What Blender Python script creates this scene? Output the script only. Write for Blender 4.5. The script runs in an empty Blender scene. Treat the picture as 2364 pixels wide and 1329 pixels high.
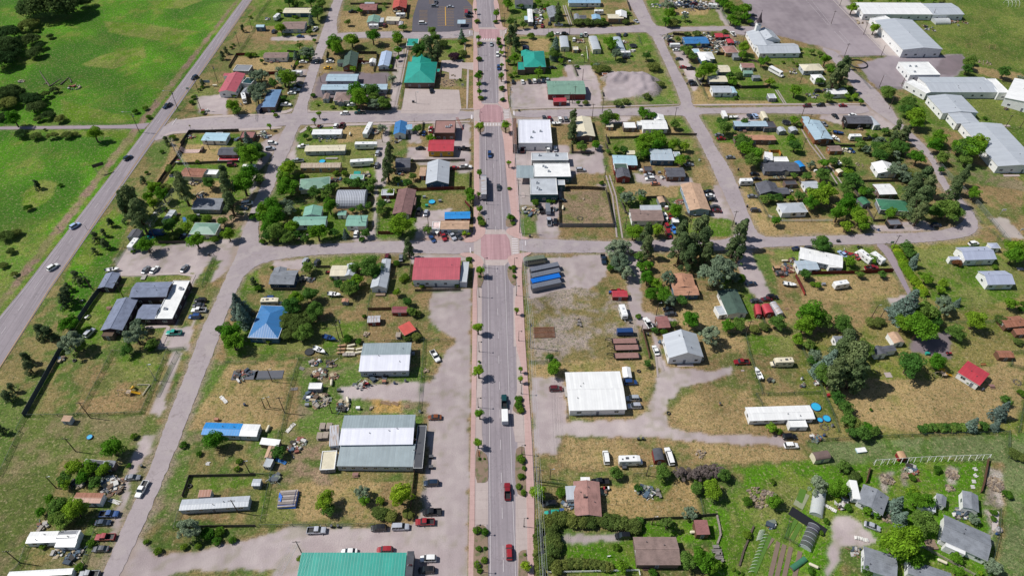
import bpy, math, random, re
import numpy as np
from mathutils import Vector, Matrix
from mathutils.geometry import tessellate_polygon
random.seed(7); np.random.seed(7)
scn = bpy.context.scene
COL = scn.collection
# ---------------------------------------------------------------- camera
HC = 196.0; F = 1576.0; CX, CY = 1182.0, 664.5
n_ = Vector((-77.3, 1589.5, -F)).normalized()
d_ = Vector((-14.0, -(F*F+77.3*14)/1589.5, -F)).normalized()
u_ = -d_; u_ = (u_ - n_*u_.dot(n_)).normalized(); e_ = n_.cross(u_)
RW = Matrix((e_, n_, u_))          # rows: world axes in camera space -> camera-to-world
cam = bpy.data.cameras.new("camera"); cob = bpy.data.objects.new("camera", cam); COL.objects.link(cob)
cob.matrix_world = Matrix.Translation((0, 0, HC)) @ RW.to_4x4()
cam.sensor_width = 36; cam.lens = 36*F/2364; cam.clip_end = 6000; cam.clip_start = 1
scn.camera = cob
# ---------------------------------------------------------------- light
SUN_EL = math.radians(52); SUN_AZ = math.radians(170)    # azimuth of the sun, counter-clockwise from +X
w = bpy.data.worlds.new("World"); scn.world = w; w.use_nodes = True
nt = w.node_tree; sky = nt.nodes.new('ShaderNodeTexSky'); sky.sky_type = 'NISHITA'; sky.sun_disc = False
sky.sun_elevation = SUN_EL; sky.sun_rotation = math.pi/2 - SUN_AZ; sky.altitude = 900
nt.links.new(sky.outputs[0], nt.nodes['Background'].inputs[0]); nt.nodes['Background'].inputs[1].default_value = 0.078
sl = bpy.data.lights.new("sun", 'SUN'); sl.energy = 4.8; sl.angle = math.radians(0.5); sl.color = (1, 0.965, 0.91)
so = bpy.data.objects.new("sun", sl); COL.objects.link(so)
sd = Vector((math.cos(SUN_EL)*math.cos(SUN_AZ), math.cos(SUN_EL)*math.sin(SUN_AZ), math.sin(SUN_EL)))
so.rotation_euler = sd.to_track_quat('Z', 'Y').to_euler(); so.location = sd*300
scn.view_settings.view_transform = 'Standard'; scn.view_settings.look = 'None'
scn.view_settings.exposure = -0.04; scn.view_settings.gamma = 1.0
try:
    scn.cycles.max_bounces = 5; scn.cycles.transparent_max_bounces = 6; scn.cycles.use_denoising = True
except Exception: pass

def G(px, py, z=0.0):
    d = RW @ Vector((px-CX, -(py-CY), -F))
    t = (z-HC)/d.z
    return Vector((d.x*t, d.y*t, z))
NRM = RW.transposed()
def proj(p):
    c = NRM @ (Vector(p) - Vector((0, 0, HC)))
    return CX + c.x/-c.z*F, CY - c.y/-c.z*F
def pxm(p):                       # photo pixels per metre at a point
    c = NRM @ (Vector(p) - Vector((0, 0, HC)))
    return F/-c.z
# ---------------------------------------------------------------- materials
def lin(c):
    return tuple((x/12.92 if x <= .04045 else ((x+.055)/1.055)**2.4) for x in c)
def hexc(h):
    return lin((int(h[0:2], 16)/255, int(h[2:4], 16)/255, int(h[4:6], 16)/255))
PAL = dict(steel='97a4a8', white='e4e4e2', cream='d6cdb4', lgrey='b3b8be', lgrey2='a9b0c4', grey='83868c', dgrey='4a4c52', charcoal='47484f', slate='6d717b',
 slateblue='5b6072', black='15161a', red='93232b', dred='7e1a22', maroon='5c2026', blue='2c4c80', dblue='22344a', navy='182440', teal='289a8a', teal3='289a8a',
 dteal='123f42', green='40775a', dgreen='33493f', lgreen='8fa79c', mint='7fae9c', sage='7d9f8d', brown='6f5c55', maroonb='6d4f4c', tan='b08d6b', bronze='5c4a3c',
 rust='8f5a40', rusty='a5705a', pinkred='b9525e', coral='cf5648', orangewood='b5744a', redbrown='a84a41', pinkbrown='97726b', brownshingle='6e5c57',
 bluemetal='2f74ae', bluelight='8fb4cf', lblue='9fb4d6', lblue2='9fb4d6', lblue3='a5bac6', lightblue='a9c6d2', lightblue3='6c8cb0', bluebright='1668c0',
 silver='b9bcc4', purple='3d2b38', wood='6a4a3a', yellow='d6a51c', orange='c86a25', copper='7a4526', clear='d5d8da', smoke='5d5b66', ribbed='b8bcc6', stripe='c2b39c',
 streak='a9b9c4', whitemetal='dcdde6', camo='6d7563', lattice='d8c2bd', none='999999', dteal2='123c3a', pink='c59a94', bluewhite='3f78c0', lightred='c04040',
 darkgreen='1d3a2c', dark='232427', plain='888888', lblue_='9fb4d6')
MATS = {}
def newmat(name):
    m = bpy.data.materials.new(name); m.use_nodes = True
    b = m.node_tree.nodes['Principled BSDF']; return m, m.node_tree, b
def N(nt, t, **k):
    n = nt.nodes.new(t)
    for a, v in k.items(): setattr(n, a, v)
    return n
def mixrgb(nt, fac, a, b, mode='MIX'):
    n = nt.nodes.new('ShaderNodeMix'); n.data_type = 'RGBA'; n.blend_type = mode
    for sock, v in ((n.inputs[0], fac), (n.inputs[6], a), (n.inputs[7], b)):
        if hasattr(v, 'links'): nt.links.new(v, sock)
        elif isinstance(v, (int, float)): sock.default_value = v
        else: sock.default_value = (*v, 1)
    return n.outputs[2]
def noise(nt, scale, detail=3, vec=None, rough=.6):
    n = N(nt, 'ShaderNodeTexNoise'); n.inputs['Scale'].default_value = scale; n.inputs['Detail'].default_value = detail; n.inputs['Roughness'].default_value = rough
    if vec is not None: nt.links.new(vec, n.inputs['Vector'])
    return n.outputs['Fac']
def ramp(nt, fac, p0, p1, c0=(0, 0, 0), c1=(1, 1, 1)):
    r = N(nt, 'ShaderNodeValToRGB'); r.color_ramp.elements[0].position = p0; r.color_ramp.elements[1].position = p1
    r.color_ramp.elements[0].color = (*c0, 1); r.color_ramp.elements[1].color = (*c1, 1)
    nt.links.new(fac, r.inputs[0]); return r.outputs[0]
def worldpos(nt):
    g = N(nt, 'ShaderNodeNewGeometry'); return g.outputs['Position']
def bump(nt, b, h, s, d=.1):
    n = N(nt, 'ShaderNodeBump'); n.inputs['Strength'].default_value = s; n.inputs['Distance'].default_value = d
    nt.links.new(h, n.inputs['Height']); nt.links.new(n.outputs[0], b.inputs['Normal'])
def M(kind, col='white'):
    key = kind+'_'+col
    if key in MATS: return MATS[key]
    m, nt, b = newmat(key); c = hexc(PAL[col]) if col in PAL else hexc(col)
    dk = tuple(x*.72 for x in c)
    out = None
    if kind == 'metal':
        uv = N(nt, 'ShaderNodeUVMap').outputs[0]
        sx = N(nt, 'ShaderNodeSeparateXYZ'); nt.links.new(uv, sx.inputs[0])
        mu = N(nt, 'ShaderNodeMath', operation='MULTIPLY'); nt.links.new(sx.outputs[0], mu.inputs[0]); mu.inputs[1].default_value = 1/.9
        fr = N(nt, 'ShaderNodeMath', operation='FRACT'); nt.links.new(mu.outputs[0], fr.inputs[0])
        rb = ramp(nt, fr.outputs[0], .0, .14, (0, 0, 0), (1, 1, 1))
        fl = N(nt, 'ShaderNodeMath', operation='FLOOR'); nt.links.new(mu.outputs[0], fl.inputs[0]); wn = N(nt, 'ShaderNodeTexWhiteNoise', noise_dimensions='1D'); nt.links.new(fl.outputs[0], wn.inputs['W'])
        big = noise(nt, .35, 5, worldpos(nt)); mp = N(nt, 'ShaderNodeMapping'); mp.inputs['Scale'].default_value = (1.6, .12, 1); nt.links.new(uv, mp.inputs[0])
        st = noise(nt, 1.3, 4, mp.outputs[0])
        lt_ = min(c) > .35; out = mixrgb(nt, ramp(nt, big, .3, .75), tuple(min(1, x*1.06) for x in c), tuple(x*(.94 if lt_ else .84) for x in c))
        out = mixrgb(nt, ramp(nt, st, .45, .8), out, tuple(x*(.9 if lt_ else .78)+.02 for x in c))
        if col in ('rusty', 'streak', 'silver', 'rust', 'stripe'):
            rc = (.25, .105, .055) if col in ('rusty', 'rust') else ((.42, .46, .5) if col == 'streak' else (.33, .24, .18))
            out = mixrgb(nt, ramp(nt, noise(nt, 2.2, 4, mp.outputs[0]), .47, .56), out, rc)
        out = mixrgb(nt, wn.outputs['Value'], out, mixrgb(nt, 1.0, out, (.9, .9, .91), 'MULTIPLY'))
        out = mixrgb(nt, rb, tuple(x*(.84 if lt_ else .66) for x in c), out)
        bump(nt, b, rb, .35, .05); b.inputs['Roughness'].default_value = .42; b.inputs['Specular IOR Level'].default_value = .45
    elif kind == 'flatroof':
        big = noise(nt, .25, 6, worldpos(nt)); fine = noise(nt, 1.7, 4, worldpos(nt))
        out = mixrgb(nt, ramp(nt, big, .35, .7), c, tuple(x*.8 for x in c)); out = mixrgb(nt, ramp(nt, fine, .58, .75), out, tuple(x*.62+.02 for x in c))
        b.inputs['Roughness'].default_value = .75
    elif kind == 'shingle':
        uv = N(nt, 'ShaderNodeUVMap').outputs[0]
        br = N(nt, 'ShaderNodeTexBrick'); nt.links.new(uv, br.inputs['Vector']); br.inputs['Scale'].default_value = 1.0
        br.inputs['Brick Width'].default_value = .9; br.inputs['Row Height'].default_value = .32; br.inputs['Mortar Size'].default_value = .025
        br.inputs['Color1'].default_value = (*c, 1); br.inputs['Color2'].default_value = (*tuple(x*.78 for x in c), 1); br.inputs['Mortar'].default_value = (*tuple(x*.5 for x in c), 1)
        big = noise(nt, .5, 6, worldpos(nt))
        out = mixrgb(nt, ramp(nt, big, .35, .75), br.outputs[0], tuple(x*1.25 for x in c)); b.inputs['Roughness'].default_value = .9
        bump(nt, b, noise(nt, 5, 2, worldpos(nt)), .4, .04)
    elif kind == 'siding':
        uv = N(nt, 'ShaderNodeUVMap').outputs[0]
        sx = N(nt, 'ShaderNodeSeparateXYZ'); nt.links.new(uv, sx.inputs[0])
        mu = N(nt, 'ShaderNodeMath', operation='MULTIPLY'); nt.links.new(sx.outputs[0 if col in ('wood', 'lgrey', 'red', 'orangewood') else 1], mu.inputs[0]); mu.inputs[1].default_value = 1/.33
        fr = N(nt, 'ShaderNodeMath', operation='FRACT'); nt.links.new(mu.outputs[0], fr.inputs[0])
        rb = ramp(nt, fr.outputs[0], .0, .16)
        out = mixrgb(nt, rb, tuple(x*.6 for x in c), c)
        out = mixrgb(nt, ramp(nt, noise(nt, .9, 5, worldpos(nt)), .5, .8), out, dk); b.inputs['Roughness'].default_value = .7
    elif kind == 'wood':
        out = mixrgb(nt, ramp(nt, noise(nt, 1.3, 5, worldpos(nt)), .3, .7), c, dk)
        out = mixrgb(nt, ramp(nt, noise(nt, 7, 2, worldpos(nt)), .5, .8), out, tuple(x*.5 for x in c)); b.inputs['Roughness'].default_value = .85
    elif kind == 'car':
        b.inputs['Base Color'].default_value = (*c, 1); b.inputs['Roughness'].default_value = .32; b.inputs['Metallic'].default_value = .25 if col in ('silver', 'grey', 'dgrey', 'lgrey', 'blue', 'dblue') else 0
        b.inputs['Coat Weight'].default_value = .35; b.inputs['Coat Roughness'].default_value = .08
        out = mixrgb(nt, ramp(nt, noise(nt, 3, 4, worldpos(nt)), .55, .8), c, tuple(x*.8+.01 for x in c))
    elif kind == 'glass':
        b.inputs['Base Color'].default_value = (.02, .028, .035, 1); b.inputs['Roughness'].default_value = .12; b.inputs['Specular IOR Level'].default_value = .8
    elif kind == 'leafy':
        gi = N(nt, 'ShaderNodeNewGeometry'); oi = N(nt, 'ShaderNodeObjectInfo')
        lt = tuple(min(1, x*1.75) for x in c)
        out = mixrgb(nt, gi.outputs['Random Per Island'], tuple(x*.6 for x in c), lt)
        out = mixrgb(nt, ramp(nt, noise(nt, .55, 2, worldpos(nt)), .35, .7), out, tuple(x*.72 for x in c))
        hs = N(nt, 'ShaderNodeHueSaturation'); nt.links.new(out, hs.inputs['Color'])
        mr = N(nt, 'ShaderNodeMapRange'); nt.links.new(oi.outputs['Random'], mr.inputs[0]); mr.inputs[3].default_value = .468; mr.inputs[4].default_value = .522; nt.links.new(mr.outputs[0], hs.inputs['Hue'])
        mv = N(nt, 'ShaderNodeMapRange'); nt.links.new(oi.outputs['Random'], mv.inputs[0]); mv.inputs[3].default_value = 1.28; mv.inputs[4].default_value = .78; nt.links.new(mv.outputs[0], hs.inputs['Value'])
        out = hs.outputs[0]
        df = N(nt, 'ShaderNodeBsdfDiffuse'); tr = N(nt, 'ShaderNodeBsdfTranslucent'); mx = N(nt, 'ShaderNodeMixShader'); mx.inputs[0].default_value = .36
        nt.links.new(out, df.inputs[0]); nt.links.new(out, tr.inputs[0]); nt.links.new(df.outputs[0], mx.inputs[1]); nt.links.new(tr.outputs[0], mx.inputs[2])
        nt.links.new(mx.outputs[0], nt.nodes['Material Output'].inputs[0]); nt.nodes.remove(b); MATS[key] = m; return m
    elif kind == 'film':
        df = N(nt, 'ShaderNodeBsdfDiffuse'); df.inputs[0].default_value = (*c, 1); tr = N(nt, 'ShaderNodeBsdfTransparent'); mx = N(nt, 'ShaderNodeMixShader')
        mx.inputs[0].default_value = .62; nt.links.new(tr.outputs[0], mx.inputs[1]); nt.links.new(df.outputs[0], mx.inputs[2]); nt.links.new(mx.outputs[0], nt.nodes['Material Output'].inputs[0])
        nt.nodes.remove(b); MATS[key] = m; return m
    elif kind == 'mesh':           # chain link
        df = N(nt, 'ShaderNodeBsdfDiffuse'); df.inputs[0].default_value = (*c, 1); tr = N(nt, 'ShaderNodeBsdfTransparent'); mx = N(nt, 'ShaderNodeMixShader')
        uv = N(nt, 'ShaderNodeUVMap').outputs[0]; ck = N(nt, 'ShaderNodeTexChecker'); ck.inputs['Scale'].default_value = 14; nt.links.new(uv, ck.inputs[0])
        mr = N(nt, 'ShaderNodeMath', operation='MULTIPLY'); nt.links.new(ck.outputs['Fac'], mr.inputs[0]); mr.inputs[1].default_value = .45
        nt.links.new(mr.outputs[0], mx.inputs[0]); nt.links.new(tr.outputs[0], mx.inputs[1]); nt.links.new(df.outputs[0], mx.inputs[2]); nt.links.new(mx.outputs[0], nt.nodes['Material Output'].inputs[0])
        nt.nodes.remove(b); MATS[key] = m; return m
    elif kind == 'paint':
        out = mixrgb(nt, ramp(nt, noise(nt, 1.2, 5, worldpos(nt)), .5, .8), c, tuple(x*.8 for x in c)); b.inputs['Roughness'].default_value = .55
    if out is not None: nt.links.new(out, b.inputs['Base Color'])
    MATS[key] = m; return m
# leaf colours are plain albedos
PAL.update(lf_d='66922c', lf_k='5c803a', lf_y='82a42e', lf_s='84967a', lf_c='6f8256', lf_c2='7a8f82', lf_z='62744f', lf_g='68793e', lf_b='587c2a', lf_x='7b706c', lf_w='445c34', lf_o='54763a',
 lf_p='50384a', lf_r='7a5a3a', lf_m='6c982a', trunk='57463a', dry='9a8560')

# ---------------------------------------------------------------- surfaces
def surf(key):
    k = 'surf_'+key
    if k in MATS: return MATS[k]
    m, nt, b = newmat(k); P = worldpos(nt); b.inputs['Roughness'].default_value = .88
    n1 = noise(nt, .045, 6, P); n2 = noise(nt, .6, 6, P); n3 = noise(nt, 5, 3, P)
    tint = dict(asphalt=('8b8287', '9a9196'), worn=('988d8f', 'aa9fa0'), worn2=('968b8e', 'a79c9e'), asphaltold=('8c7f87', '9b8d90'), asphaltdark=('4e4c55', '5a5760'), concrete=('aa9c98', 'b8aba6'),
      brickpink=('b4958f', 'bfa29c'), redpavers=('ab878a', 'b8979a'), mulch=('7a6657', '94816c'), kerb=('b5aaa8', 'c0b6b3'))[key]
    c0, c1 = hexc(tint[0]), hexc(tint[1])
    out = mixrgb(nt, ramp(nt, n1, .35, .65), c0, c1)
    out = mixrgb(nt, ramp(nt, n2, .5, .8), out, tuple(x*.84 for x in c0))
    if key == 'asphalt' or key.startswith('worn'):
        mp = N(nt, 'ShaderNodeMapping'); nt.links.new(P, mp.inputs[0]); mp.inputs['Scale'].default_value = (1.1, .012, 1)
        if key == 'asphalt':
            pass
            out = mixrgb(nt, ramp(nt, noise(nt, 1, 3, mp.outputs[0]), .42, .66), out, tuple(x*.74 for x in c0))
        vr = N(nt, 'ShaderNodeTexVoronoi', feature='DISTANCE_TO_EDGE'); vr.inputs['Scale'].default_value = .11
        ad = N(nt, 'ShaderNodeVectorMath', operation='ADD'); nz = N(nt, 'ShaderNodeTexNoise'); nz.inputs['Scale'].default_value = .35; nt.links.new(P, nz.inputs['Vector'])
        sc = N(nt, 'ShaderNodeVectorMath', operation='SCALE'); nt.links.new(nz.outputs['Color'], sc.inputs[0]); sc.inputs['Scale'].default_value = 5; nt.links.new(P, ad.inputs[0]); nt.links.new(sc.outputs[0], ad.inputs[1]); nt.links.new(ad.outputs[0], vr.inputs['Vector'])
        cr = ramp(nt, vr.outputs['Distance'], .004, .012, (1, 1, 1), (0, 0, 0)); 
        mm = N(nt, 'ShaderNodeMath', operation='MULTIPLY'); nt.links.new(cr, mm.inputs[0]); mm.inputs[1].default_value = .55
        out = mixrgb(nt, mm.outputs[0], out, tuple(x*.5 for x in c0))
    if key == 'redpavers':
        mp = N(nt, 'ShaderNodeMapping'); nt.links.new(P, mp.inputs[0]); mp.inputs['Scale'].default_value = (.9, .02, 1); out = mixrgb(nt, ramp(nt, noise(nt, 1, 3, mp.outputs[0]), .4, .65), out, hexc('8f7074'))
    if key in ('concrete', 'brickpink', 'redpavers'):
        br = N(nt, 'ShaderNodeTexBrick'); nt.links.new(P, br.inputs['Vector']); br.inputs['Scale'].default_value = 1
        s = 3.2 if key == 'concrete' else (1.6 if key == 'brickpink' else 2.4)
        br.offset = 0; br.inputs['Brick Width'].default_value = s; br.inputs['Row Height'].default_value = s; br.inputs['Mortar Size'].default_value = .04
        br.inputs['Color1'].default_value = (1, 1, 1, 1); br.inputs['Color2'].default_value = (.93, .92, .92, 1); br.inputs['Mortar'].default_value = (.72, .68, .68, 1)
        out = mixrgb(nt, 1.0, out, br.outputs[0], 'MULTIPLY')
    if key.startswith('worn'):
        out = mixrgb(nt, ramp(nt, noise(nt, .16, 5, P), .5, .62), out, hexc('a69c9a'))
        out = mixrgb(nt, ramp(nt, noise(nt, .28, 5, P), .6, .7), out, hexc('857a78'))
    if key == 'mulch':
        out = mixrgb(nt, ramp(nt, n2, .52, .62), out, (.10, .13, .04)); bump(nt, b, n3, .8, .1)
    out = mixrgb(nt, ramp(nt, n3, .4, .7), out, tuple(x*.93 for x in c0))
    nt.links.new(out, b.inputs['Base Color']); MATS[k] = m; return m
# ---------------------------------------------------------------- mesh builder
class MB:
    def __init__(s): s.v = []; s.f = []; s.m = []; s.uv = []
    def face(s, pts, mi=0, uv=None):
        i = len(s.v); s.v += [tuple(p) for p in pts]; s.f.append(tuple(range(i, i+len(pts)))); s.m.append(mi)
        if uv is None:
            p0 = Vector(pts[0]); a = (Vector(pts[1])-p0); L = a.length or 1; a /= L
            nn = a.cross(Vector(pts[2])-p0); nn = nn.normalized() if nn.length > 1e-9 else Vector((0, 0, 1)); bq = nn.cross(a)
            uv = [((Vector(p)-p0).dot(a), (Vector(p)-p0).dot(bq)) for p in pts]
        s.uv += uv
    def box(s, c, d, mi=0, rz=0, top=1.0):
        x, y, z = d[0]/2, d[1]/2, d[2]/2; ca, sa = math.cos(rz), math.sin(rz)
        def P(a, b_, e):
            k = top if e > 0 else 1
            X, Y = a*x*k, b_*y*k
            return (c[0]+X*ca-Y*sa, c[1]+X*sa+Y*ca, c[2]+e*z)
        q = [P(-1, -1, -1), P(1, -1, -1), P(1, 1, -1), P(-1, 1, -1), P(-1, -1, 1), P(1, -1, 1), P(1, 1, 1), P(-1, 1, 1)]
        for f in ((0, 1, 5, 4), (1, 2, 6, 5), (2, 3, 7, 6), (3, 0, 4, 7), (4, 5, 6, 7), (3, 2, 1, 0)): s.face([q[i] for i in f], mi)
    def beam(s, a, b_, w_, h_=None, mi=0):
        a = Vector(a); b_ = Vector(b_); d = b_-a
        if d.length < 1e-6: return
        h_ = h_ or w_; d.normalize(); up = Vector((0, 0, 1)) if abs(d.z) < .95 else Vector((0, 1, 0))
        sx = d.cross(up).normalized()*w_/2; sy = sx.normalized().cross(d)*h_/2
        q = [a-sx-sy, a+sx-sy, a+sx+sy, a-sx+sy, b_-sx-sy, b_+sx-sy, b_+sx+sy, b_-sx+sy]
        for f in ((0, 1, 5, 4), (1, 2, 6, 5), (2, 3, 7, 6), (3, 0, 4, 7), (4, 5, 6, 7), (3, 2, 1, 0)): s.face([q[i] for i in f], mi)
    def tube(s, a, b_, r0, r1=None, n=8, mi=0, cap=True):
        a = Vector(a); b_ = Vector(b_); d = (b_-a).normalized(); r1 = r0 if r1 is None else r1
        up = Vector((0, 0, 1)) if abs(d.z) < .95 else Vector((1, 0, 0)); x = d.cross(up).normalized(); y = d.cross(x)
        A = [a+(x*math.cos(t)+y*math.sin(t))*r0 for t in [2*math.pi*i/n for i in range(n)]]
        B = [b_+(x*math.cos(t)+y*math.sin(t))*r1 for t in [2*math.pi*i/n for i in range(n)]]
        for i in range(n): s.face([A[i], B[i], B[(i+1) % n], A[(i+1) % n]], mi)
        if cap: s.face(A, mi); s.face(B[::-1], mi)
    def lathe(s, c, prof, n=14, mi=0):
        for k in range(len(prof)-1):
            (r0, z0), (r1, z1) = prof[k], prof[k+1]
            for i in range(n):
                t0, t1 = 2*math.pi*i/n, 2*math.pi*(i+1)/n
                q = [(c[0]+r0*math.cos(t0), c[1]+r0*math.sin(t0), c[2]+z0), (c[0]+r0*math.cos(t1), c[1]+r0*math.sin(t1), c[2]+z0), (c[0]+r1*math.cos(t1), c[1]+r1*math.sin(t1), c[2]+z1), (c[0]+r1*math.cos(t0), c[1]+r1*math.sin(t0), c[2]+z1)]
                if r0 < 1e-4: q = [q[0], q[2], q[3]]
                elif r1 < 1e-4: q = [q[0], q[1], q[2]]
                s.face(q, mi)
    def torus(s, c, R, r, n=20, k=8, mi=0, sq=1.0):
        def P(i, j):
            a = 2*math.pi*i/n; b_ = 2*math.pi*j/k; q = R+r*math.cos(b_)
            return (c[0]+q*math.cos(a), c[1]+q*math.sin(a)*sq, c[2]+r*math.sin(b_))
        for i in range(n):
            for j in range(k): s.face([P(i, j), P(i+1, j), P(i+1, j+1), P(i, j+1)], mi)
    def mesh(s, name, mats):
        me = bpy.data.meshes.new(name); me.from_pydata(s.v, [], s.f)
        for m in mats: me.materials.append(m)
        if len(mats) > 1: me.polygons.foreach_set('material_index', s.m)
        ul = me.uv_layers.new(name='UVMap'); ul.data.foreach_set('uv', np.array(s.uv, dtype=np.float32).ravel()); me.update(); return me
    def build(s, name, mats, parent=None, smooth=False):
        if not isinstance(mats, (list, tuple)): mats = [mats]
        me = s.mesh(name, mats)
        if smooth: me.polygons.foreach_set('use_smooth', [True]*len(me.polygons))
        o = bpy.data.objects.new(name, me); COL.objects.link(o)
        if parent: o.parent = parent
        return o
def empty(name, loc, rz=0):
    o = bpy.data.objects.new(name, None); COL.objects.link(o); o.location = loc; o.rotation_euler = (0, 0, rz); o.empty_display_size = .5; return o
def inst(name, me, parent, loc=(0, 0, 0), rz=0, sc=(1, 1, 1), mat=None):
    o = bpy.data.objects.new(name, me); COL.objects.link(o); o.location = loc; o.rotation_euler = (0, 0, rz); o.scale = sc
    if parent: o.parent = parent
    if mat:
        for i, mm in (mat.items() if isinstance(mat, dict) else {0: mat}.items()):
            o.material_slots[i].link = 'OBJECT'; o.material_slots[i].material = mm
    return o
REG = []     # things waiting for a label: (obj, phrase, category, group, x, y, fixedlabel)
def reg(o, phrase, cat, group, x, y, label=None): REG.append([o, phrase, cat, group, x, y, label])
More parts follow.
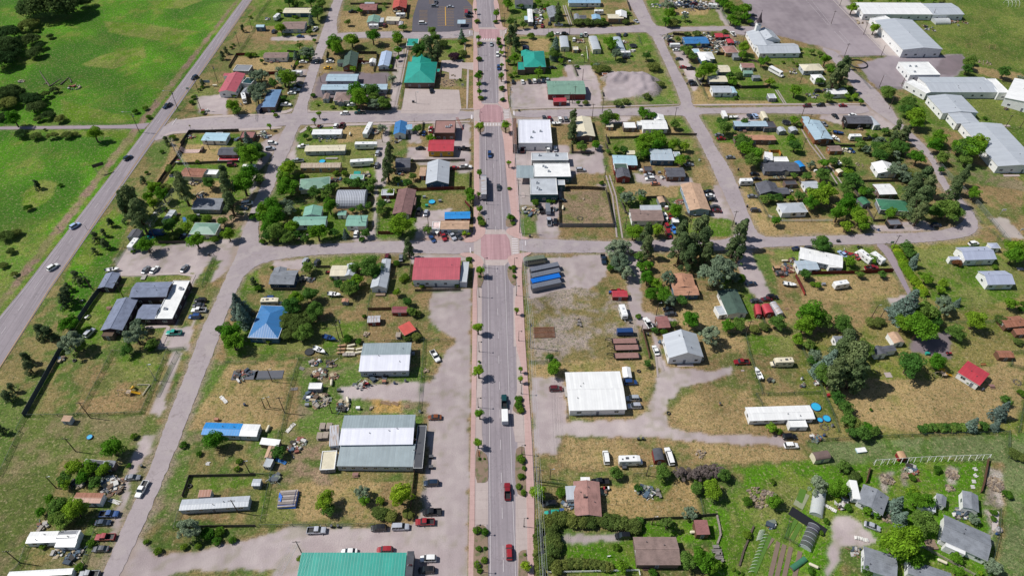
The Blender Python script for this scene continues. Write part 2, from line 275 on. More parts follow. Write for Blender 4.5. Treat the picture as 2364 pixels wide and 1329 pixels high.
# ---------------------------------------------------------------- data
DATA = r'''
@ 0 0 1
G lush -900 -500 800 -500 628 -100 560 0 311 333 54 665 0 730 -300 1100 -900 1100
G ditch 545 0 552 0 305 325 48 655 -10 725 -20 715 30 650 280 330
G ltan 240 50 330 55 470 75 380 95 300 85 250 75
G ltan 330 108 230 128 190 150 260 160 340 132
G ltan 140 230 250 260 330 272 280 286 150 280
G ltan 60 490 110 465 135 420 90 415 50 450
G ltan 380 0 470 0 420 20 350 18
G ltan 100 300 300 302 290 318 120 312
G mid 583 0 660 0 560 140 480 250 411 278 350 270
G mid 350 333 400 306 430 305 425 330 375 420 300 520 215 690 118 840 55 960 0 1090 -100 1200 -100 950 0 850 118 665
G lush 180 560 260 480 300 520 215 690 190 740 130 720 150 650
G lush 118 860 160 780 140 840 60 960 0 1080 0 960 60 900
G dryfield 60 955 350 955 375 997 345 1080 245 1319 230 1400 -100 1400 0 1090
G dryfield 210 1000 330 1000 320 1040 300 1060 210 1060
G mid 140 1060 260 1060 240 1110 190 1240 60 1330 40 1330 60 1260 120 1150
G weed 245 1130 300 1150 270 1230 240 1300 200 1329 180 1260
G grav 262 1250 325 1060 345 1045 365 1000 330 1000 300 1060 290 1110 250 1240
G mid 85 955 145 830 110 800 155 790 250 790 395 805 330 955
G dry 215 845 390 808 330 955 175 955
G lawn 265 830 350 800 370 850 290 885
G mid 235 740 300 660 440 640 400 800 150 790 180 730
G lawn 215 660 300 660 250 740 240 800 200 790 175 760
G grav 260 605 290 585 555 585 560 600 470 665 430 820 400 820 390 805 365 805 385 760 400 755 445 640 280 640
G mid 445 655 490 595 520 590 505 610 440 750 400 755 385 800
G lawn 268 640 445 630 440 640 300 665
G mid 420 808 440 810 390 960 375 960
G grav 395 810 420 810 370 960 345 955
G dry 422 997 540 665 620 600 880 586 960 590 950 830 985 990 985 1085 950 1215 660 1210 590 1235 430 1275 350 1270 330 1212 375 1110
G weed 422 997 480 830 640 850 640 990 560 1200 330 1210
G tan 430 990 540 820 660 850 640 990
G dry 415 1130 590 1090 600 1210 420 1200
G mid 440 1020 590 1020 600 1090 440 1100
G lawn 440 1100 600 1100 580 1125 440 1140
G mid 330 1212 420 1200 600 1210 590 1235 430 1275 350 1272
G lawn 600 1110 700 1200 610 1210 590 1180
G dirt 640 990 760 990 760 1080 810 1200 680 1205 640 1140 620 1100
G tan 640 1130 720 1110 780 1130 770 1200 690 1200
G mid 690 1060 950 1070 955 1110 800 1110
G tan 760 1110 880 1110 870 1210 800 1205
G mid 520 780 640 770 760 780 790 700 830 700 830 830 690 830 520 835
G lawn 560 690 760 680 840 640 840 760 780 800 700 810 520 820
G mid 840 670 1010 680 1010 820 840 800
G dry 850 740 1000 740 960 800 850 790
G grav 980 680 1066 668 1056 765 1048 780 1010 760 985 730
G dry 985 760 1048 785 1016 835 950 850 950 800
G weed 690 830 980 850 985 960 950 1000 690 1000
G grav 780 890 1000 880 990 930 830 920 790 930
G sawdust 855 925 925 925 930 950 860 955
G dirt 600 690 600 690 600 690
G grav 1056 665 1088 665 1080 1329 1076 1450 550 1450 236 1400 245 1319 325 1234 350 1274 375 1284 425 1277 591 1240 666 1217 953 1212 973 1192 985 1085 986 997 988 927 996 880 1016 835 1048 785
G mid 380 1329 415 1318 560 1312 640 1315 600 1340
G dry 540 610 640 598 880 586 1000 590 1000 680 980 760 840 740 560 750 540 720
G lawn 680 590 740 588 870 583 880 590 860 615 760 620
G lawn 540 600 591 620 620 690 560 700 545 680
G mid 560 670 850 660 850 700 560 720
G grav 630 600 700 597 730 615 700 625 640 620
G grav 940 585 1090 585 1090 600 950 610
G lawn 930 625 950 640 940 670 900 660
G conc 980 595 1050 600 1050 680 1000 690
G dry 395 305 650 333 640 400 590 453 560 540 480 580 380 580 290 560 300 520 390 360
G lawn 380 430 430 310 560 310 640 350 630 400 580 460 560 550 420 580 300 570 310 520
G tan 440 420 560 420 520 455 440 470
G dirt 560 460 590 440 591 500 520 545 480 500
G tan 420 330 540 340 500 380 420 380
G grav 600 330 660 300 620 400 580 450 560 500 590 530 540 590 290 590 260 610 290 575 555 548
G grav 285 580 450 560 555 548 550 600 500 600 470 590 380 600 270 640 265 600
G mid 591 400 680 300 890 285 880 380 870 560 740 580 600 560
G dry 690 300 900 290 900 380 880 560 720 580 790 440 690 420
G lawn 680 300 760 290 890 290 890 420 800 460 690 410 640 430
G lawn 610 500 720 470 800 500 810 560 740 575 610 565
G grav 640 350 680 310 690 330 680 370 640 400
G grav 870 285 905 285 880 560 860 560
G tan 770 290 890 295 880 320 780 330
G grav 880 340 1085 340 1083 380 990 385 940 370 900 345
G grav 930 290 960 285 975 330 940 330
G grav 1000 280 1085 285 1085 345 1000 350
G grav 1040 385 1090 380 1085 400 1060 400
G mid 900 290 940 290 940 370 900 370
G lawn 1045 400 1085 398 1083 432 1050 436
G dry 950 380 985 380 985 436 900 440 900 400
G lawn 870 430 1085 440 1085 490 960 500 960 560 870 555
G mid 985 445 1080 445 1080 485 985 490
G grav 960 490 1040 480 1040 555 960 560
G pink 985 545 1090 530 1095 555 970 560
G grav 820 540 865 530 866 557 815 560
G dry 710 60 720 180 500 180 530 100 600 0 770 0
G lawn 560 0 770 0 745 60 560 60 590 20
G mid 560 105 740 100 730 140 560 130
G lawn 560 118 720 110 725 140 560 135
G lawn 640 75 700 75 690 95 640 95
G grav 628 85 735 82 725 93 626 95
G tan 540 130 680 135 670 180 530 175
G dry 411 270 480 180 600 180 710 170 680 258
G lawn 440 215 490 200 480 240 450 255
G grav 455 225 525 215 525 265 460 262
G tan 570 210 620 215 610 260 560 258
G mid 650 170 710 165 680 250 640 255
G grav 640 160 710 160 700 190 650 190
G dry 780 30 820 0 950 0 940 75 800 76 770 60
G tan 775 40 940 20 935 70 800 75
G mid 790 0 900 0 890 25 790 25
G asph 720 190 755 165 905 165 895 230 840 260 720 225
G dry 761 95 925 88 920 160 860 170 740 160
G tan 740 150 765 150 760 170 730 165
G dry 712 225 900 230 905 250 712 258
G lawn 712 230 810 235 830 258 712 256
G mid 905 100 935 100 905 265 890 262
G grav 910 110 935 105 915 265 900 265
G lawn 1000 95 1060 90 1092 90 1090 145 1000 135
G tan 1070 90 1092 88 1092 145 1075 145
G dirt 1015 160 1073 175 1070 200 1020 200
G dry 1197 80 1458 73 1500 75 1573 238 1187 250
G lawn 1180 85 1300 85 1300 140 1300 180 1180 185
G tan 1200 90 1270 90 1265 120 1205 120
G lawn 1170 0 1330 0 1330 20 1230 55 1180 65
G dry 1300 20 1460 0 1480 60 1300 65
G mid 1310 30 1450 20 1475 55 1320 60
G lawn 1300 120 1360 120 1360 145 1300 145
G lawn 1370 80 1500 75 1573 238 1500 245 1500 170 1360 150
G mid 1260 140 1500 140 1500 170 1370 165 1340 180
G lawn 1200 150 1300 150 1300 180 1200 180
G grav 1180 190 1300 178 1380 180 1380 250 1180 252
G grav 1300 150 1365 150 1385 200 1395 248 1350 250 1350 180 1310 180
G grav 1390 215 1410 165 1500 175 1510 220 1470 235 1400 240
G mound 1400 195 1430 166 1500 175 1510 215 1450 232 1400 225
G weed 1385 235 1520 215 1560 240 1390 245
G lawn 1490 0 1640 0 1673 61 1510 60
G dirt 1520 0 1650 0 1655 20 1530 20
G tan 1530 20 1640 20 1630 35 1540 35
G lawn 1650 0 1690 0 1740 55 1680 62
G grav 1640 0 1655 0 1690 62 1675 62
G biglot 1690 -60 1930 -60 1960 0 2050 128 1930 133 1893 108 1770 75 1735 60
G dry 1523 75 1700 71 1773 120 1900 130 1953 175 1998 240 1598 243
G mid 1523 75 1680 72 1690 90 1540 100
G dirt 1540 85 1700 80 1710 125 1550 115
G lawn 1620 125 1740 125 1780 240 1640 205
G grav 1550 105 1570 105 1620 190 1600 215
G tan 1595 210 1780 225 1780 242 1600 242
G lawn 1650 205 1790 205 1790 232 1650 232
G lawn 1780 180 1990 200 2000 235 1780 240
G lawn 1773 100 1900 115 1900 150 1773 150
G dry 1780 155 1920 160 1940 200 1790 190
G dry 1382 268 1570 266 1605 308 1702 515 1557 553 1407 558 1390 440
G mid 1380 268 1573 266 1605 308 1610 340 1400 340
G tan 1395 300 1560 295 1570 310 1400 315
G grav 1395 262 1460 262 1450 285 1390 285
G lawn 1480 262 1573 266 1605 305 1560 300 1550 280 1480 275
G lawn 1405 320 1600 320 1600 345 1430 380 1405 350
G grav 1187 258 1330 262 1320 285 1187 285
G dry 1280 285 1330 290 1390 330 1380 355 1310 350
G grav 1310 355 1400 330 1400 440 1330 400 1310 420
G grav 1185 335 1320 335 1310 355 1190 400
G dry 1330 400 1400 400 1400 425 1330 425
G conc 1185 400 1310 400 1290 470 1190 480
G weed 1197 470 1245 480 1245 545 1200 545
G grav 1240 460 1290 470 1290 560 1240 560
G dirt 1295 440 1400 440 1415 520 1295 520
G dry 1290 522 1420 522 1425 555 1350 555
G mid 1390 330 1400 330 1415 460 1440 555 1425 555 1400 440
G mid 1420 440 1570 430 1580 500 1610 510 1560 550 1440 550
G tan 1420 420 1570 420 1560 455 1430 450
G lawn 1590 505 1700 505 1700 545 1560 550
G grav 1645 430 1665 425 1700 510 1640 500
G tan 1600 385 1645 385 1655 420 1600 420
G grav 1460 400 1600 410 1600 425 1540 430 1470 420
G dry 1613 268 1773 262 2080 290 2150 370 2200 440 2230 500 2170 533 1948 543 1752 540 1702 425
G lawn 1613 268 1700 268 1700 330 1660 330
G grav 1700 262 1760 262 1750 280 1700 280
G tan 1700 305 1790 305 1800 330 1700 330
G lawn 1773 262 1850 262 1860 360 1773 370
G grav 1831 262 1910 262 1906 278 1990 300 2084 301 2056 248 1990 240 1900 255
G grav 1893 255 1950 250 1930 278 1890 275
G lawn 1920 290 2080 300 2110 340 1960 350
G dry 1910 300 2000 300 2000 330 1910 330
G tan 1690 420 1773 480 1773 549 1745 530
G tan 1773 510 1940 515 1948 543 1773 547
G mid 1900 400 2090 340 2110 420 2180 500 1990 510
G lawn 1910 330 2000 330 2010 380 1930 400
G grav 2010 520 2170 505 2220 500 2173 533 2020 535
G field 2060 -100 2800 -100 2800 700 2500 690 2330 560 2260 523 2223 463 2133 333 2079 283 2056 248 2120 200 2070 150 2000 60 1960 0
G biglot 1980 150 2050 128 2120 128 2220 125 2240 145 2210 175 2130 210 2025 205
G asph 2180 130 2220 125 2230 140 2210 173 2150 172
G conc 1930 0 1955 0 2080 120 2075 130 2050 128
G dry 2080 270 2200 300 2364 420 2364 700 2100 480
G tan 2230 150 2364 170 2364 200 2260 170
G lawn 2080 225 2130 230 2180 330 2200 360 2140 330
G weed 2180 350 2364 420 2364 440 2230 420
G concfl 2282 502 2322 502 2364 548 2322 548
G dry 1197 583 1400 583 1460 700 1490 800 1500 870 1440 970 1225 990 1222 760
G grav 1215 600 1400 585 1400 640 1330 690 1222 690
G gravweed 1222 690 1330 660 1460 700 1480 780 1470 840 1235 840
G tan 1225 840 1510 820 1515 880 1450 960 1320 880 1230 870
G grav 1227 870 1300 870 1310 970 1290 1050 1235 1050
G dry 1400 583 1707 578 1773 570 1798 655 1820 790 1720 850 1530 890 1480 760
G grav 1440 583 1480 600 1480 720 1540 730 1570 740 1490 770 1455 720
G tan 1560 700 1650 690 1740 760 1720 810 1560 820
G lawn 1650 620 1740 640 1750 740 1700 740
G mid 1720 590 1860 575 1860 700 1760 700
G grav 1690 580 1730 570 1780 680 1760 700 1720 660
G grav 1232 971 1312 972 1462 970 1496 948 1510 904 1520 860 1508 800 1508 760 1522 790 1534 845 1562 848 1622 856 1687 846 1692 862 1632 880 1577 895 1545 925 1534 955 1547 984 1582 997 1682 1002 1815 1008 1815 1034 1732 1030 1632 1018 1532 1010 1407 1008 1282 1003 1232 1010
G tan 1580 912 1640 892 1740 900 1750 990 1640 994 1575 985 1550 950
G tan 1740 905 1880 905 1930 1000 1860 1010 1760 970
G dry 1720 850 1750 780 1850 780 1880 905 1745 905
G mid 1720 770 1830 770 1850 830 1730 820
G lawn 1725 770 1820 775 1840 820 1740 820
G dry 1773 570 2043 563 2110 690 2060 740 1820 760
G tan 1870 630 2060 630 2080 690 1850 700
G lawn 1773 575 1900 565 2010 565 2060 620 1880 640
G field2 2060 562 2250 545 2500 700 2500 1020 1900 1010 1840 880 1850 780 2060 740 2100 690
G lawn 2110 580 2270 560 2364 640 2364 680 2220 720 2150 690
G grav 2050 690 2100 680 2120 700 2070 720
G asph 2100 780 2200 760 2195 830 2100 810
G tan 1930 870 2150 880 2364 820 2364 960 2150 1010 1960 960
G dry 1250 1005 1450 1010 1773 1025 1860 1030 1880 1060 1650 1070 1450 1100 1260 1100
G tan 1290 1010 1460 1020 1450 1080 1300 1070
G tan 1580 1020 1860 1040 1870 1060 1650 1070
G grav 1240 1000 1290 1010 1290 1050 1245 1045
G mid 1240 1095 1650 1070 1880 1060 1880 1400 1236 1400
G straw 1400 1120 1600 1105 1620 1180 1560 1195 1400 1190
G lawn 1475 1105 1560 1105 1530 1155 1500 1150
G garden 1290 1230 1480 1230 1480 1329 1330 1329
G grav 1300 1235 1460 1230 1460 1245 1340 1255 1300 1250
G garden 1440 1205 1660 1195 1665 1250 1460 1250
G garden 1640 1085 1880 1062 2290 1062 2300 1400 1640 1400
G mid 1660 1080 1720 1090 1700 1200 1640 1160
G lawn 1680 1140 1780 1100 1850 1130 1850 1240 1780 1329 1680 1329
G fieldw 1860 1020 2364 1000 2500 1000 2500 1080 2200 1060 1900 1075
G fieldw 2320 1000 2500 1000 2500 1500 2290 1500 2320 1180
G grav 1930 1190 1970 1190 2030 1250 1980 1260 1940 1280 1915 1329 1910 1400 1900 1400 1912 1260
G mid 1940 1260 2000 1260 2040 1329 1940 1329
G weed 2270 1080 2320 1080 2300 1180 2270 1170
G rub 2285 1078 2322 1092 2312 1172 2270 1162
G rub 2270 1178 2300 1178 2290 1240 2300 1262 2285 1250 2284 1210
G rub 2035 1090 2062 1088 2050 1140 2036 1130
G rub 2078 1082 2095 1078 2096 1125 2086 1125
G rub 2185 1072 2212 1075 2208 1115 2186 1112
# roads: R name material z
R road asphalt 0.05 628 -100 650 -100 583 0 350 333 118 665 0 850 -100 1010 -180 1100 -300 1100 -150 925 0 730 54 665 311 333 560 0
R verge_paving concrete 0.03 1093 88 1100 0 1140 0 1146 60 1172 66 1164 84 1172 230 1178 255 1183 276 1190 400 1198 545 1200 590 1204 640 1212 800 1224 996 1232 1600 1080 1600 1086 1328 1090 996 1092 664 1094 560 1094 270
R road asphalt 0.05 1099 -120 1132 -120 1143 0 1153 120 1166 333 1182 520 1190 600 1186 700 1194 870 1195 1328 1202 1600 1120 1600 1128 1328 1113 996 1112 664 1110 560 1108 333 1104 100 1097 0
R street worn 0.02 236 1329 277 1229 315 1149 347 1079 375 997 425 872 447 810 470 750 500 690 530 620 548 585 555 548 572 508 585 470 623 378 638 333 649 310 676 260 711 163 731 108 751 50 770 0 795 -60 814 -60 791 0 776 50 781 95 761 95 746 125 724 200 709 245 711 262 684 303 676 333 641 403 631 438 600 483 596 523 598 558 591 613 560 640 550 665 520 732 500 795 467 877 422 997 375 1110 332 1212 275 1329 240 1420 200 1420
R street worn2 0.024 545 575 598 558 623 570 716 565 866 557 1095 553 1095 587 878 583 741 587 641 598 591 613 545 640
R street worn2 0.024 1193 550 1282 553 1407 558 1557 553 1690 555 1702 515 1660 425 1645 390 1617 333 1583 271 1573 266 1382 268 1187 272 1187 255 1357 252 1568 247 1573 238 1553 188 1525 125 1500 75 1458 75 1357 80 1190 82 1190 68 1322 66 1480 60 1473 45 1448 0 1430 -60 1465 -60 1483 0 1490 15 1510 58 1533 64 1673 61 1760 62 1770 85 1700 80 1683 71 1525 73 1543 120 1593 210 1598 243 1608 250 1773 248 1998 242 2010 262 1900 264 1773 261 1618 263 1613 268 1641 313 1648 333 1682 383 1702 425 1720 473 1740 523 1752 540 1773 549 1948 543 2023 538 2098 538 2173 533 2218 518 2230 493 2208 463 2173 433 2145 365 2105 333 2084 301 1998 242 1953 175 1923 140 1893 108 1933 120 1963 160 2024 208 2056 248 2079 283 2133 333 2158 363 2190 430 2223 463 2248 488 2260 523 2248 540 2223 548 2148 559 2043 563 1898 565 1773 570 1707 578 1532 579 1407 583 1193 584
R street worn2 0.024 395 280 411 276 591 268 711 260 1095 253 1095 278 816 283 711 288 656 290 591 298 401 306 365 325 345 320
R street worn2 0.024 770 80 791 76 917 73 949 75 1037 74 1092 67 1092 87 982 90 929 88 816 88 775 96
R path asphaltold 0.03 -200 295 0 293 291 289 346 284 333 298 288 297 0 299 -200 302
R driveway asphaltold 0.03 2020 563 2043 563 2060 580 2110 690 2130 720 2105 700 2085 660 2045 590
R parking_lot asphaltdark 0.03 951 74 953 40 965 0 975 -20 1060 -20 1090 15 1090 66 1037 74
R concrete_lot concrete 0.03 925 262 935 205 1060 208 1065 250 1058 263
R concrete_lot concrete 0.03 1020 140 1068 138 1065 183 1037 183 1037 168 1015 162
R concrete_lot concrete 0.034 1065 145 1095 145 1095 163 1066 158
R sidewalk concrete 0.045 1078 160 1083 160 1080 252 1076 252
R sidewalk concrete 0.09 413 277 480 268 591 263 591 268 480 273 416 279
R sidewalk concrete 0.09 591 263 660 256 675 250 676 256 655 264 591 268
R sidewalk concrete 0.09 711 253 720 258 1080 252 1095 250 1095 253 711 261
R sidewalk concrete 0.09 380 311 401 303 591 296 650 292 650 297 591 301 405 308 380 315
R sidewalk concrete 0.09 690 305 711 290 816 285 1085 279 1085 283 816 290 715 295 695 308
R sidewalk concrete 0.09 1187 250 1357 246 1568 241 1568 243 1357 249 1187 253
R sidewalk concrete 0.09 1600 241 1773 240 1985 239 1985 242 1773 243 1600 245
R sidewalk concrete 0.05 270 633 455 628 440 660 434 660 446 633 270 638
R sidewalk concrete 0.05 385 752 395 755 373 806 362 806
R sidewalk concrete 0.05 335 752 385 750 395 755 335 759
R sidewalk brickpink 0.14 1092 0 1100 0 1101 30 1104 62 1108 75 1095 75 1090 60
R sidewalk brickpink 0.14 1093 88 1100 88 1107 210 1111 240 1120 243 1112 252 1095 256 1092 250
R sidewalk brickpink 0.14 1095 278 1106 283 1106 440 1108 500 1122 530 1118 545 1095 560 1070 560 1075 550 1092 545 1094 490
R sidewalk brickpink 0.14 1063 584 1090 584 1105 590 1118 605 1112 620 1112 640 1100 664 1102 720 1101 800 1100 900 1097 996 1095 1328 1094 1600 1076 1600 1081 1328 1087 996 1090 800 1091 664 1093 600 1063 590
R sidewalk brickpink 0.14 1138 0 1150 0 1158 62 1172 66 1160 72 1146 66 1140 58 1146 40
R sidewalk brickpink 0.14 1148 90 1163 82 1172 230 1177 250 1168 254 1155 245 1148 236 1168 232 1160 100
R sidewalk brickpink 0.14 1165 276 1183 273 1186 330 1193 400 1197 450 1202 545 1221 550 1221 553 1200 553 1170 540 1168 530 1193 520 1182 505 1170 420 1164 333 1158 300
R sidewalk brickpink 0.14 1195 586 1226 582 1226 586 1208 595 1204 620 1206 664 1213 800 1220 900 1227 996 1234 1150 1232 1300 1236 1600 1222 1600 1219 1328 1212 996 1205 850 1191 800 1187 700 1196 664 1192 640 1171 600 1174 592
R parking_bay concrete 0.06 1097 900 1112 900 1112 996 1127 1110 1127 1210 1097 1210
R parking_bay concrete 0.06 1192 800 1202 800 1206 880 1209 996 1212 1020 1190 1020 1180 960 1182 950 1194 900 1192 830
R parking_bay concrete 0.06 1190 1145 1216 1145 1218 1275 1197 1275 1191 1300
R parking_bay concrete 0.065 1151 185 1166 185 1168 232 1151 235
R parking_bay concrete 0.066 1185 664 1197 664 1192 800 1186 800
R crossing concrete 0.052 1096 66 1108 64 1140 64 1160 70 1160 88 1144 97 1112 97 1096 88
R crossing concrete 0.052 1096 252 1112 239 1148 239 1166 254 1176 256 1176 276 1160 292 1118 292 1096 278
R crossing concrete 0.052 1094 552 1116 530 1164 530 1186 550 1198 552 1198 586 1184 592 1166 613 1122 613 1094 588
R crossing redpavers 0.06 1105 68 1153 68 1155 92 1107 92
R crossing redpavers 0.06 1108 246 1112 242 1148 242 1160 250 1163 275 1156 283 1110 283 1106 270
R crossing redpavers 0.06 1110 550 1118 541 1168 541 1176 553 1181 590 1168 600 1122 600 1110 590
R planter mulch 0.15 1098 1035 1112 1040 1124 1050 1127 1070 1127 1108 1120 1114 1097 1114
R planter mulch 0.15 1093 1220 1105 1211 1118 1212 1127 1225 1128 1600 1092 1600
R planter mulch 0.15 1190 1038 1200 1030 1212 1032 1215 1147 1205 1146 1193 1138 1189 1100
R planter mulch 0.15 1196 1280 1202 1270 1218 1268 1222 1600 1196 1600
R planter mulch 0.15 1184 940 1194 916 1207 912 1209 956 1195 956 1184 948
R planter mulch 0.15 1102 490 1112 495 1122 510 1122 524 1104 525
R planter mulch 0.15 1167 510 1172 500 1184 496 1188 524 1168 525
R planter mulch 0.15 1102 615 1110 617 1119 640 1110 664 1102 664
R planter mulch 0.15 1171 618 1184 620 1191 640 1192 660 1182 658 1172 640
R planter mulch 0.15 1101 95 1113 98 1110 110 1101 112
R planter mulch 0.15 1101 130 1114 138 1112 143 1101 142
R planter mulch 0.15 1102 165 1113 164 1116 170 1112 185 1102 185
R planter mulch 0.15 1104 224 1117 225 1117 235 1104 234
R planter mulch 0.15 1146 92 1157 92 1160 110 1150 110 1145 103
R planter mulch 0.15 1150 176 1160 172 1164 184 1155 186 1150 182
R planter mulch 0.15 1152 203 1164 200 1166 211 1152 212
R planter mulch 0.15 1153 230 1166 229 1167 234 1153 235
R planter mulch 0.15 1156 290 1176 290 1178 307 1165 308 1156 300
R planter mulch 0.15 1102 288 1119 290 1117 305 1102 307
R planter mulch 0.15 1098 45 1106 43 1110 52 1104 58 1098 57
R planter mulch 0.15 1138 50 1144 46 1148 48 1148 56 1140 56
L white 0.14 0 1134 1400 1133 1328 1130 996 1127 664 1125 610
L white 0.14 0 1121 332 1120 292
L white 0.14 0 1122 540 1121 332
L white 0.14 0 1118 238 1115 100
L white 0.14 0 1111 64 1107 0 1105 -60
L white 0.14 0 1193 1400 1190.5 1328 1178 996 1167 664 1165 608
L white 0.14 0 1161 535 1152.5 332 1151 292
L white 0.14 0 1147 238 1141 98
L white 0.14 0 1138 64 1129 0 1122 -60
L white 0.14 3.5 1165 1420 1162 1286 1156 1036 1152 839 1148 676 1146 610
L white 0.14 3.5 1144 535 1138 342 1136 292
L white 0.14 3.5 1134 236 1131 130 1128 98
L white 0.14 3.5 1123 62 1118 0 1114 -60
L white 0.14 0 630 -100 563 2 316 333 60 665 0 737 -130 910
L yellow 0.16 0 648 -100 580 2 344 333 115 665 0 848 -90 980
L white 0.14 3.5 639 -100 571 0 328 335 90 653 0 775 -100 900
L white 2.6 0.6 1112 91.5 1142 92
L white 2.6 0.6 1118 288 1154 288
L white 2.6 0.6 1169 255 1170 276
L white 2.6 0.6 1188 551 1190 586
L white 0.5 0 1185 257 1185.5 266
L white 0.5 0 1213 556 1213.5 567
L white 0.5 0 1090 267 1090 276
L white 0.5 0 1085.5 572 1086 584
L white 0.5 0 1084 74 1084 82
L white 0.5 0 1168 70 1168 78
L white 0.4 0 408 274 397 290
L yellow 0.5 0 1028 17 1029 60
S yellow 1010 17 1048 60 13
S yellow 968 25 987 50 9
S yellow 1070 17 1089 50 9
S yellow 990 2 1010 9 4
L white 0.12 0 1855 -5 1912 59 1919 59
L white 0.12 0 1868 -5 1919 59
L white 0.12 0 1926 74 1954 103 1964 103 1937 73
L kerb 0.5 0 1917 -5 2046 128
S faint 1985 20 2005 60 2
W 1178.6 247 12 1189 388 11 1199.5 538 13 1223 802 14 1236.5 1109.5 12 1262 1520 12
W 698 1279 9 620 1420 9
W 363 559 11 444 415 8 404 349 8
L track 0.8 0 938 110 922 190 908 252
L track 0.8 0 943 110 927 190 913 252
L track 0.7 0 1399 405 1414 453 1424 548
L track 0.7 0 1407 405 1422 453 1437 550
L track 0.7 0 1850 298 1870 333 1895 365 1933 425
L track 0.7 0 1858 298 1880 333 1903 365 1943 423
L track 0.7 0 1790 208 1810 240
L track 0.7 0 1795 208 1815 240
L track 0.7 0 1300 13 1315 58
L track 0.7 0 1305 13 1320 58
L track 0.7 0 1514 820 1519 870
L track 0.7 0 1523 825 1532 855
L soil 1.25 0 1797 1250 1778 1330
L soil 1.25 0 1811 1256 1792 1335
L soil 1.25 0 1826 1262 1808 1340
L soil 1.3 0 1847 1272 1832 1340
L soil 1.3 0 1783 1241 1768 1262
L veg 1.1 0 1733 1318 1768 1232
L veg 1.1 0 1742 1322 1778 1236
L veg 1.0 0 1752 1246 1762 1225
L veg 1.0 0 1841 1155 1851 1128
L veg 1.0 0 1848 1160 1859 1130
L veg 1.2 0 1815 1238 1838 1200
L veg 1.2 0 1828 1245 1848 1208
L rubble 1.6 0 2300 1178 2296 1225
L rubble 1.4 0 2043 1150 2058 1175 2052 1180
@ 0 997
B 2.6 gx.12 white white 232 1025 705 1008 755 902 | long white mobile home with a patched white roof beside the red pickup
b 2.8 f grey white 515 985 690 975 715 905
b 2.4 s white white 500 1060 690 1060 700 1008
B 2.6 gx.1 rusty white 660 650 920 655 930 560 | old white trailer home with a rust streaked roof half under a big tree
B 2.6 f dgrey grey 760 300 950 320 945 262 | low dark roofed trailer home half hidden by trees above the junk yard
b 2.6 gy.15 grey brown 930 325 1045 325 1050 262
B 2.6 gx.14 lgrey lgrey 1652 722 2290 685 2310 585 | long grey metal roofed mobile home on its own fenced lot by the gravel side road
b 2.6 s rusty lgrey 1825 600 1940 595 1958 530
B 2.6 gx.15 white white 60 1345 660 1310 675 1252 | white roofed trailer home cut by the bottom edge of the picture at the left
B 2.2 gx.2 lgrey grey 2320 495 2400 495 2410 430 | small grey shed in the corner of the fenced lot behind the long mobile home
B 2.6 gx.15 blue lgrey 1855 22 2205 34 2235 -80 | mobile home with a bright blue tarp over its roof
b 2.6 gx.15 white lgrey 2206 35 2370 41 2398 -72
V sedan grey 1225 415 0
V pickup white 1310 525 -100
V truckbed blue 1010 755 0
V sedan dblue 950 832 0
V pickup red 970 968 180
V sedan dgrey 930 1075 180
V pickup grey 820 1310 180
T d 1035 155 120
T d 690 330 100
T d 820 330 90
T d 960 345 80
T k 600 430 90
T d 760 430 75
T k 880 470 80
T d 600 480 70
T k 540 700 120
T d 690 720 130
T k 560 800 120
T d 460 620 60
T d 380 740 60
T d 1975 85 120
T s 1740 880 120
T b 1920 940 70
T b 2030 920 55
T b 845 1025 50
T b 400 1050 40
T b 735 1250 45
T b 1240 40 38
T b 1840 200 35
T b 1350 1010 30
T b 1460 1100 45
T b 1700 1060 40
T b 1830 1050 38
T b 2000 1010 50
T b 2150 1000 40
T b 2210 270 35
T b 2190 340 35
T b 1190 310 30
T b 1690 120 40
P 700 178 8
P 520 515 7
P 185 1205 8
P 2200 742 8
P 2305 372 7
F chain 190 0 0 400
F chain 250 1060 190 1230 120 1300
F dwood 1755 412 2364 400
F dwood 1755 412 1690 600
F chain 1660 730 1610 900
F dwood 1640 880 2364 870
F chain 880 930 770 1220
O barrel 1315 320 darkgreen
O debris 1050 500 110 40
O debris 720 470 60 20
O debris 1000 450 60 20
O debris 700 1150 80 25
O debris 550 1100 60 12
O debris 400 860 50 12
O pool 830 48 25 blue
O tire 1755 500
O barrel 1000 555 white
O boards 1060 640 90 white
O boards 1920 290 20 white
@ 591 997
B 4.4 gx.12 whitemetal/steel lgrey 765 120 1448 112 1455 -163 | long warehouse with a white and grey metal roof and a dark street porch
b 3.0 s steel lgrey 745 312 1450 318 1450 118
b 3.0 f dgrey dgrey 1453 330 1535 330 1560 -60
b 3.0 s silver lgrey 675 130 762 120 770 -60
V pickup silver 560 905 0
V suv black 1135 882 180
V van2 silver 1335 872 0
V pickup red 1560 828 180
V pickup black 1625 735 180
V suv dblue 1620 468 180
V sedan white 860 1100 180
V suv red 1190 1085 180
V suv white 1590 1165 180
V suv black 1575 1270 180
V pickup dred 2322 545 90
V suv red 2338 1105 90
T d 640 640 110 1.6
T k 660 720 80
T y 1330 590 140 1.2
T s 980 560 80
T d 1000 630 70
T g 1150 750 90
T g 1250 770 80
T g 1410 760 70
T b 1150 630 50
T m 2050 100 50
T k 205 190 80
T b 2040 905 45
T b 2110 920 40
T b 2055 1075 35
T b 2118 1070 22
T b 2105 1180 38
T b 2040 1225 42
T b 2066 1280 30
T b 2065 245 18
T b 2110 245 15
T b 400 1165 35
P 430 1130 9
B 2.2 f cream grey 588 348 725 340 740 168 | small grey lean-to with a cream roof at the west end of the long warehouse
B 3.4 s teal white 375 1345 1370 1345 1370 1118 | long building with a bright green metal roof at the bottom edge
B 3.9 s dgrey dgrey 1375 1345 1440 1345 1450 1105 | false front porch with dark shingles on the east end of the bright green roofed building
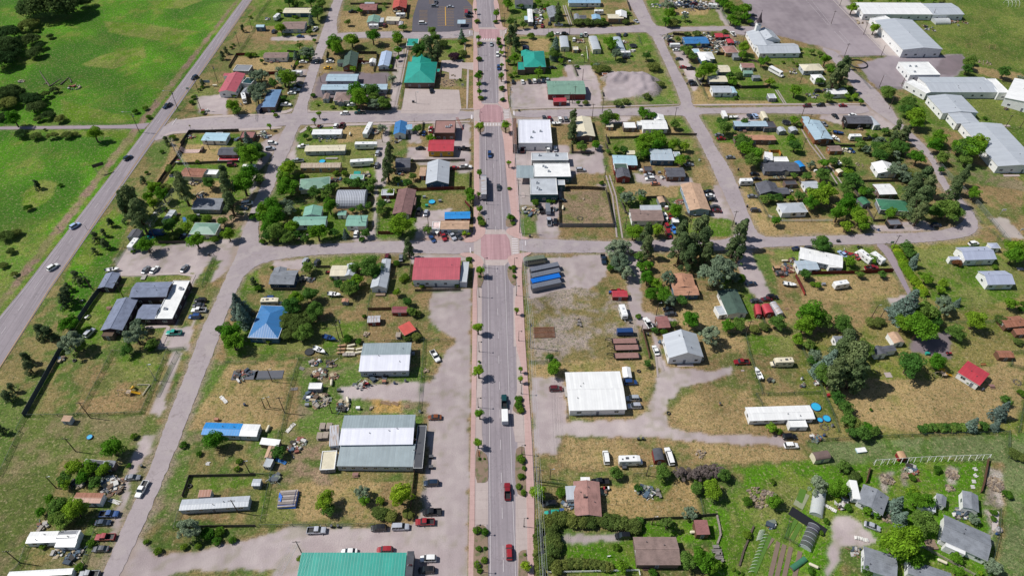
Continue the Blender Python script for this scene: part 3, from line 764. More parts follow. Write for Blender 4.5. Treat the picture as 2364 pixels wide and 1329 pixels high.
B 2.2 gy.4 tan grey 75 235 140 240 155 130 | tiny shed with a brown barrel roof beside the fence line
B 2.4 s white brown 30 110 205 130 215 70 | small lean-to with a white metal roof beside the tiny barrel roofed shed
B 2.2 f lgrey grey 65 310 130 320 160 250 | tiny flat roofed grey shed by the fence line
O pallets 595 50
O pallets 650 45
O tarppile 300 625 90
O barrel 700 875 black
O barrel 760 875 black
O tire 1165 655
O tarpstrip 230 270 blue
O debris 380 110 70 20
O debris 340 170 50 14
O debris 170 430 40 10
O flag 1445 140
O flag 1440 240
O flag 1395 1290 red
O lamp 2045 935
O lamp 2045 1285
O box 1620 235 dark
O box 1618 330 dark
O bench 2060 205
O table 920 400
F wood 1470 330 1430 700
F chain 40 870 1100 860
F chain 220 0 50 830
F chain 0 400 150 400
F wire 1550 420 1545 520 1540 700
@ 1182 997
B 2.8 gy.25 pinkbrown white 580 772 830 778 800 458 | house with a brown roof and chimney behind the tall hedge at the street
b 2.6 s lgrey white 505 622 690 612 690 492
b 2.3 s white white 635 458 722 458 718 415
B 3.0 gx.3 brown brown 1150 1225 1560 1225 1560 965 | wide house with a greyish brown shingle roof behind the hedge driveway
B 2.8 s maroon wood 1705 945 1830 942 1812 812 | square garden shed with a dark red roof in the fenced lawn
B 2.2 qy.5 dgrey red 1320 265 1410 262 1390 155 | red barn style shed with a dark rounded roof between two white vehicles
V van white 870 232 90
V motorhome white 1100 268 0
V hearse white 1455 220 95
V pickup black 815 455 180
V suv black 348 660 180
V suv teal 372 750 180
V suv black 1025 955 180
H g 75 330 830 480 800 650 830 800 810 950 830 1130 860
H g 70 370 900 400 1030 380 1100 330 1200 400 1250
H g 50 500 1210 640 1200 780 1220 900 1230
H g 40 240 830 240 1000 240 1200 270 1300
H k 40 1180 800 1120 850
T k 960 385 80
T k 1390 370 100
T x 1560 380 75
T x 1680 390 80
T x 1780 370 85
T x 1890 360 80
T k 1960 400 80
T b 1720 450 50
T k 1700 520 75
T d 1840 530 110
T k 1160 515 55
T o 1435 850 75
T s 1650 750 75
T k 1620 1190 110
T d 1760 1180 130
T d 1850 1240 90
T d 1010 1240 80
T d 240 560 100
T b 80 250 50
T b 110 335 28
T b 85 410 40
T b 60 500 35
T b 105 560 35
T b 960 1065 45
T b 120 1130 18
T y 125 1240 55
T b 455 560 60
T b 2170 640 55
T b 2170 950 55
T b 1300 1300 50
T b 1960 1230 28
T b 2045 1265 20
T b 2085 1290 20
T b 2125 1305 20
P 218 450 9
P 250 480 9
P 350 430 6
P 1240 400 6
P 1290 850 5
F dwood 1180 815 1400 800 1620 795 1740 778 1890 765
F stone 1890 765 1915 870 1925 950 1895 1030
F chain 1735 620 1765 770
F chain 260 460 500 500
F white 335 1300 1170 1280 1180 1328
F logs 2230 870 2140 1090 2100 1230
F chain 1120 400 1240 395
O barrel 1165 70 black
O barrel 1207 68 black
O lamp 90 205
O lamp 110 872
O pole 960 670
O pole 1058 660
O pole 870 665
O debris 2280 600 120 70 rocks
O debris 1260 560 60 20
O debris 1200 540 50 16
O debris 520 670 50 14
O debris 1740 200 50 12 rocks
O debris 840 560 30 8
O stack 1350 575 35
O stack 1890 1100 70
O stack 1910 1160 60
O box 875 527 white
O box 860 527 red
O box 1035 335 dark
O box 458 730 blue
O hoops 2210 1290 2340 950 30
O hoops 2280 1000 2310 910 25
O dog 890 1150
O table 1230 1250
O tank 1680 930 1
@ 1773 997
B 2.8 gy.25 slate white 820 640 1060 768 1120 600 | white house with grey shingles and a gabled front beside the silvery blue spruce
B 2.4 gy.35 slate white 1545 650 1640 690 1650 600 | tiny white shed with a steep grey roof behind the spruce
B 2.8 gy.3 slate white 1800 690 1950 740 1990 600 | small white cabin with grey shingles beside the pale gravel garden
B 3 gx.3 slate white 1590 990 2030 1190 2080 960 | large white farmhouse with a long grey shingle roof in the bottom right corner
b 3 f white white 1640 1050 1820 1130 1850 1110
B 2.8 gx.25 slate white 880 1260 1190 1360 1200 1150 | white house with grey roof at the bottom edge under the big tree
B 2.8 gx.25 slate white 1290 1300 1700 1440 1750 1320 | grey roofed building at the bottom edge right of the big tree
B 2 s lgrey white 1395 690 1550 740 1555 700 | low shed roof between the spruce and the leafy tree
B 0.5 qy.8 clear clear 385 745 500 790 555 590 | hoop greenhouse with a pale translucent cover and a black shade sheet below it
B 0.5 qy.8 smoke clear 290 1040 395 1100 460 890 | hoop greenhouse with a dark grey cover at the vegetable beds
B 0.2 qy.8 green brown 195 1240 235 1285 280 1100 | low hoop tunnel with green plants over the brown vegetable bed
B 2.2 q.5 brownshingle cream 440 262 580 240 560 165 | barn shaped shed with a wood shingle roof in the field beside the driveway
V suv black 200 40 0
V suv white 215 122 0
V sedan silver 965 865 -27
V box white 780 560 80
F whiterail 975 290 1400 262 2030 240
F chain 620 70 900 55 1200 40 2200 10
F chain 370 90 640 70
F wood 2025 260 1985 480 1960 560
F wood 935 340 900 470
F chain 200 800 150 980 280 1050
F lwood 1420 1060 1900 1320
F chain 2220 0 2215 240
F chain 2140 720 2120 980 2030 1328
T s 460 490 100
T d 650 520 110
T g 790 410 75
T k 700 320 80
T d 620 560 60
T c2 1190 660 95
T c2 1240 790 80
T d 1380 620 110
T d 1480 640 80
T d 1330 560 80
T k 1450 850 145
T y 1220 1030 220
T d 1330 1150 120
T k 910 1290 65
T g 2270 200 70
T g 2330 230 60
T b 2210 580 50
T d 60 640 90
T b 740 695 45
T b 650 625 40
T d 920 720 55
T d 1000 760 40
T b 540 820 35
T b 495 930 30
T s 2070 1240 90
T d 1750 1290 70
T d 1730 1160 70
T s 1900 800 60
T b 1560 350 50
T b 1330 420 40
T b 2080 740 40
T b 2080 800 35
T b 400 1280 40
T b 40 460 35
T y 1960 1300 30
T k 880 20 90
T k 780 10 70
T k 980 5 60
O dropshed 1215 240
O trough 855 172
O rug 205 720 530 930 black
O rug 275 690 340 560 lattice
O debris 1100 440 60 40 rocks
O debris 1700 390 60 50 rocks
O debris 2090 480 80 110 rocks
O debris 1260 400 30 20 rocks
O debris 1320 350 60 14
O debris 1680 520 40 14 rocks
O debris 1780 760 60 14
O debris 680 660 60 24
O debris 440 60 50 14
O debris 820 1110 50 10
O debris 30 590 50 30 rocks
O debris 30 860 30 10
O debris 2120 900 20 8
O debris 1100 800 50 14 rocks
O boards 720 310 60 grey
O boards 1910 340 10 white
O boards 1915 400 10 white
O boards 1900 455 10 white
O boards 1890 505 10 white
O boards 1380 440 30 brown
O tarpstrip 860 985 white
O boat 710 1170
O tank 415 1240 -30
O tank 1600 1200 -30
O barrel 2110 940 blue
O barrel 515 35 blue
O pool 470 55 20 blue
O deck 1500 1040 100 80
O tarpstrip 570 700 white
@ 0 665
B 4.6 gx.22 slateblue purple 1190 85 1535 78 1590 -60 | two storey purple apartment house with blue grey shingle roofs and a white flat roofed wing
b 3.2 gy.28 slateblue purple 925 390 1130 388 1290 100
b 3.2 gx.25 slateblue purple 1250 285 1430 285 1440 150
b 3.4 f white purple 1430 280 1590 280 1730 -70
b 2.4 f bronze brown 935 440 1035 440 1040 395
B 2.2 s tan lgrey 560 1225 640 1230 690 1180 | small cream utility shed outside the fenced playground
V suv black 1850 112 180
V sedan dgrey 1832 155 180
V pickup white 1835 202 180
V suv blue 1798 260 180
V pickup teal 1605 410 180
V suv silver 825 410 68
V trike white 805 262 60
T z 620 60 80
T z 590 120 85
T z 380 400 85
T z 450 420 80
T z 240 650 75
T z 270 730 80
T z 70 1000 80
T z 110 920 60
T d 640 330 110
T s 650 500 125
T k 760 540 60
T s 1250 440 120
T s 1270 340 75
T k 1180 570 75
T k 1400 520 70
T c2 2200 160 120
T c2 2240 250 110
T d 2130 400 110
T d 2150 500 120
T z 10 1310 60
P 835 1195 9
P 1145 92 9
P 860 20 8
P 800 210 6
F solid 930 30 860 120 740 300 580 560 230 1190
F chain 230 1190 160 1320
F chain 235 1185 840 1175 1310 1155
F chain 1045 590 780 1100 720 1170
F chain 1555 570 1440 850 1310 1155
F chain 1045 590 1160 600 1555 575 1700 560
F chain 1640 600 1450 1000
F wire 2080 690 2364 690
O play 1200 975
O playrail 1340 940
O debris 570 660 30 12
O lamp2 1440 850
O rug 2160 760 2364 845 dark
O debris 2250 800 90 20
O boards 2260 760 30 wood
O table 1010 190
O tarpstrip 2065 1030 white
O barrel 2262 1080 blue
O box 2005 1220 rusty
O tire 690 670
T b 2030 380 50
T b 1400 560 40
@ 591 665
B 3 h.35 bluemetal blue -75 455 205 465 235 165 | square cottage with a bright blue metal roof beside the big dark trees
B 3.6 gx.12 whitemetal/steel lgrey 948 768 1412 760 1430 500 | metal shop building with a white and grey roof inside the fenced junk yard
B 2.0 gx.3 silver red 1028 318 1145 312 1148 250 | small red barn shed with a white roof on the dry lot
B 2.0 gx.25 dred red 1252 225 1392 225 1392 168 | dark red garden shed with a matching metal roof beside the street parking lot
B 2.6 s coral none 1372 438 1480 382 1435 300 | carport canopy with a flat coral red roof turned at an angle
B 2.0 gy.25 orangewood grey 788 128 850 128 848 95 | tiny garden shed with an orange roof under the big trees
B 2.2 f white grey 480 928 600 928 608 872 | open animal shed with a white roof in the junk yard
V motorhome cream 150 135 0
V suv blue 120 95 180
V pickup white 1655 625 -62
V sedan copper 1650 1188 180
V pickup dteal 2292 1045 90
V boxvan white 2298 1200 90
V boat blue 680 462 -20
V boat white 725 60 -10
V boat white 588 575 -30
T k 330 170 120
T d 380 110 90
T k 500 60 100
T k 560 220 110
T g 290 310 120
T g 400 330 130
T g 480 260 110
T g 300 420 90
T k 460 400 100
T k 850 10 90
T k 900 -20 80
T d 1300 40 50
T k 1400 130 60
T k 1440 220 60
T g 1500 240 45
T g 1400 460 50
T g 1480 450 60
T b 850 470 60
T b 950 490 35
T k 400 440 80
T m 2050 365 60
T m 2055 765 68
T m 2065 1155 55
T b 540 860 40
T b 20 5 40
T b 120 490 35
T b 2060 680 18
T b 1000 260 25
P 800 450 10
P 770 480 9
P 265 1150 9
P 130 1098 6
P 85 1110 6
P 150 860 7
P 700 1150 7
F chain 1060 30 1020 380
F wood 1035 205 1250 200
F dwood 160 20 380 20
F chain 780 480 780 640 400 660 330 900 240 1328
F chain 1190 495 1550 490 1830 490
F chain 1555 475 1530 830 1500 1180
F dwood 1470 30 1890 22
F chain 1530 830 1640 830
F chain 0 850 350 845
O lamp 2060 82
O lamp 2060 585
O lamp 2052 1100
O tanks 870 550
O trailerbed 860 615
O debris 590 790 60 40
O debris 720 820 30 20
O debris 600 1040 80 30
O debris 800 1090 60 20
O debris 1020 425 30 10 rocks
O debris 550 690 40 14
O debris 690 700 50 10
O debris 960 900 60 8
O debris 1570 760 25 12 rocks
O debris 1060 1110 20 6 rocks
O debris 500 1000 60 14
O debris 1100 825 120 16
O tank 850 1040 -75
O tank 700 880 -85
O boards 1200 1060 80 wood
O boards 1290 1065 50 wood
O boards 420 740 40 grey
O boards 350 930 50 grey
O boards 545 1100 40 wood
O boards 1395 1090 30 wood
O pallets 1320 450
O box 475 1085 grey
O box 490 1020 white
O box 945 1115 white
O box 1185 870 rusty
O box 770 950 dark
O rug 0 762 240 840 dark
O tarp 320 1290
O pool 495 590 42 black
O tank 115 1305 80
O pallets 620 1290
O pallets 680 1290
O deck 1150 65 90 25
O barrel 1280 880 blue
O barrel 1380 860 grey
O tractor 1020 890
O box 1450 610 grey
O barrel 1515 1145 white
@ 1182 665
B 3.4 gx.12 white white 527 1130 1060 1118 990 765 | large building with a wide bright white roof beside the gravel driveway fork
B 2.2 gy.3 white white 1030 825 1108 825 1100 728 | tiny white shed behind the large bright white roofed building
B 3.8 gy.45 lgrey white 1448 645 1770 635 1705 420 | white garage with a steep pale grey metal roof beside the wooden yard fence
B 2.4 gx.2 maroon wood 1352 368 1465 362 1455 255 | small shack with a faded reddish roof behind the steep grey roofed garage
B 2.8 gy.2 dgreen white 1990 245 2178 232 2090 10 | white manufactured house with a dark green roof and a pale porch roof
b 2.3 f lgrey white 1915 250 1990 238 1970 155
B 2.2 gx.2 red red 930 80 1072 80 1072 22 | flat red storage shed on the gravel lot beside the lane
B 2 qy.6 red red 2255 245 2310 250 2300 160 | red barn shaped shed with a rounded roof beside the silver round shed
B 2 qy.6 red red 2340 240 2420 235 2390 155 | second red rounded shed squeezed beside the first red rounded shed
V camper white 1025 225 -85
V enclosed blue 1040 405 180
V gooseneck grey 1020 490 180
V gooseneck rusty 1040 550 180
V gooseneck grey 1040 625 180
V pickup white 1255 320 105
V sedan white 1328 570 97
V sedan dgrey 1465 235 180
V sedan black 1450 190 180
V suv maroon 405 925 0
V suv blue 1095 868 0
V suv lgrey 1115 1015 180
V suv silver 1130 1085 180
V pickup dred 2120 680 180
V sedan maroon 2350 100 180
V boat white 2272 790 95
T d 1290 60 90
T d 1400 60 100
T s 1450 100 80
T k 1570 120 70
T d 1650 290 100
T s 1820 430 115
T d 1990 350 80
T k 2090 340 80
T g 2240 380 60
T g 2330 360 60
T k 1250 695 50
T k 1320 390 45
T d 385 740 90
T k 350 640 50
T m 42 205 32
T m 80 745 26
T m 78 835 32
T b 60 1080 50
T b 80 1130 40
T b 1168 262 32
T b 60 1020 40
T b 1400 400 40
T k 1500 330 50
P 165 548 14
P 1195 400 4
P 1600 175 9
P 1330 250 7
P 2160 430 8
F wood 1205 400 1320 400
F wood 1205 400 1270 650
F chain 160 690 330 690
F chain 1490 410 1700 405 2140 430
F chain 2150 420 2190 600 2240 760 2310 980
F chain 2250 985 2364 988
F chain 2250 985 2310 1085
F lwood 497 1080 500 1200
F chain 2210 80 2364 400
O grid 295 410
O lamp 40 70
O lamp 62 487
O lamp 85 975
O stack 620 335 30
O box 1300 350 dark
O debris 610 290 20 5 rocks
O boards 975 95 60 wood
O box 908 48 blue
O debris 1760 665 16 4
O slab 1600 710 150 25
O slab 2130 760 30 12
O slab 450 1000 40 16
O tire 1445 1155
O tire 1170 768
O barrel 1090 320 dark
O barrel 1915 1075 tan
O debris 1380 500 20 5
O ramp 500 960 25 100
O barrel 1255 435 dark
@ 1773 665
B 2.6 gx.15 white white -170 1225 438 1205 390 1078 | long white mobile home with a porch beside the blue wading pool
b 2.3 f white white 205 1280 368 1278 345 1190
B 3.0 gx.12 red white 1750 775 1955 900 2065 798 | white garage with a red metal roof standing at an angle on the dry field
B 2.6 gx.3 slate white 630 520 830 520 950 440 | dark roofed house hidden behind the tall trees with a brick chimney
b 2.6 gx.2 charcoal white 1010 600 1190 572 1190 515
b 2.6 gy.3 charcoal white 1000 618 1100 608 1070 530
B 2.4 gy.35 tan white 1165 510 1265 500 1200 405 | small white shed with a light tan roof beside the dark paved yard
B 2.4 gx.25 rusty wood 2200 365 2400 345 2350 250 | open barn with rusty striped metal roof at the right edge
B 1.8 s rusty wood 2300 430 2400 425 2400 370 | low lean-to with a rusty roof in front of the rusty barn at the right edge
B 2 gx.3 rusty wood 2140 640 2280 640 2250 575 | small log shed with a rusted metal roof in the field at the right edge
B 2 qy.6 silver silver 90 245 145 235 75 130 | silver rounded metal shed beside the two red rounded sheds
V motorhome cream 120 690 180
V sedan dgrey -110 115 0
V suv black 40 80 0
T d 380 240 160
T k 480 300 120
T d 330 350 120
T k 690 350 120
T g 960 320 70
T g 1030 310 60
T c2 1290 170 160
T k 1450 220 150
T d 1400 370 170
T k 1530 300 110
T d 1250 330 110
T c 690 600 190
T c 760 700 190
T c2 560 700 150
T c 620 800 160
T c 800 800 160
T k 510 800 120
T k 890 560 110
T s 430 620 70
T k 380 530 70
T d 270 480 70
T k 1310 700 160
T d 1560 680 100
T k 1720 410 105
T d 1910 300 120
T s 1630 160 100
T d 1590 20 55
T d 2240 145 80
T k 80 320 95
T g 2160 305 75
T c2 1755 130 40
T k 2200 1040 60
T c2 2160 1130 95
T c2 1890 1255 75
T k 1990 1270 60
T c2 2110 1265 50
T k 640 1020 85
T k 720 1110 85
T k 740 1220 90
T g 800 1260 90
T d 920 1285 60
T k 1000 1300 40
T b 2340 970 45
T g 2310 500 50
T b 950 1120 20
T b 1855 865 35
T k 410 670 60
T d 30 1290 60
T b 100 1320 40
T b 2340 200 40
T b 2350 145 30
T b 430 560 40
H k 45 1420 1290 1530 1285 1650 1280 1800 1280
H d 30 1370 0 1430 60
F chain 0 985 480 970
F chain 310 560 480 900 600 1170 650 1328
F wire 1620 320 2200 310
F chain 2364 1020 2310 1328
F chain 2364 590 2240 600 2240 720 2364 750
P 955 270 7
P 1030 285 5
O pool 440 1098 45 blue
O pool 540 1205 35 blue
O pool 478 1218 12 blue
O firepit 520 1283
O firepit 2300 870
O debris 320 900 20 4
O debris 30 850 20 4
O barrel 310 840 white
O box 1465 610 teal
O tractor 1665 610
O barrel 1745 810 grey
O play2 1610 810
O barrel 1975 940 grey
O bench 1985 710
O table 2060 910
O slab 1110 800 60 50
O boards 170 190 30 wood
O box 560 995 red
O barrel 590 1275 grey
O debris 440 880 20 4
F redlow 300 -10 335 65
@ 0 333
B 2.8 gx.3 charcoal brown 2005 100 2195 100 2195 28 | dark roofed house and red front deck inside the dark fenced yard near the highway
b 1 f red red 2010 150 2200 150 2195 112
B 2.6 gx.15 rusty cream 1655 295 1865 305 1875 225 | low trailer home with a rust orange metal roof behind the pine trees
B 2.2 f white white 1880 275 1995 280 2000 235 | low white shed roof beside the rust orange trailer home
B 2.6 gx.25 slate grey 1765 600 2030 605 2035 498 | grey roofed house lying in tree shade between the two tall pines
B 2.8 h.3 sage cream 1745 830 1985 835 2000 728 | house with a sage grey hip roof and chimney behind the round bushes at the corner
B 2.4 gy.35 charcoal grey 1170 860 1270 865 1270 790 | dark barn style garden shed at the end of the footpath by the highway
B 2.2 f lgrey white 1490 710 1545 715 1590 605 | long narrow white trailer parked beside the big conifer
B 2.4 gy.3 slateblue purple 900 1330 1040 1328 1090 1190 | small detached garage with a blue grey roof beside the purple apartments
V suv dblue 1182 125 60
V suv lblue 692 750 58
V suv white 487 1132 57
V sedan grey 1345 1155 78
V sedan white 1425 1155 72
V sedan grey 1703 1142 76
V van white 2285 545 12
V sedan dblue 2240 590 0
V camper white 2305 222 0
V camper white 1240 930 80
V enclosed blue 1450 815 0
V sedan teal 1380 862 0
V sedan teal 1950 290 0
V pickup dblue 1710 850 0
V boat white 1040 1160 10
V suv maroon 2140 190 0
T c 1170 600 110
T c 1240 560 140
T c 1300 700 150
T c 1690 430 130
T c 2110 420 110
T c 2130 560 100
T c 2080 300 80
T d 2250 380 130
T d 2300 280 100
T d 2300 110 130
T k 2250 50 90
T z 1020 725 50
T z 880 860 60
T z 955 820 45
T z 970 920 60
T z 870 985 40
T z 700 1220 60
T z 740 1270 50
T z 620 1320 50
T z 340 375 50
T z 1320 330 40
T b 1495 70 25
T b 1355 265 25
T d 1420 400 80
T d 1500 470 90
T d 1370 490 70
T d 1400 550 70
T g 1530 400 60
T k 1930 360 80
T d 1350 930 100
T k 1290 940 60
T d 1810 890 105
T d 1720 760 60
T d 2110 840 80
T k 2060 710 60
T k 1570 750 90
T b 1920 690 50
T b 1780 680 50
T b 1600 680 40
T k 1420 680 60
T b 1980 880 45
T g 1610 850 60
T z 2340 1270 50
T b 2340 670 50
T b 1825 165 28
T b 1520 600 30
T b 1230 990 25
T z 1120 480 60
T k 1560 230 50
T g 60 850 80
T g 150 820 60
T g 100 990 50
T g 130 1200 40
T g 30 1120 45
T b 560 380 25
T b 260 590 45
P 1450 905 11
P 1775 330 7
P 1555 670 7
P 835 1325 9
P 1615 65 8
P 1935 50 6
F solidbrown 1710 -30 1640 130 1560 230 1480 350 1400 460
F dwood 1640 190 2000 175 2270 165
F dwood 1470 915 1710 915
F chain 1150 955 1020 1170
F chain 1980 1030 1870 1320
F wire 1445 610 1740 570
O halfpipe 1775 65
O sign 940 265
O road_sign 555 800
O road_sign 165 1255
O post 805 790
O kayaks 1640 160
O barrel 1930 1025 dark
O boards 1650 645 25 wood
O tarpstrip 1705 700 blue
O debris 1850 480 60 16
O debris 1800 350 60 14
O debris 1600 290 30 8
O debris 2260 590 30 6
O ramp 1330 1230 40 60
O box 1440 650 white
O box 1835 665 grey
@ 591 333
B 2.6 gx.12 cream lgrey 445 68 822 60 828 5 | long mobile home with a cream roof beside the white fifth wheel trailer
B 2.6 q.3 stripe tan 410 222 778 218 775 172 | tan mobile home with a striped ribbed metal roof next to the small blue pool
B 2.6 h.3 sage cream 400 425 680 400 705 298 | house with a pale green metal roof hidden by leafy trees beside the side street
B 0.4 q.75 ribbed lgrey 745 590 1005 588 1010 448 | large ribbed metal arched hut in the middle of the block
B 2.8 gx.3 mint white 330 750 640 745 600 665 | house with a pale green metal roof in two wings behind the trees at the corner
b 2.8 gy.3 mint white 430 665 600 660 580 575
B 2.8 gx.25 mint white 825 755 1015 755 1025 655 | garage with a pale green metal roof and a white car at its door
B 2.2 gx.25 mint white 750 655 830 655 835 615 | little pale green roofed shed between the arched hut and the green garage
B 2.2 f mint white 860 325 990 325 1000 280 | low pale green roofed shed in the yard below the fifth wheel trailers
B 2.2 s teal white 900 278 962 278 965 252 | tiny turquoise roofed shed behind the low pale green shed
B 2.2 f lgrey maroon 1155 470 1270 468 1272 415 | white roofed shed with reddish walls beside the dark red roofed long house
B 2.8 gy.25 maroonb brown 1257 645 1430 650 1460 420 | long house with a dark reddish brown shingle roof beside the fenced lawn
b 2.6 f maroonb brown 1440 560 1470 560 1475 488
B 2.6 gx.3 charcoal grey 1285 220 1425 215 1425 125 | small dark roofed house behind the tall dark spruce
B 3 gy.35 lgrey blue 1565 368 1780 365 1765 165 | blue house with a pale grey metal roof facing the red wooden fence
b 2.5 s tan red 1505 292 1565 292 1580 220
B 3.4 gx.15 red yellow 1585 65 1825 65 1820 -40 | small yellow building with a bright red metal roof beside the main street
B 3 gx.2 blue red 1740 690 1978 685 1980 620 | low building with a blue and white roof beside the corner café
B 3.2 gx.25 tan white 1700 785 1968 785 1975 705 | corner café with a tan shingle roof where the vehicles park at an angle
b 2.6 f lattice white 1625 780 1695 780 1700 715
B 3.0 gx.28 slate dblue 115 1290 350 1295 385 1165 | blue house with a grey shingle roof alone on the corner lot below the street
b 2.8 gy.3 slate dblue 140 1225 260 1225 250 1140
B 2.6 gx.2 cream white 678 1215 830 1215 840 1118 | cottage with a cream roof and a pale blue gable beside the round leafy tree
b 2.6 gy.35 lgrey white 815 1215 905 1215 890 1105
B 3.0 gy.4 lgrey white 1055 1325 1205 1328 1215 1190 | white cottage with a pale grey metal roof and a deck facing the garden
b 2.6 gy.2 lgrey white 1140 1190 1225 1190 1225 1060
B 4.2 gx.12 pinkred white 1440 1252 1880 1250 1885 1045 | big building with a bright pink red metal roof beside the main street crossing
b 3.2 f lgrey lgrey 1880 1268 1945 1270 1950 1085
V pickup silver 385 152 180
V suv silver 130 40 10
V camper2 white 1005 20 0
V camper2 white 965 180 5
V suv silver 1125 80 85
V suv grey 1115 190 85
V sedan black 1515 35 180
V pickup black 1920 40 170
V sedan red 1835 218 0
V pickup white 1940 208 0
V suv blue 2158 95 -88
V semi grey 2105 405 90
V sedan dgrey 2240 395 -90
V pickup black 1503 620 85
V sedan silver 1570 630 85
V boat white 1670 800 -85
V sedan blue 1627 870 -62
V pickup red 1732 850 -72
V pickup silver 1812 845 -62
V sedan dgrey 1868 845 -55
V sedan white 922 825 88
V suv lgrey 455 1080 85
V sedan dgrey 557 1090 80
V sedan maroon 1208 1040 88
V sedan grey 1340 1045 90
V pickup white 435 20 180
T d 290 240 100
T d 300 200 80
T d 260 340 100
T d 310 400 110
T d 250 440 70
T d 70 600 90
T d 160 580 110
T d 60 680 80
T s 270 560 80
T s 300 610 70
T d 170 680 120
T d 110 770 90
T k 190 820 110
T k 290 860 80
T k 110 850 80
T d 340 760 80
T k 380 840 60
T d 570 820 110
T k 720 820 60
T c2 825 825 45
T k 450 870 50
T d 680 580 90
T k 540 440 75
T k 670 410 60
T k 730 390 50
T k 640 470 60
T k 850 350 60
T k 930 360 70
T k 1000 380 55
T k 1080 350 60
T k 1060 410 50
T d 890 610 35
T k 960 590 50
T k 1040 570 45
T k 1010 820 60
T k 1160 560 65
T k 1150 620 60
T d 1340 740 130
T d 1300 800 80
T c 1220 150 80
T c 1215 250 90
T c 1235 60 60
T c 1410 980 70
T c 1405 930 50
T d 1240 440 40
T d 1975 450 65
T d 1980 500 60
T k 1400 360 60
T k 1300 330 50
T k 1450 300 50
T k 1580 790 55
T m 2063 265 35
T m 2055 465 28
T d 2065 600 45
T m 2335 175 28
T m 2075 1165 52
T d 2350 680 45
T b 2085 730 45
T b 2065 690 35
T y 1925 825 30
T y 1965 830 22
T b 1970 1065 35
T b 2340 410 22
T b 2065 1220 18
T b 2345 1140 20
T k 1060 1130 130
T k 1080 1180 100
T k 920 1140 70
T k 480 1150 75
T d 930 1260 80
T d 860 1290 60
T k 760 1290 60
T b 1300 1100 40
T b 150 1140 25
T b 1380 1230 50
T b 1350 1250 40
T b 60 900 35
T b 740 270 35
T b 820 270 40
T k 30 330 60
T k 20 50 80
T k 40 110 60
T b 1440 150 20
T d 430 300 35
T b 1860 1300 30
T b 1530 1310 30
T b 1460 1290 30
T b 980 880 35
T b 700 1240 30
P 990 770 9
P 1105 230 9
P 1598 800 9
F dwood 1430 165 1930 155
F redfence 1300 440 1930 415
F redfence 1130 830 1300 830
F dwood 1780 240 1975 235
F dwood 1975 260 1970 400
F redfence 1930 540 1975 590 1975 640
F dwood 1975 600 1995 700
F chain 1130 600 1110 840
F dwood 555 1140 690 1140
F chain 800 100 805 160
F wood 780 420 990 420
F dwood 1240 1120 1420 1120
F solidbrown 1435 1110 1420 1250
F chain 370 550 570 540
O lamp 2130 145
O lamp 2130 555
O lamp 2130 780
O lamp 2115 1140
O stop 1980 985
O pool 1625 535 30 blue
O pool 612 162 28 blue
O box 1578 575 teal
O swing 1350 380
O debris 1020 290 40 16
O debris 740 335 50 14
O debris 430 1250 50 24
O debris 510 1255 30 8
O debris 1340 270 50 12
O debris 1210 530 25 8
O ramp 700 135 110 10
O box 1555 495 grey
O box 1700 530 grey
O debris 430 860 60 12
O tractor 665 1190
O box 1050 470 dark
@ 1182 333
B 4.2 f white teal 205 300 545 298 530 175 | flat white roofed commercial building with a wedge shaped grey street canopy
b 4.4 f lgrey teal 172 462 422 462 400 315
b 3.6 f lgrey teal 420 375 490 375 488 330
b 3.6 f lgrey white 182 148 522 146 515 78
b 3.6 s steel none 40 310 200 312 195 210
B 2.8 gx.15 lightblue red 935 190 1160 195 1155 105 | low house with a pale blue metal roof beside the narrow rutted alley
B 3.2 f dgreen red 950 240 1075 240 1075 178 | dark flat roofed box shed touching the back of the tall red gabled shed
B 3.2 gy.35 charcoal red 968 310 1098 308 1075 228 | tall red shed with a dark shingle gable at the alley
B 2.4 f charcoal orangewood 1225 245 1300 245 1295 202 | small brown log shed between the red gabled shed and the log cabin
B 2.8 gx.25 charcoal wood 1430 302 1605 300 1595 215 | brown log cabin with a dark shingle roof facing the rutted driveway
B 3.2 gx.1 streak blue 1285 148 1500 150 1545 45 | blue walled house with a patchy streaked white metal roof under the big leafy trees
b 2.8 f streak blue 1500 115 1560 115 1575 70
B 2.2 s cream grey 1062 95 1140 95 1138 62 | tiny white roofed shed behind the low pale blue roofed house
B 3.2 gy.22 tan lblue 1640 612 1835 608 1738 365 | apartment row with a wide tan shingle roof and cars parked along its side
B 3 gx.2 brown white 1105 708 1405 705 1380 595 | house with a grey brown shingle roof and a pale blue metal strip beside the alley
b 3.2 s lgrey lgrey 1190 612 1385 610 1365 566
B 2.2 qy.4 tan grey 1365 545 1420 540 1405 485 | tiny round roofed tan shed inside the fence behind the grey brown shingle house
B 2.6 gy.2 orangewood blue 1480 1328 1700 1328 1680 1200 | small blue house with an orange brown shingle roof behind the leafy trees
b 2.6 gx.2 orangewood blue 1500 1398 1732 1390 1720 1300
B 2.4 f white grey 1485 720 1545 720 1540 680 | small white box trailer shed beside the old cars by the round tree
V container grey 300 1150 15
V container grey 310 1205 15
V container bluebright 310 1255 15
V container grey 315 1305 15
V bus camo 215 1075 10
V pickup red 980 1360 0
V pickup dblue 845 1060 -90
V pickup black 268 600 100
V enclosed grey 332 600 90
V pickup silver 343 710 88
V sedan black 400 712 80
V sedan black 455 515 0
V suv silver 635 235 0
V pickup maroon 95 45 88
V suv white 335 45 85
V sedan silver 402 40 85
V suv white 1275 318 180
V sedan silver 1262 280 180
V sedan rusty 1325 362 0
V sedan black 1815 435 175
V sedan white 1825 472 170
V sedan black 1845 508 170
V sedan dgrey 1875 575 170
V sedan maroon 1890 612 170
V sedan grey 2018 118 0
V sedan black 2240 272 0
V sedan black 2260 318 0
V camper white 2160 352 0
V sedan grey 2220 478 0
V suv dgrey 2250 608 0
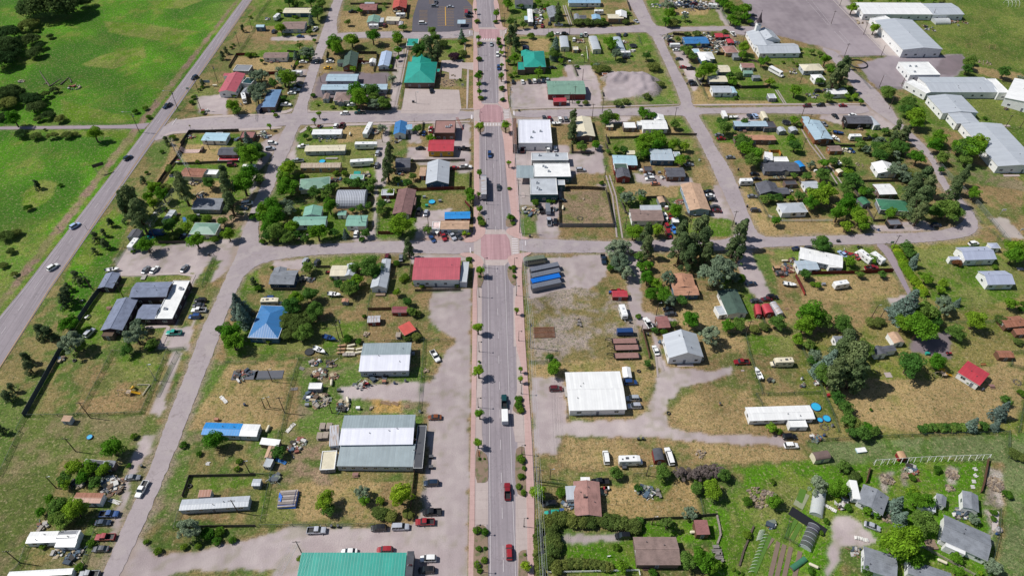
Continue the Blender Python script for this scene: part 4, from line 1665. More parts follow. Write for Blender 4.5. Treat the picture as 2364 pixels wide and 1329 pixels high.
V sedan grey 1635 185 0
V sedan dblue 2210 1285 10
V suv red 1435 765 -80
V suv dred 1445 830 -80
V pickup bluewhite 1490 785 -75
V sedan dblue 1415 680 -80
V sedan red 1460 660 -80
V boat white 1415 670 -80
T d 1120 820 90
T d 1180 790 50
T c 1240 850 100
T c 1250 960 95
T d 1330 800 80
T d 1510 620 85
T c 1570 850 120
T c 1560 970 130
T c 1730 820 130
T c 1770 930 130
T c 1650 960 120
T c 1800 1010 100
T c 1640 1060 110
T c 2100 850 110
T c 2050 950 100
T c 2130 790 80
T c 2090 1040 80
T s 1900 1190 170
T s 1980 1130 100
T s 960 980 110
T s 1030 960 90
T s 1010 1090 110
T s 1060 1190 80
T k 1170 1040 60
T d 1190 1130 60
T d 1250 1240 85
T d 1330 1290 70
T d 1260 1120 60
T s 1440 1240 80
T k 1000 425 55
T s 1060 495 75
T s 1195 465 60
T d 1200 505 50
T k 640 30 60
T d 775 15 50
T k 1030 55 55
T d 960 50 40
T d 1200 30 80
T d 1230 90 60
T d 1350 10 80
T d 1480 15 70
T d 1590 20 60
T d 1550 150 70
T k 1620 130 45
T k 2110 20 80
T d 2170 60 100
T d 2240 100 100
T k 2210 160 90
T k 2330 510 60
T k 2340 345 30
T b 215 540 45
T b 340 530 30
T b 385 530 25
T b 10 680 25
T b 10 730 25
T b 15 1140 30
T b 20 1175 22
T b 20 1220 25
T b 1500 725 25
T b 830 360 30
T k 1165 110 50
T k 890 70 30
T b 2110 1240 60
T s 2050 1230 60
T b 920 1140 60
P 855 335 9
P 1045 780 10
P 945 360 9
P 2032 760 9
P 1645 765 7
P 70 820 13
P 60 470 9
P 28 220 9
F solid2 437 765 940 765
F solidbrown 940 765 905 600 870 440
F solidbrown 500 415 650 415 860 425
F solidbrown 430 470 437 765
F dwood 860 0 880 55 905 75
F dwood 1010 540 1045 640
F dwood 1240 500 1400 495 1450 560
F dwood 545 0 550 85 760 90
F chain 2200 380 2364 680
F chain 2215 370 2364 375
F dwood 1600 640 1640 670
O debris 190 630 60 16
O debris 385 610 30 16
O debris 120 600 20 8
O debris 1545 545 45 16
O debris 655 505 14 1 rocks
O tank 470 595 80
O firepit 628 685
O box 195 625 rusty
O box 120 640 grey
O barrel 2088 240 dark
O barrel 2098 405 dark
O barrel 2170 580 dark
O barrel 2065 740 dark
O barrel 1730 152 white
O box 1190 250 white
O box 1360 270 grey
O slab 1240 300 60 30
O slab 105 470 30 70
O box 1425 590 white
O barrel 165 855 dark
O box 605 235 blue
O table 1420 600
O lamp 22 1140
O debris 1190 245 25 6
O debris 1390 310 20 5
@ 1773 333
B 3 h.3 lgrey white 130 635 370 625 330 538 | white house with a hipped grey roof and a dark emblem on its front wall
B 2.8 gx.25 charcoal slate -30 250 300 250 260 165 | long dark grey house with a charcoal shingle roof beside the round blue tent shed
b 2.6 gy.4 charcoal slate 110 255 200 250 180 200
B 2.6 gy.35 charcoal dgrey -70 460 120 455 110 355 | dark house with grey shingle gables behind the hedge of the hipped white house
b 2.4 gx.3 charcoal dgrey 90 460 205 458 200 400
B 2.4 gx.15 lgrey white 345 410 490 405 480 338 | pale grey metal roofed workshop half under the leafy trees by the alley
B 2.2 f charcoal brown 165 375 275 370 250 332 | dark open shed by the white fence piece
B 2.2 f white grey 62 160 195 160 180 115 | low white roofed shed behind the long dark grey house
B 2.6 gx.1 white white -30 140 45 150 20 75 | pale shed roof beside the orange wooden enclosure
B 2.2 gx.25 brown orangewood 575 65 690 62 685 12 | orange walled wooden shed beside the blue covered cars
B 2.8 gy.3 white white 1015 270 1200 270 1190 172 | white house with a white metal roof behind the silvery shrubs
B 2.8 gx.15 white brown 1030 465 1195 460 1130 365 | small brown house with a bright white roof above the green roofed house
B 2.8 h.25 green grey 1040 605 1345 625 1340 525 | house with a green metal roof under the big pines near the road bend
B 2.4 gy.35 green slate 880 560 955 545 905 485 | tiny shed with a green roof behind the green roofed house
B 2.2 f slate black 1130 745 1245 740 1215 690 | open carport with a grey flat roof next to the blue car by the bend
B 2.2 qy.5 blue blue 280 225 350 215 330 160 | round blue tent shed at the end of the long dark grey house
B 2 qy.5 cream tan 650 270 700 260 690 230 | tiny barn shed with a cream roof by the alley bushes
B 2.8 gx.1 white white 290 1055 690 1140 690 1030 | L shaped white trailer home with the cluttered yard
b 2.6 gx.15 streak white 285 1165 480 1155 460 1065
b 2.8 f white white 570 1135 690 1140 690 1040
B 3.4 gx.35 lgrey2 white 1820 1070 2115 1060 2040 942 | white church like house with a pale lavender grey roof and a row of three windows
b 2.4 f lgrey2 white 1685 1065 1785 1065 1780 1035
B 3 gx.4 lgrey2 white 2030 1298 2285 1292 2210 1165 | white garage with a pale lavender grey metal roof below the church like house
B 2.4 h.4 lgrey2 white 2060 960 2150 960 2120 912 | small white gazebo with a grey hipped roof behind the church like house
V suv dblue 1552 745 3
V sedan navy 270 962 0
V suv dgrey 385 960 0
V suv tan 95 1150 0
V sedan brown 120 1195 0
V boat white 200 1295 -15
V sedan lblue 690 1010 115
V sedan red 745 1015 120
V sedan red 805 1030 120
V motorhome white 880 1035 115
V camper white 1010 1055 115
V camper white 670 1300 10
V suv white 1900 915 10
V car_old dred 960 1140 0
V sedan cream 725 55 -40
V sedan blue 765 55 -50
V boat white 640 165 100
V trike black 850 945 0
T k 490 925 100
T k 500 890 70
T d 750 1080 65
T d 960 1060 50
T k 345 1205 70
T k 850 1205 50
T k 1055 1205 50
T d 460 1300 40
T k 1280 950 75
T k 1300 1000 70
T c2 1350 1080 65
T b 1400 1190 20
T d 1460 1240 70
T d 1610 1290 55
T y 2280 960 110
T d 2270 1030 110
T r 1745 1095 50
T b 2100 1135 35
T c 1330 430 120
T c 1430 350 110
T c 1450 450 130
T c 1400 560 140
T c 1400 650 100
T c 1810 300 80
T c 1740 370 90
T c 1700 460 100
T k 1640 600 130
T k 1720 640 110
T k 1560 640 90
T d 1130 640 70
T d 1900 460 75
T d 1380 130 90
T s 1200 230 90
T s 1150 250 60
T s 1270 300 70
T k 1310 320 50
T d 450 490 120
T d 400 550 90
T d 560 440 100
T d 500 400 70
T d 650 640 110
T d 720 560 110
T d 850 680 100
T d 720 760 70
T d 800 620 80
T d 880 760 70
T k 720 420 90
T k 780 330 100
T d 740 270 60
T k 920 440 60
T d 870 440 50
T k 100 500 50
T k 30 500 60
T d 210 500 40
T k 290 480 70
T d 70 710 65
T k 500 290 90
T k 360 300 60
T k 240 290 40
T d 520 180 60
T k 600 160 60
T k 730 170 70
T s 400 190 45
T k 1040 110 90
T k 1080 70 90
T s 1180 100 50
T k 1010 30 80
T k 1180 20 90
T k 1250 50 80
T k 860 10 60
T s 920 50 50
T k 250 20 80
T k 1610 130 75
T k 1820 60 130
T d 1880 40 140
T d 1750 40 80
T k 1830 150 80
T d 1530 20 80
T k 1600 240 45
T b 410 1290 30
T b 990 420 40
T g 1270 280 80
H y 45 1180 960 1260 1120 1330 1230 1420 1328 1440 1360
P 970 700 8
P 1140 985 9
P 1600 195 8
P 310 70 8
P 640 180 7
F redfence 250 1220 320 1360
F redfence 400 1200 800 1195 1150 1180
F white 0 670 130 715 590 712
F dwood 850 350 1320 345
F dwood 760 390 900 580 970 700
F dwood 970 715 1080 710
F tallchain 1560 190 1700 350 1950 590 2220 920
F dwood 480 20 820 25
F dwood 0 340 280 340 330 410
F chain 1080 930 1160 960
F dwood 960 1170 1140 1165
F wire 1700 350 1770 500 1960 720 2200 930
O orangebox 60 95
O court 2190 765
O basketball 2140 650
O basketball 2310 830
O slab 2330 1150 60 30
O slab 2250 290 150 25
O debris 180 1150 60 50
O debris 130 1190 50 20
O debris 530 1130 50 20
O debris 100 300 50 16
O debris 970 1140 40 10
O debris 220 1080 30 10
O debris 2220 250 40 10
O debris 850 190 40 6 rocks
O tank 150 1085 0
O sign2 1128 940
O barrel 1018 797 blue
O boards 135 1220 30 red
O box 435 255 white
O box 510 1300 grey
O slab 900 1150 25 20
O debris 200 435 20 8
O debris 700 990 20 4
O box 645 900 dark
@ 0 0 3.991
B 3.4 gy.25 pinkred white 2010 850 2170 850 2260 680 | white hall with a faded red metal roof beside the highway turnoff
b 2.8 gx.2 pinkred white 2055 700 2120 700 2130 675
b 3.0 f dteal white 2225 765 2310 775 2310 720
B 2.4 f grey grey 2145 650 2290 655 2300 602 | long low grey flat roofed shed behind the faded red roofed hall
B 2.4 gy.35 slate grey 2215 860 2290 865 2300 815 | small grey gabled shed between the faded red hall and the silvery trees
B 2.6 gx.1 lightblue white 1850 1295 2080 1300 2050 1225 | pale blue roofed trailer home inside the dark fence near the highway corner
b 2.6 f lgrey lgrey 1970 1265 2030 1265 2030 1220
B 2.6 f maroon wood 2205 1270 2330 1270 2362 1212 | flat reddish roofed house at the fence corner below the side street
V suv dblue 1792 715 -118
V pickup dblue 1542 975 -118
V motorhome white 2252 915 -70
T w 470 70 230
T w 330 80 170
T w 650 60 190
T w 780 30 90
T w 60 330 140
T w 30 450 160
T w 40 570 130
T w 130 400 80
T w 100 500 110
T w 290 370 90
T w 380 430 60
T w 330 490 90
T g 250 240 90
T g 310 215 60
T g 180 280 50
T g 340 290 30
T w 465 340 40
T w 90 860 120
T w 30 880 110
T w 170 860 80
T w 505 835 50
T w 310 930 100
T w 330 1000 100
T g 415 880 60
T w 250 900 70
T g 90 950 90
T g 20 980 60
T d 130 1100 90
T w 20 1080 70
T w 450 1070 75
T g 560 1100 60
T g 360 1100 50
T d 870 1240 90
T w 200 1240 70
T g 330 1260 60
T g 480 1255 60
T g 620 1250 60
T g 690 1240 40
T b 1250 1030 35
T b 1340 1000 30
T b 1370 1080 30
T b 415 1195 18
T z 2235 265 35
T b 2305 160 20
T b 2130 440 22
T b 2150 415 20
T z 2080 470 35
T z 2050 515 40
T z 1865 770 35
T b 1840 825 18
T b 1860 805 20
T b 1785 900 28
T b 1765 945 30
T d 2140 980 75
T k 2180 1020 60
T b 2160 885 25
T b 1870 1040 28
T z 1530 1300 45
T b 1590 1270 40
T b 2290 510 35
T b 2345 510 30
T s 2340 700 60
T s 2340 830 60
T c2 2290 1320 90
P 1645 1022 12
P 2205 425 9
P 2010 770 11
P 1830 855 9
P 1285 1220 11
P 1855 1020 10
P 2320 265 6
F solidbrown 1670 1340 1750 1225 1900 1225 2205 1215
F chain 2200 500 2360 250
F dwood 2180 515 2110 630
F redfence 2180 515 2364 510
F chain 1650 1025 1800 1030 1850 1040
O snag 460 800 330 610
O snag 560 785 650 705
O snag 470 795 600 740
O snag 660 765 640 720
O debris 680 810 60 10
O debris 420 775 20 4 rocks
O debris 195 750 30 5
O sign2 1740 850
O highlamp 1285 1220
O highlamp 1645 1022
O tank 1985 797 0
O sign3 1900 790
O post 1620 1045
O road_sign 1440 960
O road_sign 1760 1190
O debris 1890 1025 30 8
O debris 1760 1270 30 10
O barrel 2222 970 white
O debris 2180 1290 20 8
O pole 1965 1215
@ 591 0 3.991
B 2.8 gx.15 cream blue 245 122 515 122 470 75 | pale blue house with a cream roof and garden at the top left of town
B 2.8 gx.2 brown lgrey 225 270 445 268 455 200 | ranch house with a grey brown roof behind the small round tree
B 2.6 qx.5 lightblue blue 0 255 75 255 75 235 | blue metal arched shed near the highway at the top left of town
B 2.8 gx.2 brown white 62 535 285 532 290 483 | ranch house with a grey brown roof in the brown fenced yard
B 3.2 h.1 lightblue3 brown 45 990 175 988 240 825 | house with a blue and white metal hipped roof beside the corner
B 2.6 gx.3 maroon brown 950 95 1110 95 1112 38 | house with a faded maroon roof near the top edge
B 2.8 gy.35 redbrown red 1255 80 1385 78 1380 5 | red barn garage with a red and rust roof beside the paved parking lot
B 2.8 gy.3 sage white 1018 210 1130 210 1150 150 | white bungalow with a sage green gable roof and a white camper in front
b 2.5 f lgrey grey 1130 205 1170 205 1170 165
B 2.6 gx.1 cream white 1193 192 1318 195 1320 157 | cream roofed mobile home beside the sage roofed bungalow
B 2.4 gy.3 silver red 1312 235 1350 235 1352 200 | tiny red shed with a silvery roof beside the parking lot hedge
B 2.8 gy.45 dgreen orangewood 795 622 925 618 935 490 | cabin with a steep dark green roof and wood siding
b 2.4 s dgreen lgrey 745 582 820 582 825 555
B 2.8 gy.3 lblue white 1122 612 1225 612 1255 480 | white house with a powder blue metal roof beside the rutted alley
B 2.6 f teal cream 1383 425 1490 425 1500 355 | small annex with a bright green metal roof under the big trees by the alley
B 3.4 h.4 teal brown 1362 765 1645 765 1655 570 | large visitor hall with a bright green metal roof and wide porch beside the concrete lot
b 3.6 gy.4 teal brown 1420 640 1600 640 1620 520
b 3.2 f teal brown 1610 660 1690 665 1690 632
B 3.0 gx.15 lblue3 lgrey 640 748 930 748 935 683 | storage building with red roll up doors behind the long pale blue roofed building
B 3.0 gx.12 lblue3 lgrey 595 830 1205 826 1210 775 | very long pale blue roofed storage building behind the big tree
B 2.4 gy.3 brown lgrey 612 915 665 915 690 862 | small garden shed with a brown roof at the side street corner
B 2.8 h.35 brown grey 712 930 870 930 860 850 | house with a grey brown hip roof and a small gabled porch
b 2.6 gy.4 brown grey 750 945 810 945 800 900
B 2.2 f rust brown 1130 890 1185 888 1188 862 | low rusty roofed shed among the trees at the alley
B 2.6 gx.05 white lgrey 510 1240 785 1238 790 1190 | old white mobile home with dark letters painted on its side
B 3 gy.4 bluemetal white 1265 1240 1380 1238 1400 1125 | small white house with a bright blue gable roof
b 2.8 gx.2 bluelight white 1380 1195 1440 1192 1442 1145
B 4.4 f pinkbrown wood 1640 1225 1830 1225 1828 1110 | tall wooden building with a flat pinkish brown roof and an outside stair
B 2.4 s lblue3 none 1855 220 1930 220 1935 190 | small pale blue roofed kiosk on the paved parking lot
B 2.2 gy.4 white white 1040 580 1098 580 1098 545 | tiny white playhouse roof inside the red fenced yard
B 2.4 gx.2 lgrey white 1000 35 1090 35 1090 22 | small pale roofed shed behind the maroon roofed house
B 2.6 gx.25 navy navy -5 1010 30 1015 35 945 | small dark blue shed beside the blue and white roofed corner house
V pickup white 545 268 75
V suv dblue 168 290 75
V sedan blue 408 335 0
V pickup black 890 108 180
V sedan white 435 570 0
V suv dgrey 568 565 90
V sedan black 685 545 180
V sedan white 680 567 180
V sedan yellow 658 625 180
V camper white 382 683 0
V pickup white 360 828 0
V sedan white 330 856 0
V pickup white 278 965 0
V sedan dgrey 385 785 0
V camper white 1088 250 0
V suv maroon 1187 235 80
V van white 1535 215 0
V suv grey 1645 57 0
V sedan silver 1790 62 0
V pickup silver 1655 18 90
V boxvan red 1938 130 90
V suv black 1968 122 0
V suv black 1968 152 0
V boat cream 1300 112 0
V camper white 1335 148 0
V sedan lgrey 2168 408 -90
V suv white 2225 505 -90
V suv blue 2235 625 -90
V pickup black 1615 832 -80
V suv white 815 1045 180
V pickup dteal 955 1038 180
V suv white 737 1160 85
V pickup maroon 793 1155 85
V sedan white 1605 1185 88
V pickup red 1612 1195 88
V sedan blue 1548 1225 88
V camper2 white 1030 1215 80
V camper white 195 163 75
V suv white 880 965 180
V suv white 150 1318 0
T k 300 20 60
T k 360 40 40
T k 420 45 40
T k 500 15 60
T g 340 10 60
T k 605 40 60
T k 560 130 75
T k 575 110 60
T c2 505 185 40
T d 230 265 65
T k 495 300 38
T b 212 105 30
T b 345 155 18
T b 370 160 20
T k 398 425 45
T s 480 490 75
T d 500 510 60
T d 430 500 40
T c2 365 510 35
T k 55 565 30
T s 250 710 100
T d 290 740 100
T k 330 720 80
T s 40 700 80
T s 40 830 80
T s 10 900 70
T k 250 905 35
T k 160 770 60
T d 730 400 90
T d 750 460 85
T d 700 440 60
T d 880 370 80
T k 920 390 50
T d 1075 340 85
T d 1300 350 75
T k 1310 380 60
T k 845 210 38
T d 960 105 38
T k 1185 45 28
T k 1355 255 45
T d 1310 470 50
T d 1305 540 28
T d 895 640 38
T d 1240 620 28
T k 1620 290 60
T k 1590 400 90
T k 1500 470 100
T k 1640 360 70
T c 1600 480 90
T c 1670 500 80
T k 1530 530 70
T c2 1895 325 45
T k 1920 385 45
T g 1880 385 35
T p 1830 525 60
T g 1905 495 55
T g 1720 410 60
T s 1255 730 45
T d 930 850 100
T d 960 920 110
T k 1060 840 90
T k 1090 900 70
T s 1100 960 70
T k 1170 950 80
T k 1210 980 50
T d 920 930 70
T b 525 880 28
T b 568 965 20
T b 705 990 25
T b 805 995 22
T b 865 995 20
T b 920 990 28
T m 580 1050 32
T m 535 1110 34
T b 180 1065 28
T m 125 1160 28
T m 160 1030 20
T k 245 1230 1
T k 490 1190 35
T k 460 1260 35
T k 1490 1190 55
T d 1610 1280 55
T k 1600 1270 45
T s 1165 1180 50
T d 540 375 25
T d 380 590 30
T c 2350 330 60
T m 2022 95 20
T m 2215 130 42
T b 2035 200 28
T m 2052 350 30
T b 2060 405 28
T m 2235 370 32
T b 2235 400 28
T m 2255 440 25
T y 2262 490 30
T m 2265 605 26
T b 2055 545 32
T b 2062 670 30
T m 2048 710 45
T m 2055 780 38
T m 2060 850 34
T b 2070 905 32
T m 2260 700 38
T b 2265 820 38
T b 2275 920 30
T m 2065 1170 55
T m 2300 1160 55
T b 2210 205 28
T k 2310 360 28
T k 2325 570 35
T d 2320 40 70
T k 2345 210 45
T b 1880 735 18
T b 2345 700 30
P 600 760 6
P 1210 800 7
P 1295 620 9
P 1165 1310 9
P 2290 245 9
P 2320 600 12
P 2345 985 12
P 1215 930 7
P 1575 -2 5
F solidbrown 935 500 1115 500 1115 540
F dwood 1125 500 1085 665
F redfence 940 580 1100 590
F redfence 75 690 230 685
F dwood 290 480 395 490 390 540 340 650
F dwood 870 45 1250 45
F solidbrown 1400 60 1390 180
F chain 0 190 130 0
F chain 0 210 200 205
F dwood 1130 660 1300 660
F chain 1400 520 1330 1000
F dwood 1000 1005 1250 1000
F dwood 1540 1130 1530 1230
F white 1820 335 1990 330
F dwood 2360 300 2280 380
F solidbrown -5 690 240 685
F dwood 660 480 650 540
F chain 30 650 0 1120
O lamp 2050 650
O lamp 2048 510
O lamp 2285 905
O lamp 2065 1120
O lamp 2265 1120
O stop 1970 300
O stop 1985 1080
O box 1635 560 white
O debris 1775 760 90 10 rocks
O debris 1820 700 20 3 rocks
O table 1310 240
O tank 868 1245 90
O debris 650 1265 100 16
O debris 1090 1220 40 14
O debris 1000 585 30 6
O debris 60 1240 50 24
O debris 90 1260 40 16
O debris 590 1170 20 4
O box 580 1175 red
O box 1905 570 dark
O ladder 1880 1170
O curvelamp 1480 955
O rockrow 1925 430
O sign2 1905 815
O box 1450 945 dark
O barrel 330 620 grey
O deck 770 600 20 15
O table 140 580
O table 200 575
O debris 1300 1295 50 8
O pole 1460 1130
O debris 110 180 20 5
@ 1182 0 3.991
B 2.8 gx.25 charcoal white 25 45 195 45 200 -15 | white house with a dark grey roof at the top edge beside the main street
B 2.8 gx.15 bluelight white 520 30 820 30 820 -10 | long house with a pale blue and white roof at the top edge
B 2.8 gy.1 white grey 148 205 195 205 205 85 | narrow white mobile home end on to the junk filled yard
b 2.2 f lightblue grey 115 185 148 185 148 150
B 2.8 gy.3 slate grey 348 165 465 160 440 65 | grey gabled house behind the dark spruce near the top of the picture
B 2.4 gy.35 slate grey 578 185 625 185 620 132 | small grey barn style shed at the hedge corner
B 2.4 gy.25 bluelight white 740 180 820 180 810 138 | small white shed with a pale blue roof between the hedges
B 2.4 gx.2 charcoal grey 625 182 690 182 690 142 | low dark shed joined to the barn style shed at the hedge
B 2.8 gx.25 cream tan 885 172 1030 172 1045 132 | beige bungalow with a cream L shaped roof at the street corner
b 2.8 gy.3 white tan 955 160 1058 165 1020 105
B 4.2 h.35 teal brown 110 622 315 620 305 470 | two storey brick brown house with a big bright green hipped roof
b 3.2 f teal brown 52 645 120 645 110 570
b 4.0 gy.3 teal brown 85 520 180 520 180 470
B 2.2 q.4 navy navy 98 460 160 460 160 430 | small dark blue arched shelter behind the big green hipped roof
B 2.6 q.2 lgrey cream 450 440 528 440 512 338 | narrow cream mobile home with a white roof nearest the leafy tree and green house
B 2.6 q.2 lgrey cream 745 462 822 460 790 338 | narrow mobile home with a pale grey roof standing alone mid block
B 2.6 q.2 streak white 975 472 1048 470 1005 345 | narrow mobile home with a patchy worn roof beside the round trampoline
B 2.2 f cream tan 565 460 612 460 612 432 | tiny cream box shed between two mobile homes
B 3.6 gx.2 sage red 330 870 682 868 670 745 | long dark red hall with a dull green metal roof beside the gravel lot
B 2.6 s red red 384 940 505 936 500 905 | small bright red shed in front of the dull green roofed hall
B 2.0 f rust rust 835 690 885 690 885 672 | small rusty brown kiosk by the edge of the gravel mound
B 4.4 f whitemetal white 60 1318 370 1318 355 1102 | large square building with a bright white flat roof at the main street crossing
b 5.4 f wood wood 8 1329 45 1329 35 1090
B 3.0 gy.2 cream brown 598 1262 768 1258 730 1080 | brown house with a cream roof beside the tall spruce behind the white flat roof
B 2.8 gx.12 white white 1205 1190 1440 1190 1425 1108 | long white house with a bright white roof and a gabled rear wing
b 2.8 gy.2 white white 1310 1110 1410 1110 1370 1056
b 2.6 f white lblue 1160 1155 1215 1155 1215 1118
B 2.4 f white brown 1030 1180 1150 1180 1145 1122 | white roofed garage west of the long white house
B 2.2 gx.2 cream tan 868 1170 935 1170 935 1138 | small cream shed at the corner below the side street
B 2.8 gx.15 bluemetal blue 1595 405 1820 402 1805 340 | house with a bright blue metal roof beside the red tarps
B 2.8 h.3 white blue 1730 545 1870 545 1850 480 | white roofed pale blue house in two wings behind the dark round tree
b 2.8 gy.3 white blue 1745 565 1830 565 1840 520
B 2.6 gx.2 cream grey 1900 665 2018 665 1990 602 | white roofed house beside the sprawling leafy tree
B 2.8 gx.15 cream grey 1820 755 1990 755 1985 700 | white roofed house with a grey front between the tree and the dark fence
B 2.8 gx.25 lgrey white 1850 855 2030 855 2020 792 | pale blue house with a light grey gable roof at the brown fence corner
b 2.6 gy.2 lightblue white 2020 860 2078 858 2060 800
B 3 gy.3 lgrey white 2240 445 2440 445 2310 295 | white church hall with a pale grey metal roof beside the steeple church
b 3 gx.3 lgrey white 2280 495 2660 490 2620 400
B 2.6 h.3 pinkbrown tan 1970 490 2088 485 2075 422 | small house with a flat pinkish brown roof in the junk yard by the church
B 2.4 gx.3 red wood 1875 345 1950 345 1940 305 | shed with a bright red tarp roof in the junk yard
B 2.2 f red wood 1955 342 2010 342 2005 318 | lower red tarp roof beside the bright red tarp shed
B 2.2 gy.2 red wood 1990 400 2050 400 2045 362 | separate small red roofed hut in the junk yard below the other red tarps
B 2.2 gx.3 grey grey 2045 530 2112 530 2112 495 | small grey shed beside the yellow green tree and brown fence
B 2.4 gx.2 pinkbrown white 2120 625 2240 625 2235 582 | white shed with a pinkish brown roof and open front
B 2.2 s sage sage 2140 680 2225 680 2222 655 | little sage green shed behind the open fronted white shed
B 2.2 gx.3 grey grey 2225 720 2292 718 2290 692 | dark grey shed near the fence behind the pale houses
B 2.8 gx.12 lblue3 dblue 2055 1165 2362 1165 2360 1115 | dark blue mobile home with a pale blue roof east of the round dark tree
B 2.8 gx.1 orangewood brown 2060 1290 2362 1290 2362 1245 | brown mobile home with a pale brown roof beside the dark leafy tree
B 2.4 q.3 cream cream 2320 1090 2362 1090 2362 1030 | cream round topped trailer shed at the alley
B 2.4 f lightblue white 1675 490 1735 490 1735 450 | white box trailer beside the round dark tree and blue roofed house
V sedan silver 1145 195 -60
V suv dblue 1615 60 0
V pickup white 1510 45 -10
V sedan blue 1545 40 -30
V suv black 1490 72 0
V sedan grey 1640 62 -40
V suv maroon 1680 40 0
V pickup dblue 1620 20 0
V sedan black 1710 75 -50
V sedan white 1595 118 0
V suv grey 1745 80 0
V camper white 1850 60 -20
V sedan grey 1580 50 0
V sedan white 1545 20 0
V suv dgrey 1700 30 0
V pickup white 1760 45 0
V sedan dblue 345 215 80
V suv white 265 150 80
V suv white 262 205 80
V sedan red 280 238 80
V sedan black 212 250 80
V pickup silver 430 230 0
V sedan grey 225 210 80
V camper white 800 118 0
V sedan white 425 312 0
V suv black 487 312 0
V suv white 572 365 85
V suv lgreen 640 325 75
V pickup white 678 318 85
V suv dgrey 982 322 110
V sedan dblue 1045 318 60
V sedan black 375 622 0
V sedan white 98 752 95
V suv black 160 748 95
V suv white 207 745 95
V sedan dgrey 248 745 95
V sedan dblue 290 742 80
V sedan lgrey 328 735 80
V sedan black 10 752 90
V sedan dgrey 295 1082 90
V suv dred 345 1090 95
V suv white 442 1098 92
V suv grey 495 1095 92
V suv black 1465 378 0
V sedan maroon 1470 405 0
V enclosed white 1500 422 0
V sedan white 1515 460 0
V sedan dgrey 1540 542 0
V sedan red 1578 618 0
V pickup black 1650 630 0
V suv dgrey 1660 755 0
V sedan black 1675 778 0
V enclosed white 1955 1065 90
V boat white 2042 1082 0
V suv dblue 2190 1070 100
V suv lblue 2240 1068 100
V sedan grey 1910 1242 0
V sedan dred 1930 1275 0
V pickup white 2035 312 100
V pickup white 1830 50 0
V suv maroon 600 460 0
V camper white 1045 500 0
V sedan black 1050 528 0
V sedan black 2225 140 0
V boat white 410 1140 0
T c 430 150 60
T c 420 90 40
T k 275 55 30
T d 320 60 40
T d 240 20 40
T k 85 60 35
T c 25 320 50
T c 35 400 60
T c 30 240 30
T k 105 235 45
T k 20 200 40
T d 20 540 60
T d 25 680 28
T k 360 330 50
T k 340 335 35
T c2 400 450 85
T k 395 500 70
T d 245 670 55
T b 175 335 45
T d 450 565 35
T d 880 390 60
T d 920 420 75
T s 960 500 60
T k 1240 515 55
T s 780 615 40
T g 700 210 60
T g 620 210 60
T g 800 215 60
T g 860 215 35
T g 1050 205 40
T d 840 190 35
T d 740 600 30
T s 1430 60 65
T d 1445 130 70
T d 1420 200 55
T g 1480 220 60
T s 1600 160 40
T d 1955 40 70
T d 1900 20 40
T d 2010 70 60
T d 2060 110 70
T d 2150 90 80
T d 2150 160 60
T d 2195 205 35
T d 2020 180 60
T d 2065 220 50
T k 2080 150 60
T k 1620 480 70
T k 1660 530 55
T k 1580 455 45
T d 1715 415 28
T k 1530 370 35
T d 2140 450 70
T d 2120 510 50
T d 2300 575 55
T d 2350 560 40
T d 1780 660 100
T d 1830 640 80
T d 1720 700 50
T k 2010 695 45
T g 2090 700 50
T d 2030 765 48
T g 1860 320 40
T g 1700 315 50
T g 1620 320 40
T g 1960 295 40
T k 885 1090 85
T d 860 1120 60
T d 950 1090 60
T d 1210 1050 70
T d 1280 1070 60
T k 1500 1155 55
T c 555 1110 60
T c 560 1190 75
T c 560 1240 60
T c 575 1060 40
T d 1240 1290 90
T d 1330 1280 100
T d 1180 1310 60
T d 1380 1320 60
T k 1530 1320 45
T k 1960 1180 90
T k 1930 1130 60
T k 2110 1290 80
T k 2170 1310 60
T k 2140 1130 50
T b 2060 905 25
T b 600 620 25
T d 610 950 30
T g 680 950 40
T d 770 1320 40
T b 620 1320 25
T b 1070 130 28
T z 2312 295 18
T d 2350 760 30
T d 2350 300 25
T d 1810 0 30
T g 790 640 70
T g 860 640 60
T g 1050 940 45
T g 980 960 50
T g 1240 890 50
T g 1360 780 50
T g 1310 620 70
P 475 585 9
P 665 580 9
P 575 930 9
P 530 945 6
P 555 955 6
P 738 1095 9
P 530 320 8
P 830 1040 9
P 700 570 7
P 2105 590 9
P 1495 1110 8
P 650 740 7
P 1970 60 8
P 2120 420 9
F chain 470 590 760 600 1000 575 1140 590
F solidbrown 1480 325 1600 335 1590 345
F solidbrown 1880 510 2045 510
F dwood 545 100 760 90
F dwood 530 100 570 235 880 230
F dwood 880 225 1130 225
F solidbrown 1060 20 1085 100
F dwood 565 610 600 700
F dwood 830 850 840 890
F solidbrown 1745 800 1840 805 2060 795 2110 818 2362 812
F chain 1750 805 1800 920 2362 920
F solidbrown 865 1260 885 1330
F dwood 900 1280 1130 1275 1450 1245 1700 1250
F chain 1880 0 2000 240 2110 245
F chain 1960 1230 2362 1230
F wire 840 970 1550 970
F white 685 440 700 560
F dwood 1690 710 1730 790
F chain 1160 330 1190 420
F dwood 2180 560 2362 600
F solidbrown 1930 400 1950 470
O gravelmound 1080 800
O trampoline 1115 432
O debris 240 110 60 60
O debris 240 180 50 40
O debris 630 385 40 20
O debris 1040 395 30 12
O debris 1320 60 60 14
O debris 1600 30 160 90
O debris 1780 60 90 50
O debris 1430 345 60 20
O debris 1900 390 120 70
O debris 1850 450 100 40
O debris 1800 330 60 20
O debris 1940 410 80 30
O debris 2060 400 40 16
O debris 2110 1200 30 10
O debris 1100 470 30 8
O debris 1650 100 40 10 rocks
O box 530 575 white
O box 645 520 cream
O box 1755 735 white
O barrel 1575 695 dark
O barrel 912 245 dark
O barrel 1612 778 dark
O posts 293 300
O stop 20 1045
O barrel 65 1027 dark
O deck 1800 755 20 15
O box 300 98 red
O table 2140 1215
